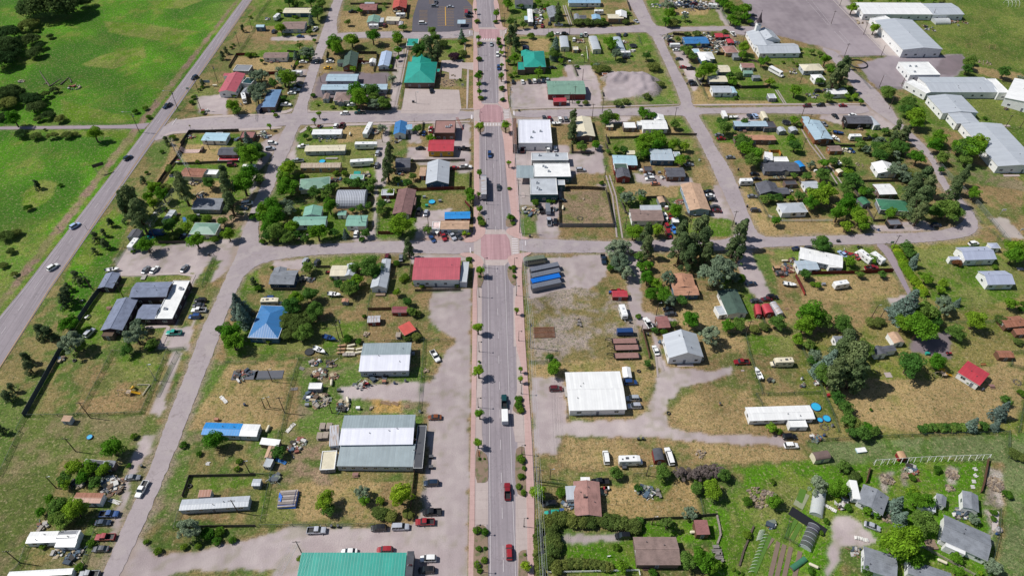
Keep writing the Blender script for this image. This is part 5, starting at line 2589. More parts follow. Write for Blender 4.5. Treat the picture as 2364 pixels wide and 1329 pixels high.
@ 1773 0 3.991
B 3.4 gy.45 lgrey white -60 385 120 375 60 285 | white steeple church with a dark pointed spire over its pale grey gabled roof
B 2.8 h.35 cream lgrey 330 655 520 650 470 590 | white bungalow with a cream hip roof beside the leafy tree row
B 2.6 h.4 white white 435 745 535 740 500 685 | small white pavilion roofed house in front of the dark conifer
B 2.8 gx.15 white white 580 870 745 865 740 810 | white mobile home with wood trim beside the lane below the conifer
B 3.2 gx.3 charcoal black 735 1140 970 1140 935 1065 | dark two storey house with a charcoal roof and timber stair near the lane
B 2.6 q.2 lgrey white 980 1160 1038 1155 1000 1072 | white trailer home set endwise against the dark two storey house
B 3.0 gy.15 lblue3 orangewood 435 1290 600 1285 470 1110 | long orange walled storage building with a pale blue metal roof by the alley
b 3.0 gy.08 lblue3 orangewood 430 1285 500 1285 370 1075
B 2.6 f charcoal slate -30 1180 85 1175 80 1115 | small dark house with a grey roof beside the grey garden sheds
B 2.2 gy.3 lgrey grey 105 1215 170 1210 155 1170 | first small grey garden shed beside the trampoline
B 2.2 gy.3 lgrey grey 215 1210 280 1205 265 1168 | second small grey garden shed next to the round dark bush
B 2.6 gx.1 orangewood brown -40 1295 80 1290 60 1245 | brown flat roofed hut at the alley corner below the grey sheds
B 2.4 f lgrey grey 15 905 80 905 75 865 | small white box trailer shed by the two track lane
B 4 gx.08 white white 878 132 1520 135 1395 28 | long white school wing with a bright white low roof across the top right corner
b 4 gx.1 lgrey white 1520 138 1812 135 1720 30
b 3.4 f white white 1010 210 1150 185 1105 140
B 5.2 gy.1 lgrey white 1243 460 1612 455 1290 185 | big white school gymnasium with a pale grey roof and buttressed side wall
B 4 f white white 1310 692 1590 690 1462 570 | white flat roofed school block at the edge of the paved court
B 4 gx.12 lgrey white 1500 850 2130 852 1985 712 | pale grey roofed school building joined to the white hall at the right edge
b 4 f white white 1460 862 1530 840 1400 712
B 5 gy.1 white white 2180 900 2560 1010 2420 760 | big white roofed hall cut by the right edge of the picture
b 4.5 f white white 2130 855 2230 855 2170 725
B 4 gy.1 lgrey white 1612 1045 1940 1040 1790 880 | middle white school wing with a pale grey gabled roof and brown trim
B 4.2 gy.08 lgrey white 2119 1533 2526 1533 2060 1140 | long white school hall with a brown gable running down the right side
b 4 gy.08 lgrey white 1740 1140 1960 1140 1850 1030
B 0.4 q.6 clear clear 1545 225 1680 222 1680 180 | clear arched greenhouse on the school lawn
V bus white 75 665 -60
V suv black 465 840 0
V sedan brown 540 830 0
V suv maroon 360 975 180
V suv black 485 968 180
V sedan dred 692 972 0
V sedan black 620 1068 -70
V sedan white 780 1058 10
V camper white 800 1270 0
V pickup black 930 1278 0
V boat blue 648 1225 -20
V boat white 620 1278 -60
V sedan grey 515 1140 -60
T d 775 80 65
T d 980 265 65
T k 290 465 30
T k 405 480 35
T k 480 500 40
T d 530 550 70
T k 570 620 50
T d 580 650 50
T c 690 640 80
T c 640 700 90
T c 680 740 90
T c 600 760 80
T c 740 590 40
T k 480 750 50
T k 560 900 60
T d 860 940 35
T d 800 890 30
T d 720 870 30
T k 760 820 35
T d 250 840 75
T d 20 760 50
T k 1850 590 75
T k 1880 560 50
T k 1830 640 65
T k 2170 670 75
T s 2330 730 50
T k 1110 850 85
T k 1100 880 75
T k 1290 970 85
T k 1260 1020 80
T k 1310 930 60
T d 1360 1090 110
T d 1380 1050 80
T d 1580 1280 90
T d 1530 1310 60
T d 1930 1310 100
T d 1850 1325 80
T k 1080 1210 50
T c 1180 1200 60
T c 1240 1250 70
T c 1150 1290 60
T c 1280 1230 50
T s 1030 1310 60
T d 240 1110 55
T k 290 1150 35
T d 210 1290 60
T k 830 1300 45
T d 560 1210 20
T b 985 1255 35
T b 915 1240 20
T b 140 575 20
T b 230 575 18
T b 270 600 28
T d 730 890 40
T d 800 890 35
T d 840 5 40
T d 960 5 40
T d 1120 5 35
T d 1200 5 35
T d 1280 5 35
T g 1600 10 40
T d 1420 10 35
T d 1530 5 30
T b 2000 1090 25
T d 1360 1140 80
P 580 225 9
P 700 530 9
P 880 320 8
P 1040 520 7
P 1025 800 7
P 1230 790 7
P 1115 1005 8
P 310 1070 8
P 355 1190 9
P 470 1325 8
P 1505 180 7
P 660 55 8
P 2180 1185 8
P 2320 1180 8
P 290 780 6
F chain 700 530 940 825 1300 820 1230 770
F chain 640 530 1060 530
F dwood 400 1180 600 1320
F wire 2120 1180 2320 1185
F chain 320 1100 60 1110
F wood 680 1140 690 1190
O steeple 65 280
O ring 830 595
O swingset 1840 440
O swingset 2055 450
O arches 2240 50
O trampoline 165 1140
O debris 1750 210 80 10
O debris 225 670 40 8
O debris 410 880 60 12
O debris 250 640 20 4 rocks
O debris 1460 270 80 14
O debris 2000 580 60 20 rocks
O debris 860 215 60 5
O debris 2200 1010 20 3
O post 1680 465
O slab 2200 1160 60 25
O debris 830 1185 30 8
'''
def parse(DATA):
    rows = []; ox = oy = 0; fk = 4.0
    for ln in DATA.strip().split('\n'):
        ln = ln.strip()
        if not ln or ln[0] == '#': continue
        if ln[0] == '@':
            t = ln.split(); ox, oy = float(t[1]), float(t[2]); fk = float(t[3]) if len(t) > 3 else 4.0; continue
        lab = None
        if '|' in ln: ln, lab = [q.strip() for q in ln.split('|', 1)]
        rows.append((ln.split(), lab, ox, oy, fk))
    return rows
ROWS = parse(DATA)
def isnum(t):
    try: float(t); return True
    except ValueError: return False
def xy(vals, ox, oy, fk): return [(ox+float(vals[i])/fk, oy+float(vals[i+1])/fk) for i in range(0, len(vals)-1, 2)]
# ---------------------------------------------------------------- ground
GC = { # class: colour A, colour B, threshold, weed amount
 'lush': ('457a08', '687c2c', .60), 'garden': ('4f7c12', '6f7f34', .58), 'ltan': ('757f3c', '587a14', .48), 'ditch': ('8b7268', '7d7a50', .5), 'mid': ('50672c', '81744d', .50), 'lawn': ('50701c', '757a42', .51), 'dry': ('8f7856', '656c3a', .54),
 'dryfield': ('7d7454', '5c6a33', .49), 'tan': ('9f8861', '837c4a', .66), 'grav': ('a09393', 'afa3a1', .5), 'rub': ('b0a6a2', '7f756c', .55), 'soil': ('77645a', '82705f', .5), 'gravweed': ('9a8d87', '7b6f48', .54), 'dirt': ('927c68', '6d7340', .53),
 'weed': ('857860', '56702e', .48), 'conc': ('a29793', 'aaa09c', .5), 'concfl': ('9d938d', 'a59c94', .5), 'asph': ('7c7074', '746a6d', .5), 'pink': ('9f7d76', 'a68880', .5),
 'mound': ('978c8e', 'a49a9b', .5), 'biglot': ('857b80', '92888c', .45), 'field': ('6b7636', '4f6a22', .50), 'field2': ('877c4c', '67722f', .53), 'fieldw': ('6d7b50', '53702f', .52),
 'straw': ('a38a60', '8f7c50', .58), 'sawdust': ('b08d54', '99804f', .5)}
def vnoise(X, Y, s, seed):
    r = np.random.RandomState(seed); T = r.rand(256, 256).astype(np.float32)
    x, y = X/s, Y/s; xi, yi = np.floor(x).astype(int), np.floor(y).astype(int); fx, fy = x-xi, y-yi
    fx = fx*fx*(3-2*fx); fy = fy*fy*(3-2*fy); a = lambda i, j: T[(xi+i) % 256, (yi+j) % 256]
    return (a(0, 0)*(1-fx)+a(1, 0)*fx)*(1-fy)+(a(0, 1)*(1-fx)+a(1, 1)*fx)*fy
def inpoly(X, Y, P):
    r = np.zeros(X.shape, bool); n = len(P); j = n-1
    for i in range(n):
        xi, yi = P[i]; xj, yj = P[j]
        if yi != yj:
            c = ((yi > Y) != (yj > Y)) & (X < (xj-xi)*(Y-yi)/(yj-yi)+xi); r ^= c
        j = i
    return r
gx_ = np.concatenate([-np.geomspace(3000, 420, 14), np.arange(-410, 411, .82), np.geomspace(420, 3000, 14)])
gy_ = np.concatenate([-np.geomspace(600, 60, 8), np.arange(20, 64, 6), np.arange(66, 260, .72), np.arange(260, 520, 1.05), np.geomspace(530, 5000, 18)])
gy_ = np.unique(gy_)
X, Y = np.meshgrid(gx_, gy_); 
wx = X+(vnoise(X, Y, 3.5, 1)-.5)*1.3+(vnoise(X, Y, 1.3, 2)-.5)*.8; wy = Y+(vnoise(X, Y, 3.5, 3)-.5)*1.3+(vnoise(X, Y, 1.3, 4)-.5)*.8
names = list(GC); cls = np.full(X.shape, names.index('dry'), np.int16)
cls[(Y > 700)] = names.index('field'); cls[(Y < 60)] = names.index('mid')
for t, lab, ox, oy, fk in ROWS:
    if t[0] == 'G':
        P = [tuple(G(max(-1200, min(3600, x)), max(-700, y)).xy) for x, y in xy(t[2:], ox, oy, fk)]
        bx0, bx1 = min(p[0] for p in P), max(p[0] for p in P); by0, by1 = min(p[1] for p in P), max(p[1] for p in P)
        msk = (wx > bx0) & (wx < bx1) & (wy > by0) & (wy < by1)
        if msk.any():
            idx = np.where(msk); ii = inpoly(wx[idx], wy[idx], P); cls[idx[0][ii], idx[1][ii]] = names.index(t[1])
CA = np.array([hexc(GC[k][0]) for k in names]); CB = np.array([hexc(GC[k][1]) for k in names]); TH = np.array([GC[k][2] for k in names])
nn = vnoise(X, Y, 14, 5)*.30+vnoise(X, Y, 5.5, 6)*.26+vnoise(X, Y, 2.1, 7)*.24+vnoise(X, Y, 1.0, 8)*.20
hard = np.isin(cls, [names.index(k) for k in ('grav', 'conc', 'concfl', 'asph', 'pink', 'mound', 'biglot')])
k_ = np.clip((nn-TH[cls])*np.where(hard, 4, 9)+.5, 0, 1)[..., None]
C = CA[cls]*(1-k_)+CB[cls]*k_
big = (vnoise(X, Y, 45, 9)-.5)*.26+(vnoise(X, Y, 11, 10)-.5)*np.where(hard, .12, .34)+(vnoise(X, Y, 1.7, 11)-.5)*np.where(hard, .06, .30)
C = C*(1+big[..., None])
C = C*np.where(hard, 1+(vnoise(X*1.0+Y*.05, Y*.07, 1.6, 23)-.5)*.13, 1)[..., None]
lush = (cls == names.index('lush'))
st = vnoise(X*.55+Y*.45, (Y-X*.6)*.22, 6, 12); yb = np.clip((vnoise(X*.8, Y*.3+X*.2, 26, 13)-.52)*4, 0, 1)
C[lush] = (C*(1+(st[..., None]-.5)*.45))[lush]; 
m3 = (lush[..., None]*yb[..., None])*.72; C = C*(1-m3)+np.array(hexc('8a8656'))*m3
dk = np.clip((vnoise(X, Y*.7, 20, 14)-.60)*6, 0, 1)[..., None]*lush[..., None]*.6; C = C*(1-dk)+np.array(hexc('2d5c12'))*dk
Z = np.zeros_like(X); soft = ~hard
Z += np.where(soft, (vnoise(X, Y, 2.3, 15)-.5)*.10+(vnoise(X, Y, 1.1, 16)-.5)*.06, (vnoise(X, Y, 4, 17)-.5)*.02)-.07
Z[Y > 560] = -.1
# gravel heap beside the dull green hall
mo = cls == names.index('mound')
def bumpz(px, py, rx, ry, h):
    c = G(px, py); return h*np.clip(1-((X-c.x)/rx)**2-((Y-c.y)/ry)**2, 0, 1)**.8
hz = np.zeros_like(X)
for a in ((1440, 182, 14, 6, 4.2), (1462, 180, 12, 6, 3.0), (1482, 190, 11, 9, 3.6), (1495, 203, 8, 9, 3.4), (1488, 214, 9, 6, 2.4), (1418, 180, 8, 4, 1.6)):
    hz = np.maximum(hz, bumpz(*a))
hz *= 1+(vnoise(X, Y, 3, 18)-.5)*.7
Z += hz
C[hz > .3] = (C*.0+np.array(hexc('9c9194'))*(1+(vnoise(X, Y, 1.6, 19)-.5)[..., None]*.12))[hz > .3]
wd = np.clip((vnoise(X, Y, 1.4, 21)*.5+vnoise(X, Y, 6, 22)*.5-.63)*14, 0, 1)[..., None]*np.isin(cls, [names.index('grav')])[..., None]*.3
C = C*(1-wd)+np.array(hexc('6c6d3e'))*wd
gw = np.array(hexc('3f5a20')); xs0, ys0 = X[0], Y[:, 0]
for t, lab, ox, oy, fk in ROWS:
    if t[0] == 'F' and t[1] in ('chain', 'dwood', 'wire', 'solid', 'wood', 'redfence'):
        P = [G(x, y) for x, y in xy(t[2:], ox, oy, fk)]
        for a, c in zip(P[:-1], P[1:]):
            i0, i1 = np.searchsorted(xs0, [min(a.x, c.x)-1.5, max(a.x, c.x)+1.5]); j0, j1 = np.searchsorted(ys0, [min(a.y, c.y)-1.5, max(a.y, c.y)+1.5])
            if i1 <= i0 or j1 <= j0: continue
            xx, yy = X[j0:j1, i0:i1], Y[j0:j1, i0:i1]; d = c-a; L2 = max(.01, d.x*d.x+d.y*d.y); u = np.clip(((xx-a.x)*d.x+(yy-a.y)*d.y)/L2, 0, 1)
            ds = np.hypot(xx-a.x-u*d.x, yy-a.y-u*d.y); kk = (np.clip((1.15-ds)/.6, 0, 1)*np.clip(vnoise(xx, yy, 2.5, 31)*2.2-.3, 0, 1)*.8)[..., None]
            C[j0:j1, i0:i1] = C[j0:j1, i0:i1]*(1-kk)+gw*kk
for t, lab, ox, oy, fk in ROWS:
    if t[0] == 'R' and (t[2].startswith('worn') or t[1] in ('driveway', 'path')):
        P = [G(x, max(y, -300)) for x, y in xy(t[4:], ox, oy, fk)]; wdt = 2.2 if t[2].startswith('worn') else .8
        for a, c in zip(P, P[1:]+P[:1]):
            i0, i1 = np.searchsorted(xs0, [min(a.x, c.x)-3, max(a.x, c.x)+3]); j0, j1 = np.searchsorted(ys0, [min(a.y, c.y)-3, max(a.y, c.y)+3])
            if i1 <= i0 or j1 <= j0: continue
            xx, yy = X[j0:j1, i0:i1], Y[j0:j1, i0:i1]; d = c-a; L2 = max(.01, d.x*d.x+d.y*d.y); u = np.clip(((xx-a.x)*d.x+(yy-a.y)*d.y)/L2, 0, 1)
            ds = np.hypot(xx-a.x-u*d.x, yy-a.y-u*d.y); kk = (np.clip((wdt-ds)/wdt+(vnoise(xx, yy, 2.2, 33)-.5)*1.1, 0, 1)*.85)[..., None]
            C[j0:j1, i0:i1] = C[j0:j1, i0:i1]*(1-kk)+np.array(hexc('96877c'))*kk
for _ in range(1):
    C[1:-1, 1:-1] = C[1:-1, 1:-1]*.5+(C[:-2, 1:-1]+C[2:, 1:-1]+C[1:-1, :-2]+C[1:-1, 2:])*.125
C = np.clip(C, 0, 1)
ny, nx = X.shape; co = np.stack([X, Y, Z], -1).reshape(-1, 3).astype(np.float32)
ii = np.arange(ny*nx).reshape(ny, nx); fa = np.stack([ii[:-1, :-1], ii[:-1, 1:], ii[1:, 1:], ii[1:, :-1]], -1).reshape(-1, 4)
me = bpy.data.meshes.new('ground'); me.vertices.add(len(co)); me.vertices.foreach_set('co', co.ravel()); me.loops.add(fa.size); me.loops.foreach_set('vertex_index', fa.ravel().astype(np.int32))
me.polygons.add(len(fa)); me.polygons.foreach_set('loop_start', np.arange(0, fa.size, 4, dtype=np.int32)); me.polygons.foreach_set('loop_total', np.full(len(fa), 4, dtype=np.int32))
me.polygons.foreach_set('use_smooth', np.ones(len(fa), bool)); me.update()
ca = me.color_attributes.new('soil', 'FLOAT_COLOR', 'POINT'); c4 = np.concatenate([C.reshape(-1, 3), (1-hard.reshape(-1, 1)*1.0)], 1).astype(np.float32); ca.data.foreach_set('color', c4.ravel())
m, nt, b = newmat('soil_and_grass'); at = N(nt, 'ShaderNodeAttribute'); at.attribute_name = 'soil'; P = worldpos(nt)
f1 = noise(nt, 2.2, 5, P, .7); f2 = noise(nt, 7, 2, P)
o1 = mixrgb(nt, ramp(nt, f1, .36, .68), (.52, .52, .50), (1.42, 1.40, 1.34)); o1 = mixrgb(nt, at.outputs['Alpha'], mixrgb(nt, ramp(nt, f1, .3, .7), (.93, .93, .93), (1.06, 1.06, 1.06)), o1)
out = mixrgb(nt, 1.0, at.outputs['Color'], o1, 'MULTIPLY')
def fac(n, p0, p1, k):
    r = ramp(nt, n, p0, p1); q = N(nt, 'ShaderNodeMath', operation='MULTIPLY'); nt.links.new(r, q.inputs[0]); q.inputs[1].default_value = k
    q2 = N(nt, 'ShaderNodeMath', operation='MULTIPLY'); nt.links.new(q.outputs[0], q2.inputs[0]); nt.links.new(at.outputs['Alpha'], q2.inputs[1]); return q2.outputs[0]
out = mixrgb(nt, fac(noise(nt, .8, 5, P, .8), .53, .59, .7), out, (.045, .07, .018))
mpx = N(nt, 'ShaderNodeMapping'); nt.links.new(P, mpx.inputs[0]); mpx.inputs['Location'].default_value = (31, 17, 5)
out = mixrgb(nt, fac(noise(nt, 1.0, 5, mpx.outputs[0], .8), .55, .62, .55), out, (.42, .34, .2))
out = mixrgb(nt, fac(noise(nt, .33, 4, mpx.outputs[0], .7), .55, .7, .35), out, (.075, .13, .02))
nt.links.new(out, b.inputs['Base Color']); b.inputs['Roughness'].default_value = .95; b.inputs['Specular IOR Level'].default_value = .15
bump(nt, b, f1, .55, .25)
me.materials.append(m); ground = bpy.data.objects.new('ground', me); COL.objects.link(ground); ground['kind'] = 'structure'
# ---------------------------------------------------------------- streets and markings
def clampG(x, y): return G(x, max(y, -330))
ZN = [0]
def sheet(name, P, z, mat, side=.0):
    mb = MB(); V = [Vector((p.x, p.y, z)) for p in P]
    for t in tessellate_polygon([V]):
        q = [V[i] for i in t]
        if (q[1]-q[0]).cross(q[2]-q[0]).z < 0: q = q[::-1]
        mb.face(q, 0, [(p.x, p.y) for p in q])
    ar = sum(V[i].x*V[(i+1) % len(V)].y-V[(i+1) % len(V)].x*V[i].y for i in range(len(V)))
    if ar < 0: V = V[::-1]
    for i in range(len(V) if z > .045 else 0):
        a, c = V[i], V[(i+1) % len(V)]
        mb.face([Vector((a.x, a.y, -.06)), Vector((c.x, c.y, -.06)), c, a], 1)
    o = mb.build(name, [mat, surf('kerb') if z > .1 else mat]); o['kind'] = 'structure'; return o
def smoothed(P):
    Q = []
    for i in range(len(P)):
        a, c = P[i], P[(i+1) % len(P)]; Q += [a*.8+c*.2, a*.2+c*.8]
    return Q
def ragged(P, amp=.22, st=1.2):
    Q = []; r = random.Random(len(P))
    for i in range(len(P)):
        a, c = P[i], P[(i+1) % len(P)]; L = (c-a).length; n = max(1, min(160, int(L/st)))
        for k in range(n):
            q = a.lerp(c, k/n); Q.append(Vector((q.x+r.uniform(-amp, amp), q.y+r.uniform(-amp, amp), 0)))
    return Q
zi = 0
for t, lab, ox, oy, fk in ROWS:
    if t[0] == 'R':
        P = [clampG(x, y) for x, y in xy(t[4:], ox, oy, fk)]; zi += 1
        if t[1] in ('planter', 'street', 'sidewalk', 'driveway'): P = smoothed(P)
        if t[2].startswith('worn'): P = ragged(P)
        sheet(t[1], P, float(t[3])+zi*.0011, surf(t[2]))
def line_pts(P, width, dash, z, mb, gap=None):
    for a, c in zip(P[:-1], P[1:]):
        d = c-a; L = d.length
        if L < .05: continue
        d /= L; s_ = Vector((-d.y, d.x, 0))*width/2
        gp = gap if gap else dash*2.4; segs = [(0, L)] if not dash else [(q, min(L, q+dash)) for q in np.arange(0, L, dash+gp)]
        for q0, q1 in segs:
            A, B = a+d*q0, a+d*q1
            mb.face([(A+s_).to_tuple()[:2]+(z,), (A-s_).to_tuple()[:2]+(z,), (B-s_).to_tuple()[:2]+(z,), (B+s_).to_tuple()[:2]+(z,)])
li = 0
LCOL = dict(soil='7a685c', veg='4f7226', rubble='b8aea9', track='a09490', white='c9c2c3', yellow='c79a45', kerb='b9aea9', faint='a59ca0')
for t, lab, ox, oy, fk in ROWS:
    if t[0] == 'L':
        mb = MB(); P = [clampG(x, y) for x, y in xy(t[4:], ox, oy, fk)]; wd, ds = float(t[2]), float(t[3]); li += 1
        line_pts(P, wd, ds, dict(kerb=.16, track=.045, soil=.035, veg=.05, rubble=.03).get(t[1], .142)+li*.0006, mb, .9 if wd > 2 else None)
        o = mb.build(dict(track='wheel_track', soil='garden_soil', veg='garden_path', rubble='rubble_path').get(t[1]) or 'road_marking', M('paint', LCOL[t[1]])); o['kind'] = 'structure'  # the green veg strips are planted vegetable rows
    elif t[0] == 'S':
        x0, y0, x1, y1 = map(float, t[2:6]); n = int(t[6]); mb = MB()
        A0, A1, B0, B1 = G(x0, y0), G(x0, y1), G(x1, y0), G(x1, y1)
        for i in range(n): k = i/(n-1); line_pts([A0.lerp(A1, k), B0.lerp(B1, k)], .16, 0, .10, mb)
        o = mb.build('parking_marking', M('paint', LCOL[t[1]])); o['kind'] = 'structure'
# ---------------------------------------------------------------- buildings
RC = dict(maroon='8c5f5c', red='b8404a', dred='8a4a50', brown='84706a', blue='2b8ad0', orangewood='a87c64', charcoal='55565e', dgreen='42564c', slate='7b7f86', slateblue='757d92', maroonb='775a58', bluemetal='3c78b0', tan='b0927a', pinkred='b85c66', coral='cc5a50', lblue='a9b9d2')
for _k, _v in RC.items(): PAL['r_'+_k] = _v
WC = dict(blue='3f5f78', dblue='26405a', teal='2f5658', red='7e2e2c', yellow='c99a2c', orangewood='8a5a3c', lblue='8fa0b4', maroon='6a3034')
METAL = set('steel white lgrey lgrey2 red dred teal teal3 dteal mint sage lblue lblue2 lblue3 lightblue lightblue3 bluemetal bluelight blue silver rusty rust pinkred cream coral ribbed stripe streak whitemetal lgreen green'.split())
def rmat(c, fl=False):
    if c in ('clear', 'smoke'): return M('film', c)
    if fl and c in ('white', 'lgrey', 'cream', 'charcoal', 'dgrey', 'grey', 'pinkbrown', 'navy', 'slate'): return M('flatroof', c)
    return M('metal' if c in METAL else 'shingle', 'r_'+c if c in RC else c)
WMESH = {}
def window_mesh():
    if 'w' not in WMESH:
        mb = MB(); mb.box((0, 0, 0), (1.25, .10, 1.05), 0); mb.face([(-.54, -.056, -.44), (.54, -.056, -.44), (.54, -.056, .44), (-.54, -.056, .44)], 1); mb.box((0, -.07, 0), (.06, .03, .9), 0)
        WMESH['w'] = mb.mesh('window', [M('paint', 'white'), M('glass')])
        mb = MB(); mb.box((0, 0, 1.03), (1.02, .10, 2.06), 0); mb.box((0, -.055, 1.0), (.86, .03, 1.94), 1); mb.box((.3, -.09, 1.0), (.08, .06, .08), 0)
        WMESH['d'] = mb.mesh('door', [M('paint', 'white'), M('paint', 'slate')])
        mb = MB(); mb.box((0, 0, 1.3), (2.9, .10, 2.6), 0)
        for i in range(5): mb.box((0, -.06, .28+i*.5), (2.7, .03, .46), 1)
        WMESH['g'] = mb.mesh('garage_door', [M('paint', 'lgrey'), M('paint', 'cream')])
        mb = MB(); mb.tube((0, 0, 0), (0, 0, .5), .09, .09, 8, 0); mb.tube((0, 0, .5), (0, 0, .58), .16, .12, 8, 0); WMESH['v'] = mb.mesh('roof_vent', [M('paint', 'dgrey')])
        mb = MB(); mb.box((0, 0, .5), (.6, .6, 1.4), 0); mb.box((0, 0, 1.24), (.72, .72, .1), 0); WMESH['c'] = mb.mesh('chimney', [M('paint', 'brown')])
        mb = MB(); mb.box((0, 0, .35), (1.2, 1.0, .7), 0); mb.tube((0, 0, .7), (0, 0, .78), .36, .36, 10, 1); WMESH['a'] = mb.mesh('roof_unit', [M('paint', 'lgrey'), M('paint', 'dgrey')])
    return WMESH
BLD = []
def volume(root, inv, A, B, Cc, h, rt, rc, wc, main, rng):
    rc, _, rc2 = rc.partition('/')
    A, B, Cc = G(*A, h), G(*B, h), G(*Cc, h)
    ux = (B-A); W = ux.length; ux.normalize(); uy = Vector((-ux.y, ux.x, 0)); D = max(.8, abs((Cc-B).dot(uy)))
    ce = (A+B)/2+uy*D/2; ce.z = 0; rz = math.atan2(ux.y, ux.x)
    T = Matrix.Translation(ce) @ Matrix.Rotation(rz, 4, 'Z'); 
    m = re.match(r'([a-z]+)([\d.]*)', rt); ty, pv = m.group(1), float(m.group(2) or 0)
    if ty == 'gx': pv = pv or .25
    if ty in ('q', 'qx', 'qy'):
        if ty == 'q': ty = 'qx' if W > D else 'qy'
    ov = 0 if (ty == 'f' and wc != 'none') or ty[0] == 'q' else (.35 if min(W, D) > 5 else .15)
    if ty == 's': ov = .12
    wW, wD = W-2*ov, D-2*ov; eps = rng.random()*.004
    rise = 0
    if ty == 'gx': rise = D/2*pv
    if ty == 'gy': rise = W/2*max(pv, .05)
    if ty == 'h': rise = min(W, D)/2*(pv or .3)
    if ty == 'qx': rise = D/2*min(max(pv, .15), 1)
    if ty == 'qy': rise = W/2*min(max(pv, .15), 1)
    if ty == 's': rise = D*.09
    def loc(o):
        o.parent = root; o.matrix_parent_inverse = Matrix.Identity(4); o.matrix_basis = inv @ T; return o
    wall = MB(); x, y = wW/2, wD/2
    wm = M('siding', WC.get(wc, wc)) if wc not in ('clear', 'none') else M('film', 'clear')
    arch = lambda s, r, k, n=10: [(-s*math.cos(math.pi*i/n), r*math.sin(math.pi*i/n)) for i in range(n+1)]
    if wc != 'none':
        if ty == 's':
            k = rise*wD/D
            wall.face([(-x, -y, 0), (x, -y, 0), (x, -y, h), (-x, -y, h)]); wall.face([(x, y, 0), (-x, y, 0), (-x, y, h+k), (x, y, h+k)])
            wall.face([(x, -y, 0), (x, y, 0), (x, y, h+k), (x, -y, h)]); wall.face([(-x, y, 0), (-x, -y, 0), (-x, -y, h), (-x, y, h+k)])
        else:
            hh = h-.02
            fr = [(-x, -y, 0), (x, -y, 0), (x, -y, hh), (-x, -y, hh)]; bk = [(x, y, 0), (-x, y, 0), (-x, y, hh), (x, y, hh)]
            rt_ = [(x, -y, 0), (x, y, 0), (x, y, hh), (x, -y, hh)]; lf = [(-x, y, 0), (-x, -y, 0), (-x, -y, hh), (-x, y, hh)]
            if ty == 'gy':
                ap = hh+rise*(x/(W/2)); fr.insert(3, (0, -y, ap)); bk.insert(3, (0, y, ap))
            if ty == 'gx':
                ap = hh+rise*(y/(D/2)); rt_.insert(3, (x, 0, ap)); lf.insert(3, (-x, 0, ap))
            if ty == 'qy':
                aa = [(px_, hh+pz) for px_, pz in arch(x, rise, 0)]; fr = [(-x, -y, 0), (x, -y, 0)]+[(p, -y, q) for p, q in aa[::-1]]; bk = [(x, y, 0), (-x, y, 0)]+[(p, y, q) for p, q in aa]
            if ty == 'qx':
                aa = [(px_, hh+pz) for px_, pz in arch(y, rise, 0)]; rt_ = [(x, -y, 0), (x, y, 0)]+[(x, p, q) for p, q in aa[::-1]]; lf = [(-x, y, 0), (-x, -y, 0)]+[(-x, p, q) for p, q in aa]
            for f in (fr, rt_, bk, lf):
                uv = [((p[0] if f in (fr, bk) else p[1]), p[2]) for p in f]; wall.face(f, 0, uv)
            if ty == 'f':     # roof deck and parapet
                pass
        loc(wall.build('wall', wm))
    else:
        for sx in (-1, 1):
            for sy in (-1, 1):
                pb = MB(); pb.box((sx*(x-.15), sy*(y-.15), h/2), (.16, .16, h)); loc(pb.build('post', M('wood', 'dgrey')))
    R = MB(); X_, Y_ = W/2, D/2; th = .12; z0 = h+eps
    def slab(p, mi=0):   # p: ccw top polygon
        R.face(p, mi); q = [(a, b_, c-th) for a, b_, c in p]; R.face(q[::-1], 1)
        for i in range(len(p)): j = (i+1) % len(p); R.face([q[i], q[j], p[j], p[i]], 1)
    if ty == 'f':
        if wc == 'none': slab([(-X_, -Y_, z0), (X_, -Y_, z0), (X_, Y_, z0), (-X_, Y_, z0)])
        else:
            t_ = .22 if min(W, D) > 3 else .08; zz = z0-.22 if t_ > .1 else z0-.05; e = .03
            R.face([(-X_+t_, -Y_+t_, zz), (X_-t_, -Y_+t_, zz), (X_-t_, Y_-t_, zz), (-X_+t_, Y_-t_, zz)], 0)
            for (cx, cy, dx, dy) in ((0, -Y_+t_/2-e, W+2*e, t_), (0, Y_-t_/2+e, W+2*e, t_), (-X_+t_/2-e, 0, t_, D-2*t_+2*e), (X_-t_/2+e, 0, t_, D-2*t_+2*e)): R.box((cx, cy, z0-.13), (dx, dy, .34), 1)
    elif ty == 's': slab([(-X_, -Y_, z0), (X_, -Y_, z0), (X_, Y_, z0+rise), (-X_, Y_, z0+rise)])
    elif ty == 'gx':
        slab([(-X_, -Y_, z0), (X_, -Y_, z0), (X_, 0, z0+rise), (-X_, 0, z0+rise)]); slab([(X_, Y_, z0), (-X_, Y_, z0), (-X_, 0, z0+rise), (X_, 0, z0+rise)], 2 if rc2 else 0)
        R.box((0, 0, z0+rise+.02), (W, .3, .05), 0)
    elif ty == 'gy':
        slab([(X_, -Y_, z0), (X_, Y_, z0), (0, Y_, z0+rise), (0, -Y_, z0+rise)]); slab([(-X_, Y_, z0), (-X_, -Y_, z0), (0, -Y_, z0+rise), (0, Y_, z0+rise)])
        R.box((0, 0, z0+rise+.02), (.3, D, .05), 0)
    elif ty == 'h':
        if W >= D: a = X_-Y_; P1, P2 = (-a, 0, z0+rise), (a, 0, z0+rise)
        else: a = Y_-X_; P1, P2 = (0, -a, z0+rise), (0, a, z0+rise)
        q = [(-X_, -Y_, z0), (X_, -Y_, z0), (X_, Y_, z0), (-X_, Y_, z0)]
        if W >= D: fs = [[q[0], q[1], P2, P1], [q[1], q[2], P2], [q[2], q[3], P1, P2], [q[3], q[0], P1]]
        else: fs = [[q[0], q[1], P1], [q[1], q[2], P2, P1], [q[2], q[3], P2], [q[3], q[0], P1, P2]]
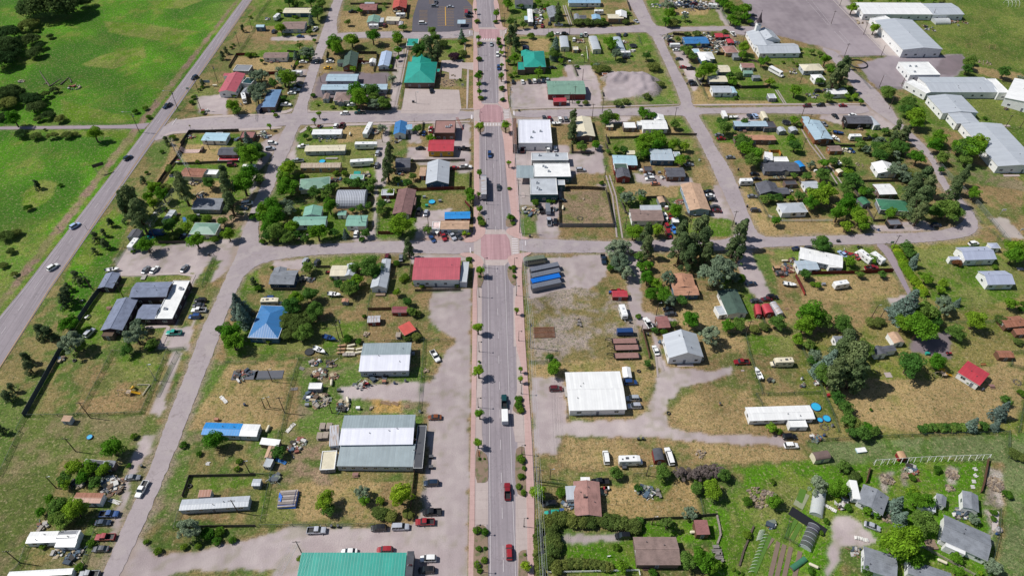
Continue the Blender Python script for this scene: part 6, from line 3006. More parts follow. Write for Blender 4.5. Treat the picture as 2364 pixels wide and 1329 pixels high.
        for f in fs:
            f = [p for i, p in enumerate(f) if i == 0 or (Vector(p)-Vector(f[i-1])).length > .02]; R.face(f, 0)
            R.beam(f[0], f[1], .1, .12, 1)
        R.face([(-X_, -Y_, z0-.04), (-X_, Y_, z0-.04), (X_, Y_, z0-.04), (X_, -Y_, z0-.04)], 1)
    else:
        n = 12; s_ = (Y_ if ty == 'qx' else X_)+.04; pr = arch(s_, rise+.05, 0, n); L2 = (X_ if ty == 'qx' else Y_)+.04; arc = 0
        for i in range(n):
            (a0, b0), (a1, b1) = pr[i], pr[i+1]; dl = math.hypot(a1-a0, b1-b0)
            if ty == 'qx': f = [(L2, a0, z0+b0), (L2, a1, z0+b1), (-L2, a1, z0+b1), (-L2, a0, z0+b0)]; uv = [(L2, arc), (L2, arc+dl), (-L2, arc+dl), (-L2, arc)]
            else: f = [(a0, -L2, z0+b0), (a1, -L2, z0+b1), (a1, L2, z0+b1), (a0, L2, z0+b0)]; uv = [(-L2, arc), (-L2, arc+dl), (L2, arc+dl), (L2, arc)]; f = f[::-1]; uv = uv[::-1]
            arc += dl
            if (Vector(f[1])-Vector(f[0])).cross(Vector(f[2])-Vector(f[0])).z < 0 and b0+b1 > rise: f = f[::-1]; uv = uv[::-1]
            R.face(f, 0, uv)
        if rc in ('clear', 'smoke', 'ribbed'):
            nr = int(2*L2/(1.5 if rc != 'ribbed' else .75)) or 1
            for k in range(nr+1):
                t = -L2+2*L2*k/nr
                for i in range(n):
                    (a0, b0), (a1, b1) = pr[i], pr[i+1]
                    if ty == 'qx': R.beam((t, a0, z0+b0), (t, a1, z0+b1), .1 if rc != 'ribbed' else .3, .08, 1)
                    else: R.beam((a0, t, z0+b0), (a1, t, z0+b1), .1, .08, 1)
    fascia = M('paint', 'white' if wc not in ('wood', 'brown', 'orangewood', 'dblue', 'black', 'slate') else 'brown') if rc not in ('clear', 'smoke') else M('paint', 'lgrey')
    if rc == 'ribbed': fascia = M('paint', 'grey')
    ro = R.build('roof', [rmat(rc, ty == 'f'), fascia]+([rmat(rc2)] if rc2 else [])); loc(ro)
    if ty[0] == 'q': ro.data.polygons.foreach_set('use_smooth', [True]*len(ro.data.polygons))
    # openings
    w_ = window_mesh()
    def put(me, name, lx, ly, lz, a, sc=(1, 1, 1), mat=None):
        o = inst(name, w_[me], None, mat=mat); loc(o)
        if me in 'vac': o.parent = ro; o.matrix_basis = Matrix.Translation((lx, ly, lz)); return o
        o.matrix_basis = inv @ T @ Matrix.Translation((lx, ly, lz)) @ Matrix.Rotation(a, 4, 'Z') @ Matrix.Diagonal((*sc, 1)); return o
    if wc not in ('none', 'clear') and h > 1.7 and W > 1.6:
        big = W*D > 260; small = W*D < 26
        trim = None if wc not in ('white',) else {0: M('paint', 'lgrey')}
        if small: put('d', 'door', 0, -y-.03, .02, 0, (1, 1, min(1, (h-.3)/2.1)), trim)
        elif main or W > 5:
            n = int(min(8, max(1, wW//(3.4 if not big else 5.2)))); dpos = n//2 if n > 1 else 0
            for i in range(n):
                lx = -x+wW*(i+.5)/n+rng.uniform(-.3, .3)
                if i == dpos and main:
                    if rng.random() < .35 and wW > 7 and h > 2.7: put('g', 'garage_door', lx, -y-.03, .02, 0, (1, 1, min(1, (h-.2)/2.7)))
                    else: put('d', 'door', lx, -y-.03, .02, 0, mat=trim)
                elif rng.random() < .85: put('w', 'window', lx, -y-.03, min(h-.85, 1.75), 0, (rng.uniform(.8, 1.4), 1, 1), trim)
            for s_ in (-1, 1):
                n = int(min(4, max(1, wD//4.5)))
                if D < 4 or (ce.x > 20 and s_ > 0) or (ce.x < -20 and s_ < 0): continue
                for i in range(n): put('w', 'window', s_*(x+.03), -y+wD*(i+.5)/n, min(h-.85, 1.75), s_*math.pi/2, mat=trim)
            if main:
                for i in range(2): put('w', 'window', -x+wW*(i+.5)/2, y+.03, min(h-.85, 1.7), math.pi, mat=trim)
    def roofz(lx, ly):
        if ty == 'gx': return h+rise*(1-abs(ly)/Y_)
        if ty == 'gy': return h+rise*(1-abs(lx)/X_)
        return h-.1
    if main and W*D > 45 and ty in ('gx', 'gy') and wc != 'none':
        for k in range(rng.randint(1, 3)):
            lx, ly = rng.uniform(-.7, .7)*X_, rng.uniform(-.6, .6)*Y_; put('v', 'roof_vent', lx, ly, roofz(lx, ly)-.1, 0)
    if ty == 'f' and W*D > 110 and wc != 'none':
        for k in range(3): put('a', 'roof_unit', rng.uniform(-.6, .6)*X_, rng.uniform(-.6, .6)*Y_, h-.23, 0)
    return dict(T=T, W=W, D=D, h=h, rise=rise, ce=ce, rz=rz, put=put, roofz=roofz, loc=loc)
def bname(lab):
    for k, v in (('greenhouse', 'greenhouse'), ('tunnel', 'hoop_tunnel'), ('church hall', 'church_hall'), ('steeple church', 'church'), ('mobile home', 'mobile_home'), ('trailer home', 'trailer_home'), ('trailer shed', 'trailer_shed'), ('carport', 'carport'), ('gazebo', 'gazebo'), ('kiosk', 'kiosk'), ('warehouse', 'warehouse'),
                 ('storage building', 'storage_building'), ('school', 'school_building'), ('garage', 'garage'), ('barn', 'barn'), ('café', 'cafe_building'), ('cabin', 'cabin'), ('shop', 'shop_building'), ('shed', 'shed'), ('cottage', 'cottage'), ('bungalow', 'bungalow'),
                 ('apartment', 'apartment_house'), ('house', 'house'), ('hall', 'hall'), ('hut', 'hut'), ('shelter', 'shelter'), ('playhouse', 'playhouse')):
        if k in lab: return v
    return 'building'
cur = None
for t, lab, ox, oy, fk in ROWS:
    if t[0] in 'Bb' and len(t[0]) == 1:
        P = xy(t[5:11], ox, oy, fk); h = float(t[1]); rng = random.Random(int(P[0][0]*7+P[0][1]*13))
        if t[0] == 'B':
            a, b_ = G(*P[0], h), G(*P[1], h); uy = Vector((-(b_-a).y, (b_-a).x, 0)).normalized(); c_ = G(*P[2], h)
            ce = (a+b_)/2+uy*abs((c_-b_).dot(uy))/2; ce.z = 0; ux = (b_-a).normalized(); nm = bname(lab)
            cur = empty(nm, ce, math.atan2(ux.y, ux.x)); inv = (Matrix.Translation(ce) @ Matrix.Rotation(math.atan2(ux.y, ux.x), 4, 'Z')).inverted()
            info = volume(cur, inv, *P, h, t[2], t[3], t[4], True, rng)
            info['root'] = cur; info['lab'] = lab; info['inv'] = inv; BLD.append(info)
            cat = nm.replace('_', ' '); cur['label'] = lab; cur['category'] = cat
            if 'chimney' in lab: info['put']('c', 'chimney', -info['W']*.12, 0, info['roofz'](0, 0)-.3, 0)
        else: volume(cur, inv, *P, h, t[2], t[3], t[4], False, rng)
# short names of the buildings, used to tell where other things stand
def short(lab):
    q = re.split(r' (?:beside|behind|in front|between|near|next to|at the|at its|by the|on the|under|facing|where|joined|standing|standing alone|inside|hidden|half|lying|below|above|right of|west of|east of|cut by|running|across|on its|squeezed|touching|touching|alone|parked|in the|outside|among|end on|set endwise)\b', lab)[0]
    return q
shorts = [short(b['lab']) for b in BLD]
for b, s in zip(BLD, shorts):
    if len(s.split()) < 5 or shorts.count(s) > 1:      # too plain a name singles nothing out: keep what the building stands by
        s = b['lab'] if len(b['lab'].split()) <= 10 else None
    b['short'] = re.sub(r'\b(a|an|the|and)\s+', '', s) if s else None
    if b['short'] and len(b['short'].split()) > 7: b['short'] = None
LM = [b for b in BLD if b['short']]
# ---------------------------------------------------------------- vehicles
def loftbox(mb, secs, mi=0):
    rings = []
    for x, w0, w1, z0, z1 in secs:
        c = min(.1, (z1-z0)*.25)
        rings.append([(x, -w0, z0), (x, w0, z0), (x, w0, z0+(z1-z0)*.55), (x, w1, z1-c*.5), (x, w1-c*1.6, z1), (x, -w1+c*1.6, z1), (x, -w1, z1-c*.5), (x, -w0, z0+(z1-z0)*.55)])
    for a, b_ in zip(rings[:-1], rings[1:]):
        for i in range(8): j = (i+1) % 8; mb.face([a[i], b_[i], b_[j], a[j]], mi)
    mb.face(rings[0][::-1] if False else rings[0], mi); mb.face(rings[-1][::-1], mi)
def wheelmesh(r=.34, w_=.22):
    mb = MB(); mb.tube((0, -w_/2, 0), (0, w_/2, 0), r, r, 12, 0); mb.tube((0, -w_/2-.01, 0), (0, w_/2+.01, 0), r*.55, r*.55, 10, 1); return mb.mesh('wheel', [M('paint', 'black'), M('paint', 'silver')])
VM = {}
def flat_obj(mb, name, mats): return mb.mesh(name, mats)
def vparts(kind):
    """list of (part name, mesh, location) ; slot 0 of painted parts takes the vehicle colour"""
    if kind in VM: return VM[kind]
    CARW = wheelmesh(); out = []; paint = M('car', 'white'); gl = M('glass'); L = []
    def lights(xf, xb, wy, z):
        a = MB(); a.box((0, 0, 0), (.06, .32, .16)); hl = a.mesh('headlight', [M('paint', 'silver')]); a = MB(); a.box((0, 0, 0), (.06, .26, .2)); tl = a.mesh('tail_light', [M('paint', 'red')])
        for s in (-1, 1): out.append(('headlight', hl, (xf, s*wy, z))); out.append(('tail_light', tl, (xb, s*wy, z+.05)))
    def wheels(xs, wy, r=.34, me=None):
        for x in xs:
            for s in (-1, 1): out.append(('wheel', me or CARW, (x, s*wy, r)))
    if kind in ('sedan', 'suv', 'van', 'hearse', 'van2'):
        p = dict(sedan=(4.7, .9, .86, 1.42, [(-1.75, .90), (-1.15, 1.38), (.35, 1.42), (1.15, .94)]), suv=(4.8, .95, 1.0, 1.78, [(-2.22, 1.0), (-1.95, 1.72), (.45, 1.78), (1.2, 1.08)]),
                 van=(5.1, .98, 1.1, 1.95, [(-2.45, 1.05), (-2.3, 1.9), (.95, 1.95), (1.75, 1.15)]), van2=(5.3, .97, 1.05, 1.85, [(-2.5, 1.05), (-2.3, 1.82), (.6, 1.85), (1.3, 1.1)]), hearse=(6.6, .98, 1.0, 1.75, [(-3.2, 1.0), (-3.0, 1.7), (1.0, 1.75), (1.8, 1.05)]))[kind]
        Ln, W2, zb, zt, cab = p; h2 = Ln/2; mb = MB()
        loftbox(mb, [(-h2, W2*.82, W2*.8, .35, zb*.86), (-h2+.25, W2, W2*.93, .24, zb*.97), (-.8, W2, W2*.95, .22, zb), (.9, W2, W2*.95, .22, zb), (h2-.7, W2*.99, W2*.9, .24, zb*.93), (h2-.18, W2*.93, W2*.84, .28, zb*.82), (h2, W2*.78, W2*.7, .38, zb*.62)])
        wr = W2*.76; loftbox(mb, [(cab[1][0]+.02, wr, wr*.97, cab[1][1]-.05, cab[1][1]+.035), ((cab[1][0]+cab[2][0])/2, wr*1.01, wr*.99, cab[2][1]-.04, cab[2][1]+.05), (cab[2][0]-.02, wr, wr*.96, cab[2][1]-.05, cab[2][1]+.035)])
        for s in (-1, 1):
            mb.box((cab[3][0]-.35, s*(W2+.08), zb+.06), (.14, .2, .14))
            for k in (.33, .66): xx = cab[1][0]+(cab[2][0]-cab[1][0])*k; mb.beam((xx, s*W2*.93, zb-.02), (xx, s*wr*1.01, cab[2][1]), .07, .05)
        out.append(('body', mb.mesh('body', [paint]), (0, 0, 0)))
        g = MB(); q = cab; wl = W2*.92
        g.face([(q[3][0], -wl, q[3][1]-.06), (q[3][0], wl, q[3][1]-.06), (q[2][0], wr*.98, q[2][1]), (q[2][0], -wr*.98, q[2][1])])
        g.face([(q[0][0], wl, q[0][1]-.06), (q[0][0], -wl, q[0][1]-.06), (q[1][0], -wr*.98, q[1][1]), (q[1][0], wr*.98, q[1][1])])
        for s in (-1, 1):
            f = [(q[0][0], s*wl, q[0][1]-.06), (q[3][0], s*wl, q[3][1]-.06), (q[2][0], s*wr*.98, q[2][1]), (q[1][0], s*wr*.98, q[1][1])]; g.face(f if s < 0 else f[::-1])
        out.append(('window', g.mesh('window', [gl]), (0, 0, 0))); wheels((-h2+.95, h2-.95), W2-.1); lights(h2-.04, -h2+.02, W2*.62, .62)
    elif kind in ('pickup', 'truckbed', 'car_old'):
        Ln, W2, zb, zt = 5.7, 1.0, 1.08, 1.85; h2 = Ln/2; mb = MB()
        loftbox(mb, [(-.35, W2, W2*.96, .35, zb), (.9, W2, W2*.95, .35, zb), (h2-.8, W2*.99, W2*.9, .35, zb*.98), (h2-.15, W2*.95, W2*.86, .38, zb*.9), (h2, W2*.85, W2*.75, .45, zb*.7)])
        for s in (-1, 1): mb.box((-1.62, s*(W2-.07), .76), (2.5, .12, .66))
        mb.box((-h2+.06, 0, .76), (.1, 1.86, .62)); mb.box((-1.6, 0, .5), (2.48, 1.8, .08)); mb.box((-h2-.08, 0, .45), (.16, 1.8, .16))
        wr = .78; loftbox(mb, [(-.55, wr, wr*.97, zt-.06, zt+.02), (.1, wr, wr*.98, zt-.04, zt+.04), (.72, wr, wr*.95, zt-.07, zt+.02)])
        for s in (-1, 1): mb.box((1.05, s*(W2+.1), zb+.08), (.14, .24, .2)); mb.beam((.1, s*W2*.93, zb-.02), (.1, s*wr*1.01, zt), .08, .05)
        out.append(('body', mb.mesh('body', [paint]), (0, 0, 0)))
        g = MB(); wl = .93; q = [(-.62, zb-.02), (-.5, zt), (.7, zt), (1.35, zb-.02)]
        g.face([(q[3][0], -wl, q[3][1]), (q[3][0], wl, q[3][1]), (q[2][0], wr*.98, q[2][1]), (q[2][0], -wr*.98, q[2][1])]); g.face([(q[0][0], wl, q[0][1]), (q[0][0], -wl, q[0][1]), (q[1][0], -wr*.98, q[1][1]), (q[1][0], wr*.98, q[1][1])])
        for s in (-1, 1):
            f = [(q[0][0], s*wl, q[0][1]), (q[3][0], s*wl, q[3][1]), (q[2][0], s*wr*.98, q[2][1]), (q[1][0], s*wr*.98, q[1][1])]; g.face(f if s < 0 else f[::-1])
        out.append(('window', g.mesh('window', [gl]), (0, 0, 0)))
        b_ = MB(); b_.box((-1.6, 0, .56), (2.4, 1.72, .05)); out.append(('bed_floor', b_.mesh('bed_floor', [M('paint', 'black')]), (0, 0, 0)))
        wheels((-h2+1.1, h2-1.0), W2-.08, .4, wheelmesh(.4, .26)); lights(h2-.06, -h2+.0, W2*.72, .72)
    elif kind in ('camper', 'camper2', 'enclosed', 'boxvan', 'box'):
        Ln, W2, z0, z1 = dict(camper=(6.2, 1.2, .5, 2.9), camper2=(9.6, 1.25, .6, 3.3), enclosed=(6.0, 1.1, .45, 2.5), boxvan=(5.0, 1.1, .45, 2.6), box=(6.5, 1.2, .6, 2.9))[kind]
        h2 = Ln/2; mb = MB(); rd = .35 if 'camper' in kind else .05
        loftbox(mb, [(-h2, W2*.96, W2*.9, z0+rd*.3, z1-rd), (-h2+rd*.6+.02, W2, W2*.96, z0, z1), (h2-rd-.02, W2, W2*.96, z0, z1), (h2, W2*.96, W2*.9, z0+rd*1.2, z1-rd*1.3)])
        if kind == 'camper2': loftbox(mb, [(h2-.2, W2, W2*.96, 1.7, z1), (h2+1.6, W2*.95, W2*.9, 1.8, z1-.15)])
        mb.beam((h2-.3, 0, .5), (h2+1.1, 0, .5), .12, .1); mb.box((h2+.9, 0, .3), (.1, .1, .5))
        out.append(('body', mb.mesh('body', [paint]), (0, 0, 0)))
        if 'camper' in kind:
            g = MB()
            for s in (-1, 1):
                for k in (-.3, .15): g.box((k*Ln, s*(W2+.0), (z0+z1)/2+.25), (1.1, .06, .55))
            g.box((h2-.03, 0, (z0+z1)/2+.35), (.1, 1.3, .5)); out.append(('window', g.mesh('window', [gl]), (0, 0, 0)))
            v = MB(); v.box((-.6, 0, z1+.1), (.9, .7, .26)); v.box((1.4, .2, z1+.05), (.4, .4, .16)); out.append(('roof_unit', v.mesh('roof_unit', [M('paint', 'lgrey')]), (0, 0, 0)))
            a = MB(); a.box((0, -W2-.03, (z0+z1)/2-.35), (Ln*.9, .02, .16)); out.append(('stripe', a.mesh('stripe', [M('paint', 'grey')]), (0, 0, 0)))
        else:
            a = MB(); a.box((-h2-.03, 0, (z0+z1)/2), (.05, W2*1.7, (z1-z0)*.85)); out.append(('door', a.mesh('door', [M('paint', 'lgrey')]), (0, 0, 0)))
        wheels((-.45, .45) if Ln > 5.5 else (0,), W2-.05)
    elif kind == 'motorhome':
        mb = MB(); loftbox(mb, [(-4.1, 1.15, 1.05, .6, 3.0), (-3.9, 1.2, 1.12, .5, 3.15), (1.6, 1.2, 1.12, .5, 3.15), (2.7, 1.15, 1.0, 1.9, 2.95)]); loftbox(mb, [(1.4, 1.05, 1.0, .4, 1.9), (2.9, 1.0, .9, .4, 1.25), (3.7, .92, .8, .42, 1.1)])
        out.append(('body', mb.mesh('body', [paint]), (0, 0, 0))); g = MB(); g.face([(2.92, -.9, 1.22), (2.92, .9, 1.22), (2.2, .85, 1.9), (2.2, -.85, 1.9)])
        for s in (-1, 1):
            for k in (-2.6, -.6, 1.9): g.box((k, s*1.17, 1.95 if k < 1 else 1.5), (1.0, .1, .5))
        out.append(('window', g.mesh('window', [gl]), (0, 0, 0))); v = MB(); v.box((-1.5, 0, 3.2), (1, .7, .26)); v.box((.6, .3, 3.18), (.5, .5, .12)); v.box((-3, -.3, 3.18), (.5, .5, .12)); out.append(('roof_unit', v.mesh('roof_unit', [M('paint', 'dgrey')]), (0, 0, 0)))
        wheels((-2.4, 2.7), 1.02, .4, wheelmesh(.4, .26)); lights(3.68, -4.12, .7, .8)
    elif kind == 'bus':
        mb = MB(); loftbox(mb, [(-5, 1.15, 1.05, .6, 2.9), (-4.8, 1.22, 1.1, .5, 3.05), (3.6, 1.22, 1.1, .5, 3.05), (4.0, 1.2, 1.05, .5, 2.9)]); loftbox(mb, [(3.9, 1.0, .95, .5, 1.6), (5.2, .9, .8, .5, 1.3)])
        out.append(('body', mb.mesh('body', [paint]), (0, 0, 0))); g = MB(); g.box((4.0, 0, 2.2), (.1, 1.9, .9))
        for s in (-1, 1):
            for k in range(8): g.box((-4.3+k*1.0, s*1.19, 2.15), (.75, .1, .6))
        out.append(('window', g.mesh('window', [gl]), (0, 0, 0))); wheels((-3, 3.9), 1.05, .48, wheelmesh(.48, .3)); lights(5.15, -5, .7, .9)
    elif kind == 'semi':
        mb = MB(); mb.box((-1.2, 0, 2.5), (14.0, 2.5, 2.7)); out.append(('trailer', mb.mesh('trailer', [M('metal', 'silver')]), (0, 0, 0)))
        mb = MB(); loftbox(mb, [(6.1, 1.2, 1.1, .6, 3.4), (7.6, 1.2, 1.05, .6, 3.2), (8.0, 1.1, 1.0, .6, 1.9), (9.6, 1.0, .9, .6, 1.7)]); out.append(('body', mb.mesh('body', [paint]), (0, 0, 0)))
        g = MB(); g.face([(8.02, -1, 1.9), (8.02, 1, 1.9), (7.62, .95, 3.1), (7.62, -.95, 3.1)]); out.append(('window', g.mesh('window', [gl]), (0, 0, 0)))
        b_ = MB(); b_.box((0, 0, .95), (15.5, .9, .35)); out.append(('chassis', b_.mesh('chassis', [M('paint', 'dgrey')]), (0, 0, 0))); wheels((-7, -5.8, 5, 6.2, 9), 1.1, .5, wheelmesh(.5, .35))
    elif kind == 'container':
        mb = MB(); mb.box((0, 0, 1.35), (12.2, 2.44, 2.55)); out.append(('body', mb.mesh('body', [paint]), (0, 0, 0)))
        r = MB()
        for k in range(30): r.box((-5.9+k*.407, -1.24, 1.35), (.16, .05, 2.3)); r.box((-5.9+k*.407, 1.24, 1.35), (.16, .05, 2.3)); r.box((-5.9+k*.407, 0, 2.65), (.16, 2.3, .04))
        for sx in (-1, 1):
            for sy in (-1, 1): r.box((sx*6.07, sy*1.2, 1.35), (.14, .14, 2.62))
        out.append(('rib_panel', r.mesh('rib_panel', [paint]), (0, 0, 0))); d = MB(); d.box((-6.13, -.6, 1.35), (.06, 1.1, 2.3)); d.box((-6.13, .6, 1.35), (.06, 1.1, 2.3)); out.append(('door', d.mesh('door', [M('paint', 'dgrey')]), (0, 0, 0)))
        f_ = MB()
        for s in (-5.5, 5.5): f_.box((s, 0, .06), (.5, 2.3, .12))
        out.append(('skid', f_.mesh('skid', [M('paint', 'dark')]), (0, 0, 0)))
    elif kind == 'gooseneck':
        mb = MB(); mb.box((-.6, 0, .9), (9.0, 2.5, .14)); out.append(('deck', mb.mesh('deck', [M('wood', 'pinkbrown')]), (0, 0, 0)))
        f_ = MB()
        for s in (-1.28, 1.28): f_.box((-.6, s, .86), (9.1, .1, .26))
        for s in (-.55, .55): f_.beam((3.9, s, .95), (4.9, s, 2.1), .16); f_.beam((4.9, s, 2.1), (6.6, s*.3, 2.1), .16)
        f_.box((6.6, 0, 1.6), (.16, .16, 1.1)); f_.box((3.95, 0, 1.2), (.12, 2.4, .5)); f_.box((-5.3, 0, .75), (.9, 2.3, .12)); out.append(('frame', f_.mesh('frame', [M('paint', 'black')]), (0, 0, 0)))
        wheels((-2.6, -1.6), 1.0, .4, wheelmesh(.4, .3))
    elif kind == 'boat':
        mb = MB(); prof = [(-2.6, .95), (-1.2, 1.05), (.4, 1.0), (1.7, .65), (2.7, .06)]
        for (a, wa), (b_, wb) in zip(prof[:-1], prof[1:]):
            for s in (-1, 1):
                f = [(a, s*wa, 1.25), (b_, s*wb, 1.35), (b_, s*wb*.3, .55), (a, s*wa*.5, .45)]; mb.face(f if s > 0 else f[::-1]); 
            mb.face([(a, -wa*.5, .45), (a, wa*.5, .45), (b_, wb*.3, .55), (b_, -wb*.3, .55)][::-1])
        mb.face([(-2.6, -.95, 1.25), (-2.6, .95, 1.25), (-2.6, .48, .45), (-2.6, -.48, .45)]); mb.face([(.9, -.88, 1.3), (.9, .88, 1.3), (1.7, .65, 1.33), (2.7, 0, 1.36), (1.7, -.65, 1.33)]); mb.face([(-2.6, -.9, .95), (.9, -.85, .95), (.9, .85, .95), (-2.6, .9, .95)][::1])
        out.append(('hull', mb.mesh('hull', [paint]), (0, 0, 0))); g = MB(); g.face([(.9, -.8, 1.3), (.9, .8, 1.3), (.5, .7, 1.75), (.5, -.7, 1.75)]); g.box((-2.75, 0, 1.3), (.4, .4, .9)); g.box((-.6, .4, 1.15), (.5, .5, .4)); g.box((-.6, -.4, 1.15), (.5, .5, .4)); out.append(('windscreen', g.mesh('windscreen', [gl]), (0, 0, 0)))
        f_ = MB(); f_.beam((-2.4, 0, .42), (3.6, 0, .42), .1); f_.box((-1, 0, .42), (.12, 1.9, .1)); out.append(('trailer_frame', f_.mesh('trailer_frame', [M('paint', 'grey')]), (0, 0, 0))); wheels((-1,), 1.0, .3, wheelmesh(.3, .18))
    else:  # trike / motorcycle
        mb = MB(); mb.box((0, 0, .55), (1.2, .35, .3)); mb.box((-.6, 0, .75), (.8, .8, .25)); mb.box((.3, 0, .8), (.5, .3, .2)); mb.beam((.5, 0, .9), (1.0, 0, .3), .08); mb.beam((.55, -.4, 1.0), (.55, .4, 1.0), .05); out.append(('body', mb.mesh('body', [paint]), (0, 0, 0)))
        for p in ((1.05, 0, .32), (-.8, .5, .32), (-.8, -.5, .32)): out.append(('wheel', CARW, p))
    VM[kind] = out; return out
JOIN = {}
def vjoined(kind):
    if kind in JOIN: return JOIN[kind]
    mb = MB(); mats = []; me_ = []
    for nm, me, l in vparts(kind):
        for p in me.polygons:
            mt = me.materials[p.material_index]
            if mt not in mats: mats.append(mt)
            mb.f.append(tuple(range(len(mb.v), len(mb.v)+len(p.vertices)))); mb.v += [tuple(Vector(l)+me.vertices[i].co) for i in p.vertices]; mb.m.append(mats.index(mt)); mb.uv += [(0, 0)]*len(p.vertices)
    JOIN[kind] = mb.mesh('vehicle', mats); return JOIN[kind]
VN = dict(sedan='sedan_car', suv='suv_car', pickup='pickup_truck', truckbed='pickup_truck', van='van', van2='van', hearse='limousine', motorhome='motorhome', camper='camper_trailer', camper2='fifth_wheel_trailer', enclosed='cargo_trailer',
          boxvan='box_trailer', box='box_trailer', bus='bus', semi='semi_truck', container='shipping_container', gooseneck='flatbed_trailer', boat='boat_on_trailer', trike='motorcycle', car_old='pickup_truck')
VW = dict(sedan='car', suv='SUV', pickup='pickup', truckbed='flatbed pickup', van='van', van2='van', hearse='long car', motorhome='motorhome', camper='camper trailer', camper2='fifth wheel trailer', enclosed='cargo trailer', boxvan='box trailer', box='box trailer', bus='bus', semi='semi truck', container='shipping container', gooseneck='flatbed trailer', boat='boat', trike='motorcycle', car_old='old pickup')
CW = dict(dgrey='dark grey', dblue='dark blue', lgrey='light grey', dred='dark red', lblue='pale blue', lgreen='pale green', dteal='dark teal', navy='navy blue', bluebright='bright blue', camo='camouflage', bluewhite='blue and white', rusty='rusty', copper='copper brown', cream='cream', slate='slate')
ROADY = []
for t, lab, ox, oy, fk in ROWS:
    if t[0] == 'V':
        kind, col = t[1], t[2]; px, py = ox+float(t[3])/fk, oy+float(t[4])/fk; hh = 1.3 if kind in ('camper', 'camper2', 'motorhome', 'bus', 'semi', 'container', 'enclosed') else .75
        p = G(px, py, hh); p.z = .16 if 1100 < px < 1200 else .07; ang = math.radians(float(t[5])); PAL.setdefault(col, '888888')
        if kind == 'container': p.z = .0
        pm = M('car', 'slate' if (kind == 'container' and col == 'grey') else col); root = empty(VN[kind], p, ang)
        cat = VW[kind].split()[-1] if kind not in ('suv', 'container', 'camper', 'motorhome') else dict(suv='car', container='container', camper='camper', motorhome='motorhome')[kind]
        reg(root, f"{CW.get(col, col)} {VW[kind]}", cat, {'car': 'cars and SUVs around town', 'pickup': 'pickup trucks around town', 'boat': 'boats kept on trailers', 'camper': 'camper trailers in the yards', 'trailer': 'trailers parked around town', 'container': 'shipping containers on the gravel lot', 'van': 'vans parked around town'}.get(cat), p.x, p.y)
        if py > 300 and px*0+1:
            for nm, me, l in vparts(kind):
                slot = {0: pm} if me.materials[0] == M('car', 'white') else None
                inst(nm, me, root, l, mat=slot)
        else:
            me = vjoined(kind); i = [k for k, q in enumerate(me.materials) if q == M('car', 'white')]
            bpy.data.objects.remove(root); root = inst(VN[kind], me, None, p, ang, mat={i[0]: pm} if i else None); REG[-1][0] = root
# ---------------------------------------------------------------- trees
def leafmesh(name, kind, nl, ls, seed):
    r = np.random.RandomState(seed); 
    if kind == 'round':
        nc = 26+(seed % 12); u = r.normal(size=(nc, 3)); u /= np.linalg.norm(u, axis=1)[:, None]; u[:, 2] = np.abs(u[:, 2])*1.05-.32*(r.rand(nc) < .45)*2*np.abs(u[:, 2]); rad = .74*r.uniform(.5, 1.12, nc); cc = u*rad[:, None]; cr = r.uniform(.17, .38, nc)
        cc[:4] *= .3; cr[:4] = .5
    elif kind == 'wispy':
        nc = 46; u = r.normal(size=(nc, 3)); u /= np.linalg.norm(u, axis=1)[:, None]; u[:, 2] = np.abs(u[:, 2])*1.2-.3; cc = u*r.uniform(.35, 1.0, nc)[:, None]; cr = r.uniform(.12, .27, nc)
    elif kind == 'bush':
        nc = 20; u = r.normal(size=(nc, 3)); u /= np.linalg.norm(u, axis=1)[:, None]; u[:, 2] = np.abs(u[:, 2])*.62; cc = u*.66; cr = r.uniform(.25, .42, nc)
    elif kind == 'conifer':
        nc = 60; k = np.linspace(0, 1, nc); rr = (1-k)**.85*.82; a = np.arange(nc)*2.399; rr2 = rr*r.uniform(.55, 1.05, nc); cc = np.stack([np.cos(a)*rr2, np.sin(a)*rr2, -1.0+k*2.25], 1); cr = .12+.22*(1-k)*r.uniform(.8, 1.2, nc)
    elif kind == 'pine':
        nc = 40; k = r.rand(nc)**.8; a = r.rand(nc)*6.28; rr = (1-k*.75)*r.uniform(.35, 1.0, nc)*.85; cc = np.stack([np.cos(a)*rr, np.sin(a)*rr, -.75+k*1.85], 1); cr = r.uniform(.16, .30, nc)
    w8 = cr**2; ci = r.choice(nc, nl, p=w8/w8.sum()); d = r.normal(size=(nl, 3)); d /= np.linalg.norm(d, axis=1)[:, None]; d[:, 2] = np.where(d[:, 2] < -.3, -d[:, 2], d[:, 2])
    flat = .6 if kind in ('conifer', 'pine') else .85
    pos = cc[ci]+d*cr[ci][:, None]*r.uniform(.75, 1.08, nl)[:, None]*np.array([1, 1, flat])
    if kind in ('conifer', 'pine'): pos[:, 2] -= np.hypot(pos[:, 0], pos[:, 1])*.22
    nrm = d*.7+r.normal(size=(nl, 3))*.45+np.array([0, 0, .25]); nrm /= np.linalg.norm(nrm, axis=1)[:, None]
    t = np.cross(nrm, r.normal(size=(nl, 3))); t /= np.linalg.norm(t, axis=1)[:, None]; b_ = np.cross(nrm, t)
    s = ls*r.uniform(.65, 1.35, nl)[:, None]; t = t*s; b_ = b_*s*r.uniform(.6, 1, nl)[:, None]
    V = np.stack([pos-t-b_*.4, pos+t*.2-b_, pos+t+b_*.3, pos-t*.1+b_], 1).reshape(-1, 3).astype(np.float32); n4 = np.arange(nl*4, dtype=np.int32)
    me = bpy.data.meshes.new(name); me.vertices.add(len(V)); me.vertices.foreach_set('co', V.ravel()); me.loops.add(nl*4); me.loops.foreach_set('vertex_index', n4)
    me.polygons.add(nl); me.polygons.foreach_set('loop_start', n4[::4]); me.polygons.foreach_set('loop_total', np.full(nl, 4, dtype=np.int32)); me.update(calc_edges=True); me.materials.append(M('leafy', 'lf_d')); return me
LEAF = {}
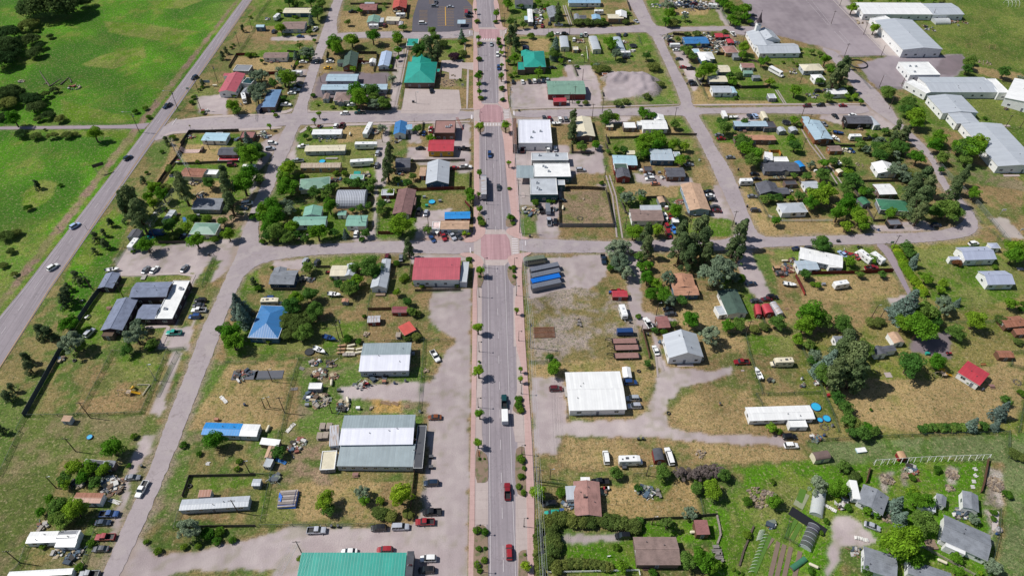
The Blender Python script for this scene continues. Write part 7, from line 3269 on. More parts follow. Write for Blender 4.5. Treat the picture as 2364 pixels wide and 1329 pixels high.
def leaf(kind, r, v):
    sz = 'S' if r < 1.7 else ('M' if r < 3.6 else 'L'); key = (kind, sz, v)
    if key not in LEAF:
        nl, ls = dict(S=(900, .11), M=(2600, .066), L=(5200, .047))[sz]
        LEAF[key] = leafmesh('crown', kind, nl, ls, hash((kind == 'round', kind == 'pine', kind == 'bush', kind == 'wispy', v, nl)) % 9999)
    return LEAF[key]
TR = {}
def trunkmesh(k):
    if k in TR: return TR[k]
    mb = MB(); r = random.Random(k)
    mb.tube((0, 0, -.1), (0, 0, .55), .075, .05, 8); 
    for i in range(5):
        a = i*1.3+r.random(); mb.tube((0, 0, .3+.05*i), (math.cos(a)*.32, math.sin(a)*.32, .72+.06*i), .035, .012, 5)
    mb.tube((0, 0, .55), (0, 0, 1.0), .05, .01, 6); TR[k] = mb.mesh('trunk', [M('wood', 'trunk')]); return TR[k]
KIND = { # leaf colour, crown shape, vertical ratio, centre height factor, name, adjective, category
 'd': ('lf_d', 'round', 1.0, .92, 'leafy_tree', 'bright green tree', 'tree'), 'k': ('lf_k', 'round', .92, .82, 'leafy_tree', 'dark green tree', 'tree'), 'y': ('lf_y', 'round', 1.0, 1.05, 'leafy_tree', 'yellow green tree', 'tree'),
 's': ('lf_s', 'wispy', .95, 1.0, 'leafy_tree', 'silvery tree', 'tree'), 'o': ('lf_o', 'wispy', 1.3, 1.3, 'leafy_tree', 'slender open green tree', 'tree'), 'm': ('lf_m', 'round', 1.05, 1.0, 'street_tree', 'small green street tree', 'tree'),
 'c': ('lf_c', 'pine', 1.5, 1.35, 'conifer_tree', 'dark conifer', 'conifer'), 'c2': ('lf_c2', 'conifer', 1.15, 1.1, 'conifer_tree', 'blue green spruce', 'conifer'), 'z': ('lf_z', 'pine', 1.0, .95, 'pine_tree', 'young scruffy pine', 'conifer'),
 'g': ('lf_g', 'bush', .75, .45, 'shrub', 'low olive shrub', 'shrub'), 'b': ('lf_b', 'bush', .95, .5, 'shrub', 'round green bush', 'shrub'), 'w': ('lf_w', 'bush', .85, .42, 'shrub', 'dark wild scrub', 'shrub'), 'x': ('lf_x', 'wispy', .8, .75, 'shrub', 'bare grey shrub', 'shrub'),
 'p': ('lf_p', 'bush', .8, .45, 'shrub', 'dark purple leaved shrub', 'shrub'), 'r': ('lf_r', 'bush', .9, .5, 'shrub', 'reddish green shrub', 'shrub')}
ent = []
for t, lab, ox, oy, fk in ROWS:
    if t[0] == 'T': ent.append([t[1], ox+float(t[2])/fk, oy+float(t[3])/fk, float(t[4])/fk])
par = list(range(len(ent)))
def fnd(i):
    while par[i] != i: i = par[i]
    return i
for i in range(len(ent)):
    for j in range(i):
        a, c = ent[i], ent[j]
        if (a[0] == c[0] or {a[0], c[0]} == {'d', 'k'}) and a[0] in 'dksyxgw' and math.hypot(a[1]-c[1], (a[2]-c[2])*1.15) < (.78 if a[0] != 'g' else 1.1)*max(a[3], c[3]):
            x_, y_ = fnd(i), fnd(j)
            if sum(1 for k in range(len(ent)) if fnd(k) in (x_, y_)) < 6: par[x_] = y_
cl = {}
for i in range(len(ent)): cl.setdefault(fnd(i), []).append(ent[i])
trc = 0; rt_ = random.Random(5)
for mem in cl.values():
    mem.sort(key=lambda e: -e[3]); pts = []
    for k, px, py, rp in mem:
        lf, shp, vr, hf, nm, adj, cat = KIND[k]; z = 2.0
        for _ in range(3): p = G(px, py, z); rm = rp/pxm(p); z = max(.25, rm*hf)+(1.4 if k == 'm' else 0)
        pts.append((k, p, rm, z))
    k0, p0, r0, z0 = pts[0]; lf, shp, vr, hf, nm, adj, cat = KIND[k0]
    cx = sum(p[1].x for p in pts)/len(pts); cy = sum(p[1].y for p in pts)/len(pts); ext = max(math.hypot(p[1].x-cx, p[1].y-cy)+p[2] for p in pts)
    if nm == 'leafy_tree' and ext < 2.9: nm, adj, cat = 'bush', adj.replace('tree', 'bush'), 'bush'  # still leafy trees with trunks, set apart only by their small crowns
    root = empty(nm, (cx, cy, 0))
    szw = 'tall' if (cat == 'conifer' and r0 > 3) else ('large' if ext > 5 else ('small' if ext < 2.2 else 'medium'))
    if 'small' in adj or 'low' in adj or 'tall' in adj: szw = ''
    reg(root, (szw+' '+adj).strip(), cat, {'tree': 'trees in the yards and along the streets', 'conifer': 'conifers around town', 'shrub': 'shrubs in the yards and verges', 'bush': 'leafy bushes between the houses'}[cat], cx, cy)
    for k, p, rm, z in pts:
        lf_, shp, vr, hf, nm_, adj_, cat_ = KIND[k]; v = rt_.randint(0, 3)
        inst('crown', leaf(shp, rm, v), root, (p.x-cx, p.y-cy, z), rt_.random()*6.28, (rm*rt_.uniform(.82, 1.02), rm*rt_.uniform(.82, 1.02), rm*vr*rt_.uniform(.88, 1.02)), M('leafy', lf_))
    if cat != 'shrub':
        ht = z0+r0*vr*.4; inst('trunk', trunkmesh(trc % 3), root, (p0.x-cx, p0.y-cy, 0), rt_.random()*6, (min(ht, 9)*.9, min(ht, 9)*.9, ht), None); trc += 1
def tuftrow(P, r, lfc, name, phrase, cat):
    pts = []
    for a, c in zip(P[:-1], P[1:]):
        n = max(1, int((c-a).length/(r*.9)))
        for i in range(n): pts.append(a.lerp(c, i/n))
    pts.append(P[-1]); c0 = sum(pts, Vector())/len(pts); root = empty(name, (c0.x, c0.y, 0))
    for p in pts: inst('foliage', leaf('bush', r, rt_.randint(0, 1)), root, (p.x-c0.x+rt_.uniform(-.15, .15)*r, p.y-c0.y+rt_.uniform(-.15, .15)*r, r*.45), rt_.random()*6, (r*1.1, r*1.1, r*rt_.uniform(.95, 1.2)), M('leafy', lfc))
    reg(root, phrase, cat, None, c0.x, c0.y)
for t, lab, ox, oy, fk in ROWS:
    if t[0] == 'H':
        Q = xy(t[3:], ox, oy, fk); P = [G(x, y, 1.2) for x, y in Q]; r = float(t[2])/fk/pxm(P[0])
        for p in P: p.z = 0
        tuftrow(P, r, 'lf_'+t[1], 'hedge', {'g': 'long dark olive hedge', 'k': 'short dark green hedge', 'd': 'low green hedge', 'y': 'clipped bright green hedge'}[t[1]], 'hedge')
# ---------------------------------------------------------------- fences
FN = dict(chain=('chain_link_fence', 'grey wire mesh fence', 1.3), tallchain=('chain_link_fence', 'tall chain link fence', 2.6), dwood=('wooden_fence', 'weathered dark wooden fence', 1.4), wood=('wooden_fence', 'brown board fence', 1.6), lwood=('wooden_fence', 'pale wooden fence', 1.2),
          solid=('privacy_fence', 'tall blue grey screened fence', 2.4), solid2=('privacy_fence', 'grey corrugated fence', 2.1), solidbrown=('privacy_fence', 'dark solid board fence', 1.9), redfence=('wooden_fence', 'dark red board fence', 1.8), redlow=('wooden_fence', 'short red board fence', 1.3),
          white=('white_fence', 'white fence', 1.2), whiterail=('rail_fence', 'long white rail structure', 2.4), wire=('wire_fence', 'thin wire fence', 1.1), stone=('stone_wall', 'low curved stone wall', .7), logs=('log_row', 'row of stacked logs', .6))
FC = dict(chain='3d5046', tallchain='6a7672', dwood='5d544c', wood='6b4a3a', lwood='b3a79a', solid='3c4654', solid2='6e727a', solidbrown='3a3432', redfence='6e2422', redlow='99342c', white='e0e0dc', whiterail='e6e6e2', wire='70706a', stone='9b8f88', logs='5d5148')
for t, lab, ox, oy, fk in ROWS:
    if t[0] == 'F':
        ty = t[1]; P = [G(x, y) for x, y in xy(t[2:], ox, oy, fk)]; nm, ph, h = FN[ty]; col = FC[ty]; c0 = sum(P, Vector())/len(P); root = empty(nm, (c0.x, c0.y, 0)); far = c0.y > 330
        pan = MB(); post = MB(); ps = []; rg = random.Random(int(c0.x*9))
        for a, c in zip(P[:-1], P[1:]):
            a = a-c0; c = c-c0; L = (c-a).length
            if L < .3: continue
            st_ = 3.0 if ty not in ('wire', 'chain', 'tallchain') else 4.5; n = max(1, int(L/st_)); d = (c-a)/L
            for i in range(n+1): ps.append(a.lerp(c, i/n))
            if ty in ('chain', 'tallchain'):
                for i in range(n):
                    q0, q1 = a.lerp(c, i/n), a.lerp(c, (i+1)/n); ll = L/n; pan.face([(q0.x, q0.y, .05), (q1.x, q1.y, .05), (q1.x, q1.y, h), (q0.x, q0.y, h)], 0, [(0, 0), (ll, 0), (ll, h), (0, h)])
                pan.beam((a.x, a.y, h), (c.x, c.y, h), .07, .07, 1)
                if ty == 'chain':   # weeds along the foot of the fence keep it dark
                    pass
            elif ty in ('white', 'lwood', 'wire', 'whiterail'):
                for z in ((.3, .7, 1.1) if ty != 'whiterail' else (2.3,)): pan.beam((a.x, a.y, z), (c.x, c.y, z), .06 if ty != 'wire' else .025, .14 if ty != 'wire' else .03, 1)
                if ty == 'whiterail':
                    for i in range(int(L/2.2)+1): q = a.lerp(c, i/max(1, int(L/2.2))); pan.beam((q.x, q.y, 2.35), (q.x-.8, q.y-1.2, 1.0), .08, .08, 1)
            elif ty in ('stone', 'logs'):
                m_ = int(L/.55)+1
                for i in range(m_): q = a.lerp(c, (i+.5)/m_); pan.box((q.x, q.y, h*.4), (.7, .55, h*rg.uniform(.6, 1)), 1, math.atan2(d.y, d.x)+rg.uniform(-.3, .3), .8)
            else:
                bw = .45 if not far else 1.2; m_ = max(1, int(L/bw)); sx = Vector((-d.y, d.x, 0))*.03
                for i in range(m_):
                    q0, q1 = a+d*(i*L/m_+.015), a+d*((i+1)*L/m_-.015); hh = h*rg.uniform(.96, 1.0) if ty in ('dwood', 'wood', 'solidbrown', 'redfence') else h
                    pan.beam((*((q0+q1)/2).xy, 0), (*((q0+q1)/2).xy, hh), (q1-q0).length, .04, 1) if abs(d.x) > 2 else None
                    A, B = q0-sx, q1-sx; A2, B2 = q0+sx, q1+sx
                    for f in ([(A.x, A.y, 0), (B.x, B.y, 0), (B.x, B.y, hh), (A.x, A.y, hh)], [(B2.x, B2.y, 0), (A2.x, A2.y, 0), (A2.x, A2.y, hh), (B2.x, B2.y, hh)], [(A.x, A.y, hh), (B.x, B.y, hh), (B2.x, B2.y, hh), (A2.x, A2.y, hh)]): pan.face(f, 1)
        if pan.v: pan.build('panel', [M('mesh', '4c5a50' if ty == 'chain' else '7d8782'), M('wood' if ty in ('dwood', 'wood', 'lwood', 'solidbrown', 'redfence', 'redlow', 'stone', 'logs') else 'paint', col)], root)
        if ty not in ('stone', 'logs'):
            key = 'post'+col+str(h)
            if key not in TR: q = MB(); q.box((0, 0, h/2), (.11, .11, h+.1)); TR[key] = q.mesh('post', [M('wood', col)])
            if not far:
                for p in ps[:60:1 if len(ps) < 60 else 2]: inst('post', TR[key], root, (p.x, p.y, 0))
        reg(root, ph, 'fence' if ty not in ('stone', 'logs') else 'wall', {'fence': 'yard fences'}.get('fence') if ty not in ('stone', 'logs') else None, c0.x, c0.y)
# ---------------------------------------------------------------- poles and wires
def pole(px, py, h, lamp=False):
    p = G(px, py); root = empty('utility_pole', p); mb = MB(); mb.tube((0, 0, -.2), (0, 0, h), .17, .11, 8); mb.build('shaft', M('wood', 'trunk'), root)
    if h >= 8:
        a = MB(); a.box((0, 0, h-.6), (2.2, .12, .14)); ca_ = a.build('crossarm', M('wood', 'trunk'), root)
        for s in (-1, -.4, .4, 1): i_ = MB(); i_.tube((s, 0, h-.53), (s, 0, h-.3), .05, .04, 6); i_.build('insulator', M('paint', 'lgrey'), ca_)
        if h >= 9.5: tf = MB(); tf.tube((.35, 0, h-2.1), (.35, 0, h-1.2), .24, .24, 10); tf.build('transformer', M('paint', 'grey'), root)
    else:
        a = MB(); a.beam((0, 0, h-.2), (.9, 0, h), .06); a.box((1.0, 0, h), (.4, .2, .12)); a.build('lamp_arm', M('paint', 'silver'), root)
    reg(root, 'tall wooden utility pole' if h >= 8 else 'short wooden pole', 'pole', 'utility poles', p.x, p.y); return root
for t, lab, ox, oy, fk in ROWS:
    if t[0] == 'P': pole(ox+float(t[1])/fk, oy+float(t[2])/fk, float(t[3]))
    if t[0] == 'W':
        q = [float(v) for v in t[1:]]; pts = [(G(q[i], q[i+1]), q[i+2]) for i in range(0, len(q), 3)]
        for s, dz in ((-1, -.3), (-.4, -.3), (.4, -.3), (1, -.3), (.1, -2.2), (-.1, -3.0)):
            mb = MB()
            for (a, ha), (c, hc) in zip(pts[:-1], pts[1:]):
                A = Vector((a.x+s, a.y, ha+dz)); B = Vector((c.x+s, c.y, hc+dz)); pr = A
                for k in range(1, 9):
                    u = k/8; r_ = A.lerp(B, u); r_.z -= 4*u*(1-u)*min(1.6, (B-A).length*.02); mb.tube(pr, r_, .022, .022, 4, 0, False); pr = r_
            o = mb.build('power_line', M('paint', 'silver')); reg(o, 'overhead power line', 'cable', 'overhead power lines', pts[0][0].x+s, pts[0][0].y)
# ---------------------------------------------------------------- small things
JC = ['d8d5d0', 'b0aca8', '86614e', '6b5a4c', '566a7c', '43505e', 'a39a90', '3a3836', '94594c', '7b8474', 'b5a589', '5c6268']
def debris(px, py, r, n, rocks, kname=None):
    c = G(px, py); R = r/pxm(c); mb = MB(); rg = random.Random(int(px*3+py*5)); n = int(n*2.2)+4; cols = (['a08c74', '8a7c70', 'b0a08a', '75685e'] if rocks else rg.sample(JC, 6))
    for i in range(n):
        a = rg.random()*6.28; q = R*math.sqrt(rg.random()); x, y = math.cos(a)*q, math.sin(a)*q*.9; m = rg.randrange(len(cols)); k = rg.random()
        if rocks: s = rg.uniform(.2, 1.0)**1.3; mb.box((x, y, s*.25), (s, s*rg.uniform(.6, 1), s*.55), m, rg.random()*3, .7)
        elif k < .30: mb.beam((x, y, rg.uniform(.05, .4)), (x+rg.uniform(-1.6, 1.6), y+rg.uniform(-1.6, 1.6), rg.uniform(.05, .5)), .16, .07, m)
        elif k < .75: s = rg.uniform(.3, 1.5); mb.box((x, y, s*.3), (s*rg.uniform(.6, 1.6), s*rg.uniform(.5, 1), s*.6), m, rg.random()*3, rg.choice((1, 1, .8)))
        elif k < .88: mb.tube((x, y, 0), (x, y, rg.uniform(.4, .9)), .28, .28, 10, m)
        else: mb.face([(x-.8, y-.6, .08), (x+.7, y-.5, .12), (x+.9, y+.6, .3), (x-.6, y+.7, .1)], m)
    o = mb.build('rock_pile' if rocks else 'junk_pile', [M('wood', q) for q in cols]); o.location = c; o['kind'] = 'stuff'
    reg(o, 'heap of pale stones' if rocks else 'scattered junk and scrap', 'rock pile' if rocks else 'junk', None, c.x, c.y)
for t, lab, ox, oy, fk in ROWS:
    if t[0] != 'O': continue
    k = t[1]; a = t[2:]; px, py = ox+float(a[0])/fk, oy+float(a[1])/fk; c = G(px, py); rest = a[2:]; nums = [float(v) for v in rest if isnum(v)]; wrd = [v for v in rest if not isnum(v)]
    S = 1/(fk*pxm(c)); col = wrd[0] if wrd else 'grey'; mb = MB(); rg = random.Random(int(px*5+py)); PAL.setdefault(col, '77757a')
    def one(name, mats, phrase, cat, grp=None, rz=0, z=0):
        o = mb.build(name, mats); o.location = (c.x, c.y, z); o.rotation_euler = (0, 0, rz); reg(o, phrase, cat, grp, c.x, c.y); return o
    def many(name, parts, phrase, cat, grp=None, rz=0):
        r_ = empty(name, c, rz)
        for nm, q, mt in parts: q.build(nm, mt, r_)
        reg(r_, phrase, cat, grp, c.x, c.y); return r_
    colw = CW.get(col, 'dark green' if col == 'darkgreen' else col)
    if k == 'debris': debris(px, py, nums[0]/fk, nums[1], 'rocks' in wrd)
    elif k == 'barrel':
        mb.lathe((0, 0, 0), [(.0, 0), (.38, 0), (.42, .15), (.42, .95), (.38, 1.05), (0, 1.05)], 12, 0); l = MB(); l.lathe((0, 0, 0), [(.4, 1.05), (.4, 1.1), (0, 1.12)], 12, 0)
        many('barrel', [('body', mb, [M('paint', col)]), ('lid', l, [M('paint', 'dgrey')])], f'round {colw} bin', 'bin', 'round bins and barrels')
    elif k == 'box':
        mb.box((0, 0, .5), (1.3, .9, 1.0)); l = MB(); l.box((0, 0, 1.03), (1.38, .98, .07)); many('storage_box', [('body', mb, [M('paint', col)]), ('lid', l, [M('paint', 'dgrey' if col in ('dark', 'black') else col)])], f'small {colw} storage box', 'box', 'storage boxes outdoors')
    elif k == 'tire': mb.torus((0, 0, .2), .55, .2); one('tyre', M('paint', 'black'), 'old tyre', 'tyre')
    elif k == 'pool':
        r = max(.9, nums[0]*S); mb.torus((0, 0, .3), r, .12, 24, 6); mb.tube((0, 0, 0), (0, 0, .3), r, r, 24, 0, False); w_ = MB(); w_.face([(math.cos(i*.2618)*r, math.sin(i*.2618)*r, .34) for i in range(24)])
        many('wading_pool', [('rim', mb, [M('paint', 'black' if col == 'black' else 'blue')]), ('water', w_, [M('paint', '2a2c30' if col == 'black' else '2fa6cf')])], f'round {"black" if col == "black" else "blue"} tank of water' if col == 'black' else 'round blue wading pool', 'pool')
    elif k == 'tank':
        mb.tube((-1.1, 0, .75), (1.1, 0, .75), .45, .45, 14); mb.tube((1.1, 0, .75), (1.4, 0, .75), .45, .12, 14); mb.tube((-1.1, 0, .75), (-1.4, 0, .75), .45, .12, 14); l = MB(); l.box((-.7, 0, .2), (.16, .6, .4)); l2 = MB(); l2.box((.7, 0, .2), (.16, .6, .4))
        many('propane_tank', [('body', mb, [M('paint', 'cream')]), ('leg', l, [M('paint', 'grey')]), ('leg', l2, [M('paint', 'grey')])], 'white propane tank', 'tank', 'propane tanks', math.radians(nums[0] if nums else 0))
    elif k == 'tanks':
        for i in range(8):
            q = MB(); q.tube((-1.3, 0, .5), (1.3, 0, .5), .45, .45, 12); q.tube((1.3, 0, .5), (1.6, 0, .5), .45, .1, 12); q.tube((-1.3, 0, .5), (-1.6, 0, .5), .45, .1, 12)
            o = q.build('storage_tank', M('paint', 'cream' if i % 3 else 'tan')); xx, yy = c.x-3+(i % 3)*3.4, c.y-2.6+(i//3)*1.7; o.location = (xx, yy, .0); o.rotation_euler = (0, 0, rg.uniform(-.1, .3)); reg(o, 'white horizontal storage tank', 'tank', 'tanks lying in the junk yard', xx, yy)
    elif k in ('boards', 'stack', 'pallets'):
        L = max(1.2, min(7, (nums[0] if nums else 30)*S*1.3)) if k != 'pallets' else 1.8; n = 4 if k == 'boards' else 9
        for i in range(n): mb.box((rg.uniform(-.2, .2), -.5+(i % 4)*.32, .1+.22*(i//4) if k != 'pallets' else .12+i*.17), (L, .24 if k != 'pallets' else 1.6, .1), 0, rg.uniform(-.08, .08) if k != 'pallets' else 0)
        if k == 'stack': mb.box((0, 1.2, .4), (L*.6, 1.0, .8)); mb.tube((L*.3, -1, 0), (L*.3, -1, .8), .4, .4, 10)
        one(dict(boards='board_stack', stack='material_stack', pallets='pallet_stack')[k], M('wood', dict(wood='9a7d62', white='dcd9d4', grey='8a8480', red='9c3d30', brown='6b4a3a').get(col, '8d8680') if k != 'pallets' else 'a39689'), dict(boards='stack of %s boards' % dict(wood='brown').get(col, col), stack='mixed timber stack', pallets='tall pallet stack')[k], 'stack', None, rg.uniform(-.6, .6) if k == 'boards' else 0)
    elif k in ('slab', 'rug', 'deck', 'ramp', 'court'):
        if k == 'rug' and len(nums) >= 2: x1, y1 = ox+nums[0]/fk, oy+nums[1]/fk
        if k == 'rug':
            e = G(x1, y1)
            if 'lattice' in wrd or 'black' in wrd:
                d = (e-c); L = d.length; mid = (c+e)/2; mb.box((0, 0, .05), (L, 3.2, .04) if 'black' in wrd else (L, 3.0, .03)); o = mb.build('ground_cover', M('paint', '1b1c20' if 'black' in wrd else '8b8f74')); o.location = mid; o.rotation_euler = (0, 0, math.atan2(d.y, d.x)); reg(o, 'long black plastic ground sheet' if 'black' in wrd else 'pale lattice garden bed', 'ground sheet', None, mid.x, mid.y)
            else:
                mid = (c+e)/2; mb.box((0, 0, .08), (abs(e.x-c.x), abs(e.y-c.y)*.95, .06)); o = mb.build('ground_cover', M('flatroof', '5a5c64')); o.location = mid; reg(o, 'dark crumpled plastic sheet in the bare yard', 'ground sheet', None, mid.x, mid.y)
        else:
            w_, d_ = (nums[0], nums[1]) if len(nums) > 1 else (280, 170); dx, dy = w_*S, d_*S*1.15
            if k == 'slab': mb.box((0, 0, .0), (dx, dy, .16)); o = mb.build('concrete_pad', surf('concrete')); o.location = c; o['kind'] = 'structure'
            elif k == 'court': pass
            elif k == 'deck': mb.box((0, 0, .45), (dx, dy, .12)); mb.box((0, dy/2-.05, .2), (dx, .1, .5)); mb.box((0, -dy/2+.05, .2), (dx, .1, .5)); one('wooden_deck', M('wood', '8f7a68'), 'raised wooden deck', 'deck')
            else: mb.box((0, 0, .35), (max(1.2, dx), max(1.2, dy), .1)); mb.box((0, 0, .15), (max(1, dx*.9), max(1, dy*.9), .3)); one('access_ramp', M('wood', 'a8a29c'), 'pale access ramp', 'ramp')
    elif k in ('tarpstrip', 'tarp', 'tarppile'):
        if k == 'tarppile':
            n = 7
            for i in range(n): mb.box((0, -2.4+i*.8, .55+.12*(i % 2)), (5.4, .66, 1.1), i % 2, .05)
            w_ = MB(); w_.face([(-2.8, -2.9, .1), (2.8, -2.9, .1), (2.7, -2.2, 1.3), (-2.6, -2.3, 1.3)]); w_.face([(2.0, -2.4, 1.36), (2.9, -2.4, .2), (2.9, 2.7, .2), (2.1, 2.6, 1.36)]); w_.face([(-2.9, 2.0, 1.3), (-1.7, .6, 1.36), (-1.8, -1.2, 1.36), (-2.9, -.8, .6)])
            many('covered_stack', [('stack', mb, [M('wood', 'b3a9a3'), M('wood', '8d8480')]), ('tarp', w_, [M('paint', '1f66c4')])], 'stack of boards partly wrapped in bright blue tarp', 'stack')
        else:
            pc = dict(blue='3b78b8', white='d9d6d0').get(col, 'c4bfb8')
            for i in range(8): mb.face([(-2+i*.5, -.6+rg.uniform(-.2, .2), rg.uniform(.05, .25)), (-1.5+i*.5, -.6, rg.uniform(.05, .25)), (-1.5+i*.5, .6+rg.uniform(-.2, .2), rg.uniform(.05, .5)), (-2+i*.5, .6, rg.uniform(.05, .5))])
            one('crumpled_tarp', M('paint', pc), f'crumpled {"blue" if col == "blue" else "whitish"} tarp', 'tarp', None, rg.uniform(0, 3))
    elif k in ('lamp', 'lamp2', 'curvelamp', 'highlamp'):
        h = dict(lamp=5.6, lamp2=9, curvelamp=7, highlamp=12)[k]; mb.tube((0, 0, 0), (0, 0, h), .11, .07, 8); mb.tube((0, 0, 0), (0, 0, .5), .22, .18, 8); r_ = MB(); s = 1 if k != 'highlamp' else -1
        L = dict(lamp=1.0, lamp2=1.0, curvelamp=1.2, highlamp=4)[k]; r_.tube((0, 0, h-.1), (s*L, 0, h+.05), .05, .05, 6); hd = MB(); hd.lathe((s*L, 0, h-.2), [(0, .3), (.12, .28), (.3, .05), (.28, 0), (0, 0)], 10) if k == 'lamp' else hd.box((s*L, 0, h), (.9, .34, .16)); gl_ = MB(); gl_.tube((s*L, 0, h-.26), (s*L, 0, h-.2), .15, .18, 8)
        many('street_lamp', [('pole', mb, [M('paint', '2c2b2e' if k == 'lamp' else '8a8d90')]), ('arm', r_, [M('paint', '2c2b2e' if k == 'lamp' else '8a8d90')]), ('lamp_head', hd, [M('paint', '2c2b2e' if k == 'lamp' else 'a8abae')]), ('lens', gl_, [M('paint', 'cream')])], 'black curved arm street lamp' if k == 'lamp' else 'tall grey lamp post', 'street lamp', 'street lamps')
    elif k == 'stop': mb.box((0, 0, .14), (.5, 4.2, .008)); o = mb.build('stop_line', M('paint', 'd9d3d3')); o.location = c; o['kind'] = 'structure'
    elif k in ('pole', 'post', 'posts', 'road_sign', 'sign2', 'sign3', 'sign'):
        if k in ('pole', 'post', 'posts'):
            mb.tube((0, 0, 0), (0, 0, 2.6), .07, .06, 8)
            if k == 'posts': mb.tube((3, 0, 0), (3, 0, 2.6), .07, .06, 8); mb.box((1.5, 0, 2.6), (3.2, .1, .1))
            one('gate_frame' if k == 'posts' else 'metal_post', M('wood', 'dgrey'), 'dark timber gateway frame' if k == 'posts' else 'thin upright post', 'post')
        else:
            sz = dict(road_sign=(.9, .9, 2.6, 1), sign2=(1.6, 1.3, 3.0, 1), sign3=(5.5, 1.6, 3.4, 2), sign=(5.0, 1.8, 5.6, 2))[k]; f_ = MB()
            for s in ((0,) if sz[3] == 1 else (-1.6, 1.6)): f_.tube((s, 0, 0), (s, 0, sz[2]), .08, .08, 6)
            mb.box((0, -.12, sz[2]-sz[1]/2), (sz[0], .08, sz[1])); many('sign', [('board', mb, [M('paint', dict(road_sign='c2b98a', sign2='b8bbb0', sign3='8f9db0', sign='3a3433')[k])]), ('post', f_, [M('paint', 'grey')])], dict(road_sign='small road sign on a post', sign2='upright notice sign on a post', sign3='wide low sign board', sign='dark billboard seen from behind')[k], 'sign', None, .0 if k != 'sign' else .6)
    elif k == 'bench':
        for i in range(3): mb.box((0, -.16+i*.16, .45), (1.9, .13, .05))
        b_ = MB()
        for i in range(2): b_.box((0, .3, .65+i*.2), (1.9, .05, .15))
        l = MB(); l.box((-.75, 0, .22), (.08, .5, .44)); l2 = MB(); l2.box((.75, 0, .22), (.08, .5, .44)); many('bench', [('seat', mb, [M('wood', 'orangewood')]), ('backrest', b_, [M('wood', 'orangewood')]), ('leg', l, [M('paint', 'dark')]), ('leg', l2, [M('paint', 'dark')])], 'orange brown wooden bench', 'bench', None, 1.55 if 1090 < px < 1130 else 0)
    elif k == 'table':
        mb.box((0, 0, .75), (1.8, .8, .06)); b_ = MB(); b_.box((0, -.7, .45), (1.8, .28, .05)); b2 = MB(); b2.box((0, .7, .45), (1.8, .28, .05)); l = MB()
        for s in (-.6, .6): l.beam((s, -.7, 0), (s, .25, .72), .08); l.beam((s, .7, 0), (s, -.25, .72), .08)
        many('picnic_table', [('tabletop', mb, [M('wood', 'pinkbrown')]), ('bench_seat', b_, [M('wood', 'pinkbrown')]), ('bench_seat', b2, [M('wood', 'pinkbrown')]), ('trestle', l, [M('wood', 'brown')])], 'weathered picnic table', 'table')
    elif k == 'flag':
        mb.tube((0, 0, 2.8), (.9, 0, 5.4), .04, .03, 6); f_ = MB(); red = 'red' in wrd
        nb = 1 if red else 7
        for i in range(nb): f_.face([(.9, -.02*i, 5.2-i*.13), (1.9, .12-.02*i, 5.0-i*.13), (1.9, .12, 4.87-i*.13 if not red else 4.2), (.9, 0, 5.07-i*.13 if not red else 4.4)], i % 2)
        if not red: f_.face([(.9, -.05, 5.22), (1.3, .02, 5.14), (1.3, .02, 4.7), (.9, -.05, 4.8)], 2)
        many('flag', [('staff', mb, [M('paint', 'white')]), ('cloth', f_, [M('paint', 'red'), M('paint', 'white'), M('paint', 'dblue')])], 'plain red flag on an angled staff' if red else 'red and white striped flag on an angled staff', 'flag')
    elif k in ('trampoline', 'ring'):
        r = 2.3 if k == 'trampoline' else 5.2
        mb.torus((0, 0, .9 if k == 'trampoline' else .35), r, .1 if k == 'trampoline' else .33, 28, 6)
        if k == 'ring': one('rubber_ring', M('paint', 'black'), 'large black ring lying on the paved school lot', 'ring')
        else:
            w_ = MB(); w_.face([(math.cos(i*.2244)*r*.93, math.sin(i*.2244)*r*.93, .9) for i in range(28)]); l = MB()
            for i in range(6): l.tube((math.cos(i*1.047)*r, math.sin(i*1.047)*r, 0), (math.cos(i*1.047)*r, math.sin(i*1.047)*r, 1.9 if 1770 < px else .9), .04, .04, 6)
            many('trampoline', [('rim', mb, [M('paint', 'dgrey')]), ('mat', w_, [M('paint', 'black')]), ('leg_frame', l, [M('paint', 'silver')])], 'round black trampoline', 'trampoline')
    elif k in ('swing', 'swingset', 'play', 'play2', 'basketball', 'arches', 'playrail'):
        if k == 'basketball': mb.tube((0, 0, 0), (0, 0, 3.4), .09, .07, 8); b_ = MB(); b_.box((0, -.7, 3.3), (1.8, .08, 1.1)); b_.beam((0, 0, 3.2), (0, -.7, 3.2), .1); r_ = MB(); r_.torus((0, -1.05, 3.0), .24, .025, 14, 5); many('basketball_hoop', [('pole', mb, [M('paint', 'grey')]), ('backboard', b_, [M('paint', 'white')]), ('hoop', r_, [M('paint', 'orange')])], 'basketball hoop', 'basketball hoop')
        elif k == 'arches':
            for i in range(4):
                for s in range(8): a0, a1 = math.pi*s/8, math.pi*(s+1)/8; mb.tube((-4+i*2.6, math.cos(a0)*3, math.sin(a0)*3.2), (-4+i*2.6, math.cos(a1)*3, math.sin(a1)*3.2), .07, .07, 6)
            one('climbing_arches', M('paint', 'white'), 'white climbing arches on the school field', 'play frame')
        elif k == 'playrail':
            for p0, p1 in (((-3.4, 2.2), (1, 2.2)), ((1, 2.2), (0, -2.4))): mb.beam((*p0, .4), (*p1, .4), .1, .2); mb.beam((*p0, .1), (*p1, .1), .1, .2)
            one('low_barrier', M('paint', 'cream'), 'low pale barrier round the playground', 'barrier')
        elif k in ('play', 'play2'):
            mb.box((0, 0, 1.3), (1.6, 1.6, .1)); mb.beam((-.7, 0, 2.5), (-3.4, 0, 2.5), .12); s_ = MB(); n = 8
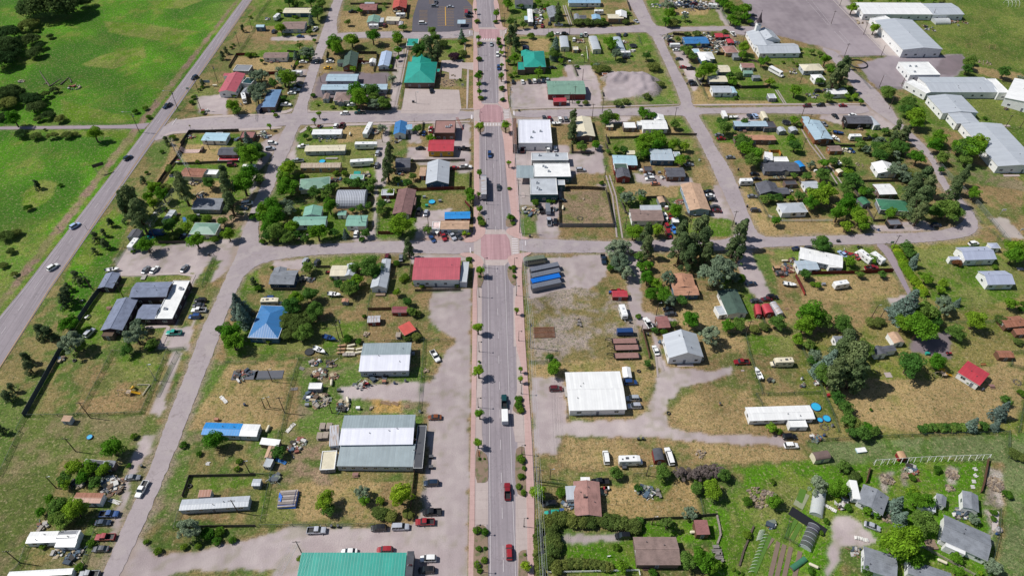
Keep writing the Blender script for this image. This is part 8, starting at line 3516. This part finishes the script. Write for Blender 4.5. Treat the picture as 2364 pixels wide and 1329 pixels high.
            for i in range(n): x0, x1 = .8+i*.35, .8+(i+1)*.35; z0, z1 = 1.35*(1-(i/n))**1.3+.05, 1.35*(1-((i+1)/n))**1.3+.05; s_.face([(x0, -.35, z0), (x1, -.35, z1), (x1, .35, z1), (x0, .35, z0)]); s_.beam((x0, -.38, z0+.1), (x1, -.38, z1+.1), .08, .2); s_.beam((x0, .38, z0+.1), (x1, .38, z1+.1), .08, .2)
            t_ = MB(); t_.tube((.3, 1.0, 1.3), (1.0, 2.0, 1.4), .4, .4, 10); t_.tube((1.0, 2.0, 1.4), (.2, 2.8, .4), .4, .4, 10); l = MB()
            for x in (-.75, .75):
                for y in (-.75, .75): l.box((x, y, 1.2), (.12, .12, 2.4))
            l.beam((-3.4, -1, 0), (-3.4, 0, 2.5), .1); l.beam((-3.4, 1, 0), (-3.4, 0, 2.5), .1)
            many('play_structure', [('deck', mb, [M('wood', 'b9a58e')]), ('slide', s_, [M('paint', 'yellow')]), ('tube_slide', t_, [M('paint', 'yellow')]), ('frame', l, [M('wood', '9b8f84')])], 'play structure with yellow slides' if k == 'play' else 'small play structure', 'play structure')
        else:
            for s in (-1.8, 1.8): mb.beam((s, -1.1, 0), (s, 0, 2.4), .1); mb.beam((s, 1.1, 0), (s, 0, 2.4), .1)
            mb.beam((-1.9, 0, 2.4), (1.9, 0, 2.4), .12); s_ = MB()
            for s in (-.9, .2, 1.1): s_.box((s, 0, .6), (.5, .2, .05)); s_.beam((s-.22, 0, .6), (s-.22, 0, 2.4), .03); s_.beam((s+.22, 0, .6), (s+.22, 0, 2.4), .03)
            many('swing_set', [('frame', mb, [M('paint', 'tan' if k == 'swingset' else 'bluewhite')]), ('swing_seat', s_, [M('paint', 'dark')])], 'tan swing frame on the school field' if k == 'swingset' else 'blue swing set under the spruce', 'swing set')
    elif k == 'steeple':
        b0 = next(b for b in BLD if 'steeple' in b['lab']); T0 = b0['inv'] @ Matrix.Translation((b0['ce'].x, b0['ce'].y+b0['D']/2-1, 0))
        for nm, q in (('tower', 0), ('belfry', 1), ('spire', 2)):
            s_ = MB()
            if q == 0: s_.box((0, 0, 4), (2.8, 2.8, 8))
            if q == 1: s_.box((0, 0, 8.1), (3.1, 3.1, .25)); [s_.box((x, y, 9), (.3, .3, 1.8)) for x in (-1, 1) for y in (-1, 1)]; s_.box((0, 0, 9), (1.3, 1.3, 1.8))
            if q == 2: s_.box((0, 0, 10), (3, 3, .25)); s_.lathe((0, 0, 10.1), [(1.9, 0), (1.1, 1.6), (.05, 6.2), (0, 6.4)], 8); s_.beam((0, 0, 16.2), (0, 0, 17.6), .1); s_.beam((-.4, 0, 17.1), (.4, 0, 17.1), .1)
            o = s_.build(nm, M('siding', 'white') if q == 0 else (M('paint', 'white') if q == 1 else M('shingle', '3a3038')), b0['root']); o.matrix_basis = T0
    elif k == 'grid':
        for i in range(22): mb.box((-3.9+i*.37, 0, .3), (.14, 5.2, .12))
        for y in (-2.5, 0, 2.5): mb.box((0, y, .14), (8.2, .2, .2))
        one('cattle_grid', M('wood', '8f6148'), 'large rusty steel grid lying on the gravel lot', 'steel grid')
    elif k == 'halfpipe':
        for s in (-1, 1):
            for i in range(6): z0, z1 = 1.7*(i/6)**2, 1.7*((i+1)/6)**2; x0, x1 = s*(3+i*.32), s*(3+(i+1)*.32); mb.face([(x0, -1.6, z0+.06), (x1, -1.6, z1+.06), (x1, 1.6, z1+.06), (x0, 1.6, z0+.06)] if s > 0 else [(x1, -1.6, z1+.06), (x0, -1.6, z0+.06), (x0, 1.6, z0+.06), (x1, 1.6, z1+.06)])
            mb.box((s*5.3, 0, .85), (.8, 3.3, 1.7), 1)
        mb.box((0, 0, .03), (6, 3.2, .06)); one('skate_ramp', [M('wood', 'c9aea5'), M('wood', 'brown')], 'pale half pipe skate ramp in the yard', 'skate ramp')
    elif k == 'snag':
        e = G(ox+nums[0]/fk, oy+nums[1]/fk); e = Vector((e.x, e.y, .3 if rg.random() < .5 else 2.0)); d = e-c; L = d.length; mb.tube((0, 0, .3), d.normalized()*min(L, 26)*.9, .4, .12, 7)
        for i in range(5): q = d*(.3+.12*i); mb.tube(q*.8, q*.8+Vector((rg.uniform(-2, 2), rg.uniform(-2, 2), rg.uniform(.2, 2))), .1, .03, 5)
        one('fallen_tree', M('wood', '6a5f56'), 'bare fallen tree trunk', 'fallen tree')
    elif k == 'hoops':
        e = G(ox+nums[0]/fk, oy+nums[1]/fk); n = 12
        for i in range(n):
            q = (e-c)*(i/(n-1))
            for s in range(6): a0, a1 = math.pi*s/6, math.pi*(s+1)/6; mb.tube((q.x+math.cos(a0)*.9, q.y, math.sin(a0)*.8), (q.x+math.cos(a1)*.9, q.y, math.sin(a1)*.8), .04, .04, 5)
        o = one('garden_hoops', M('paint', 'white'), 'row of white garden hoops over vegetables', 'garden hoops'); REG[-1][4] = (c.x+e.x)/2; REG[-1][5] = (c.y+e.y)/2
    elif k in ('tractor', 'dog', 'kayaks', 'firepit', 'dropshed', 'trough', 'trailerbed', 'orangebox', 'ladder', 'rockrow', 'gravelmound', 'boat'):
        if k == 'tractor':
            mb.box((.3, 0, .75), (1.3, .6, .5), 0, 0, .85); mb.box((-.5, 0, .7), (.7, .8, .3)); mb.box((-.55, 0, 1.05), (.4, .5, .4), 1); w_ = []
            for p_, r in (((.8, .45), .3), ((.8, -.45), .3), ((-.5, .55), .5), ((-.5, -.55), .5)): q = MB(); q.tube((p_[0], p_[1]-.1, r), (p_[0], p_[1]+.1, r), r, r, 12); w_.append(('wheel', q, [M('paint', 'black')]))
            many('garden_tractor', [('body', mb, [M('paint', 'red'), M('paint', 'black')])]+w_, 'small red garden tractor', 'tractor')
        elif k == 'kayaks':
            for i, cc in enumerate(('b0457a', 'c9c23c', 'd8d8d4')):
                q = MB(); q.tube((-1.6, 0, .25), (0, 0, .2), .03, .34, 8); q.tube((0, 0, .2), (1.6, 0, .25), .34, .03, 8); o = q.build('kayak', M('paint', cc)); o.location = (c.x, c.y-i*1.0+1, .1); reg(o, ('pink', 'yellow', 'white')[i]+' kayak lying by the dark fence', 'kayak', None, c.x, c.y-i)
        elif k == 'firepit':
            for i in range(10): mb.box((math.cos(i*.628)*1.2, math.sin(i*.628)*1.2, .15), (.5, .35, .3), 0, i*.628, .8)
            one('fire_pit', M('wood', '6f6662'), 'round stone fire pit', 'fire pit')
        elif k == 'dropshed': mb.box((0, 0, .9), (2.2, 2.4, 1.8)); r_ = MB(); [r_.beam((math.cos(math.pi*i/8)*1.2, -1.3, 1.7+math.sin(math.pi*i/8)*.6), (math.cos(math.pi*(i+1)/8)*1.2, -1.3, 1.7+math.sin(math.pi*(i+1)/8)*.6), .05, .05) for i in range(8)]; [r_.face([(math.cos(math.pi*(i+1)/8)*1.25, -1.3, 1.75+math.sin(math.pi*(i+1)/8)*.65), (math.cos(math.pi*i/8)*1.25, -1.3, 1.75+math.sin(math.pi*i/8)*.65), (math.cos(math.pi*i/8)*1.25, 1.3, 1.75+math.sin(math.pi*i/8)*.65), (math.cos(math.pi*(i+1)/8)*1.25, 1.3, 1.75+math.sin(math.pi*(i+1)/8)*.65)][::-1]) for i in range(8)]; many('shed', [('wall', mb, [M('siding', 'dred')]), ('roof', r_, [M('paint', 'tan')])], 'tiny round roofed red shed behind the white rail structure', 'shed')
        elif k == 'trough': mb.box((0, 0, .3), (3.2, 1.6, .6)); l = MB(); l.box((0, 0, .63), (3.3, 1.7, .06)); many('water_trough', [('body', mb, [M('paint', 'lightblue')]), ('cover', l, [M('paint', 'white')])], 'flat white and pale blue crate in the grass field', 'crate', None, .1)
        elif k == 'trailerbed': mb.box((0, 0, .6), (4.6, 1.8, .12)); [mb.tube((s, -1.1, .35), (s, 1.1, .35), .33, .33, 10, 1) for s in (-.5, .5)]; mb.beam((2.3, 0, .55), (3.6, 0, .5), .12); one('utility_trailer', [M('wood', 'a39b93'), M('paint', 'black')], 'flat utility trailer loaded beside the white tanks', 'trailer')
        elif k == 'orangebox':
            for (x, y, dx, dy) in ((0, 1.5, 5, .08), (2.5, 0, .08, 3), (-2.5, 0, .08, 3)): mb.box((x, y, .9), (dx, dy, 1.8))
            one('fence_enclosure', M('wood', 'c2803a'), 'open orange wooden enclosure beside the pale shed roof', 'enclosure')
        elif k == 'ladder': [mb.beam((s, -3, 0), (s, 3, 4), .08) for s in (-.6, .6)]; [mb.box((0, -3+i*.5, i*.333), (1.3, .3, .06)) for i in range(13)]; one('outside_stair', M('wood', '9c4a46'), 'reddish outside stair at the tall wooden building', 'stair', None, .5)
        elif k == 'rockrow': [mb.box((rg.uniform(-.2, .2), -6+i*1.1, .25), (.7, .6, .5), 0, rg.random()*3, .7) for i in range(12)]; one('rock_border', M('wood', 'c4bcae'), 'line of pale rocks in the green lawn', 'rocks')
        elif k == 'dog':
            mb.box((0, 0, .5), (.7, .24, .26), 0, 0, .9); mb.tube((.3, 0, .55), (.5, 0, .78), .1, .08, 8); mb.box((.58, 0, .8), (.26, .16, .16), 0, 0, .8); mb.tube((-.34, 0, .58), (-.6, 0, .8), .04, .02, 6)
            for x in (-.27, .27):
                for y in (-.08, .08): mb.tube((x, y, .45), (x, y, 0), .05, .035, 6)
            one('dog', M('paint', 'white'), 'small white dog standing on the lawn behind the hedge', 'dog')
        elif k == 'boat': pass
# star emblem and painted letters
for b_ in BLD:
    if 'emblem' in b_['lab']:
        q = MB(); q.tube((0, -b_['D']/2+.28, 1.75), (0, -b_['D']/2+.20, 1.75), .75, .75, 20); o = q.build('emblem', M('paint', 'dark')); b_['loc'](o); o.parent = b_['root']
    if 'letters' in b_['lab']:
        q = MB(); yy = -b_['D']/2+.10
        for i, segs in enumerate(([(0, 0, 0, 1.3), (0, 0, .5, 0)], [(0, 0, 0, 1.3), (0, 0, .45, 0), (.45, 0, .45, 1.3)], [(0, 0, 0, 1.3)], [(0, 0, 0, 1.3), (.0, 1.3, .4, 1.3)])):
            for x0, z0, x1, z1 in segs: q.beam((-2.2+i*.75+x0, yy, .7+z0), (-2.2+i*.75+x1, yy, .7+z1), .12, .03)
        o = q.build('lettering', M('paint', 'dark')); b_['loc'](o); o.parent = b_['root']
# ---------------------------------------------------------------- labels
for b_ in BLD: b_['rad'] = max(b_['W'], b_['D'])/2
ORD = ['leftmost', 'second from the left', 'third from the left', 'fourth from the left', 'fifth from the left', 'sixth from the left', 'seventh from the left', 'eighth from the left', 'ninth from the left', 'tenth from the left', 'eleventh from the left', 'twelfth from the left']
ORD += [f'{i}th from the left' for i in range(13, 60)]
def rel(x, y, b):
    dx, dy = x-b['ce'].x, y-b['ce'].y; kx, ky = abs(dx)/max(1, b['W']/2), abs(dy)/max(1, b['D']/2)
    if kx < 1.6 and dy < 0: return 'in front of'
    if kx < 1.3 and dy > 0: return 'behind'
    return 'right of' if dx > 0 else 'left of'
LX = np.array([[b['ce'].x, b['ce'].y, b['rad']] for b in LM])
used = set(b['lab'] for b in BLD); bag = {}; bagfix = set()
def fit(ph, r, sh):
    return f'{ph} {r} the {sh}'
for e in REG:
    o, ph, cat, grp, x, y, lb = e
    if len(ph.split()) >= 7 and ph not in used: used.add(ph); bag.setdefault(ph, []).append(e); bagfix.add(ph); continue
    d = np.hypot(LX[:, 0]-x, LX[:, 1]-y)-LX[:, 2]*.6; order = np.argsort(d)
    best = None
    for i in order[:8]:
        b = LM[i]; r = rel(x, y, b); key = fit(ph, r, b['short'])
        if len(key.split()) <= 13: best = key; break
    if best is None: b = min((LM[i] for i in order[:8]), key=lambda q: len(q['short'].split())); best = fit(ph, rel(x, y, b), b['short']).replace(' of the ', ' of ').replace('behind the ', 'behind ').replace('in front of the ', 'in front of ')
    bag.setdefault(best, []).append(e)
for key, es in bag.items():
    if len(es) == 1 and (key not in used or key in bagfix): es[0][0]['label'] = ' '.join(key.split()[:16]); used.add(key)
    else:
        es.sort(key=lambda e: e[4]/max(60, e[5]+HC*.7)*100)
        n = len(es)
        for i, e in enumerate(es):
            if n == 2: w_ = ('left one', 'right one')[i]
            elif n == 1: w_ = 'single one'
            else: w_ = 'leftmost' if i == 0 else ('rightmost' if i == n-1 else ('middle one' if n == 3 else ORD[i]))
            e[0]['label'] = ' '.join(f'{key}, {w_}'.replace(' from the left', ' from left').split()[:16])
for e in REG:
    e[0]['category'] = e[2]
    if e[3]: e[0]['group'] = e[3]
for o in scn.objects:
    if o.get('kind') in ('structure',) or o.parent: 
        for k in ('label', 'category'):
            if o.parent and k in o: del o[k]
print('OBJECTS', len(scn.objects), 'REG', len(REG))
for o in scn.objects:
    if 'label' in o and len(o['label'].split()) > 16: print('LONG', o.name, o['label'])
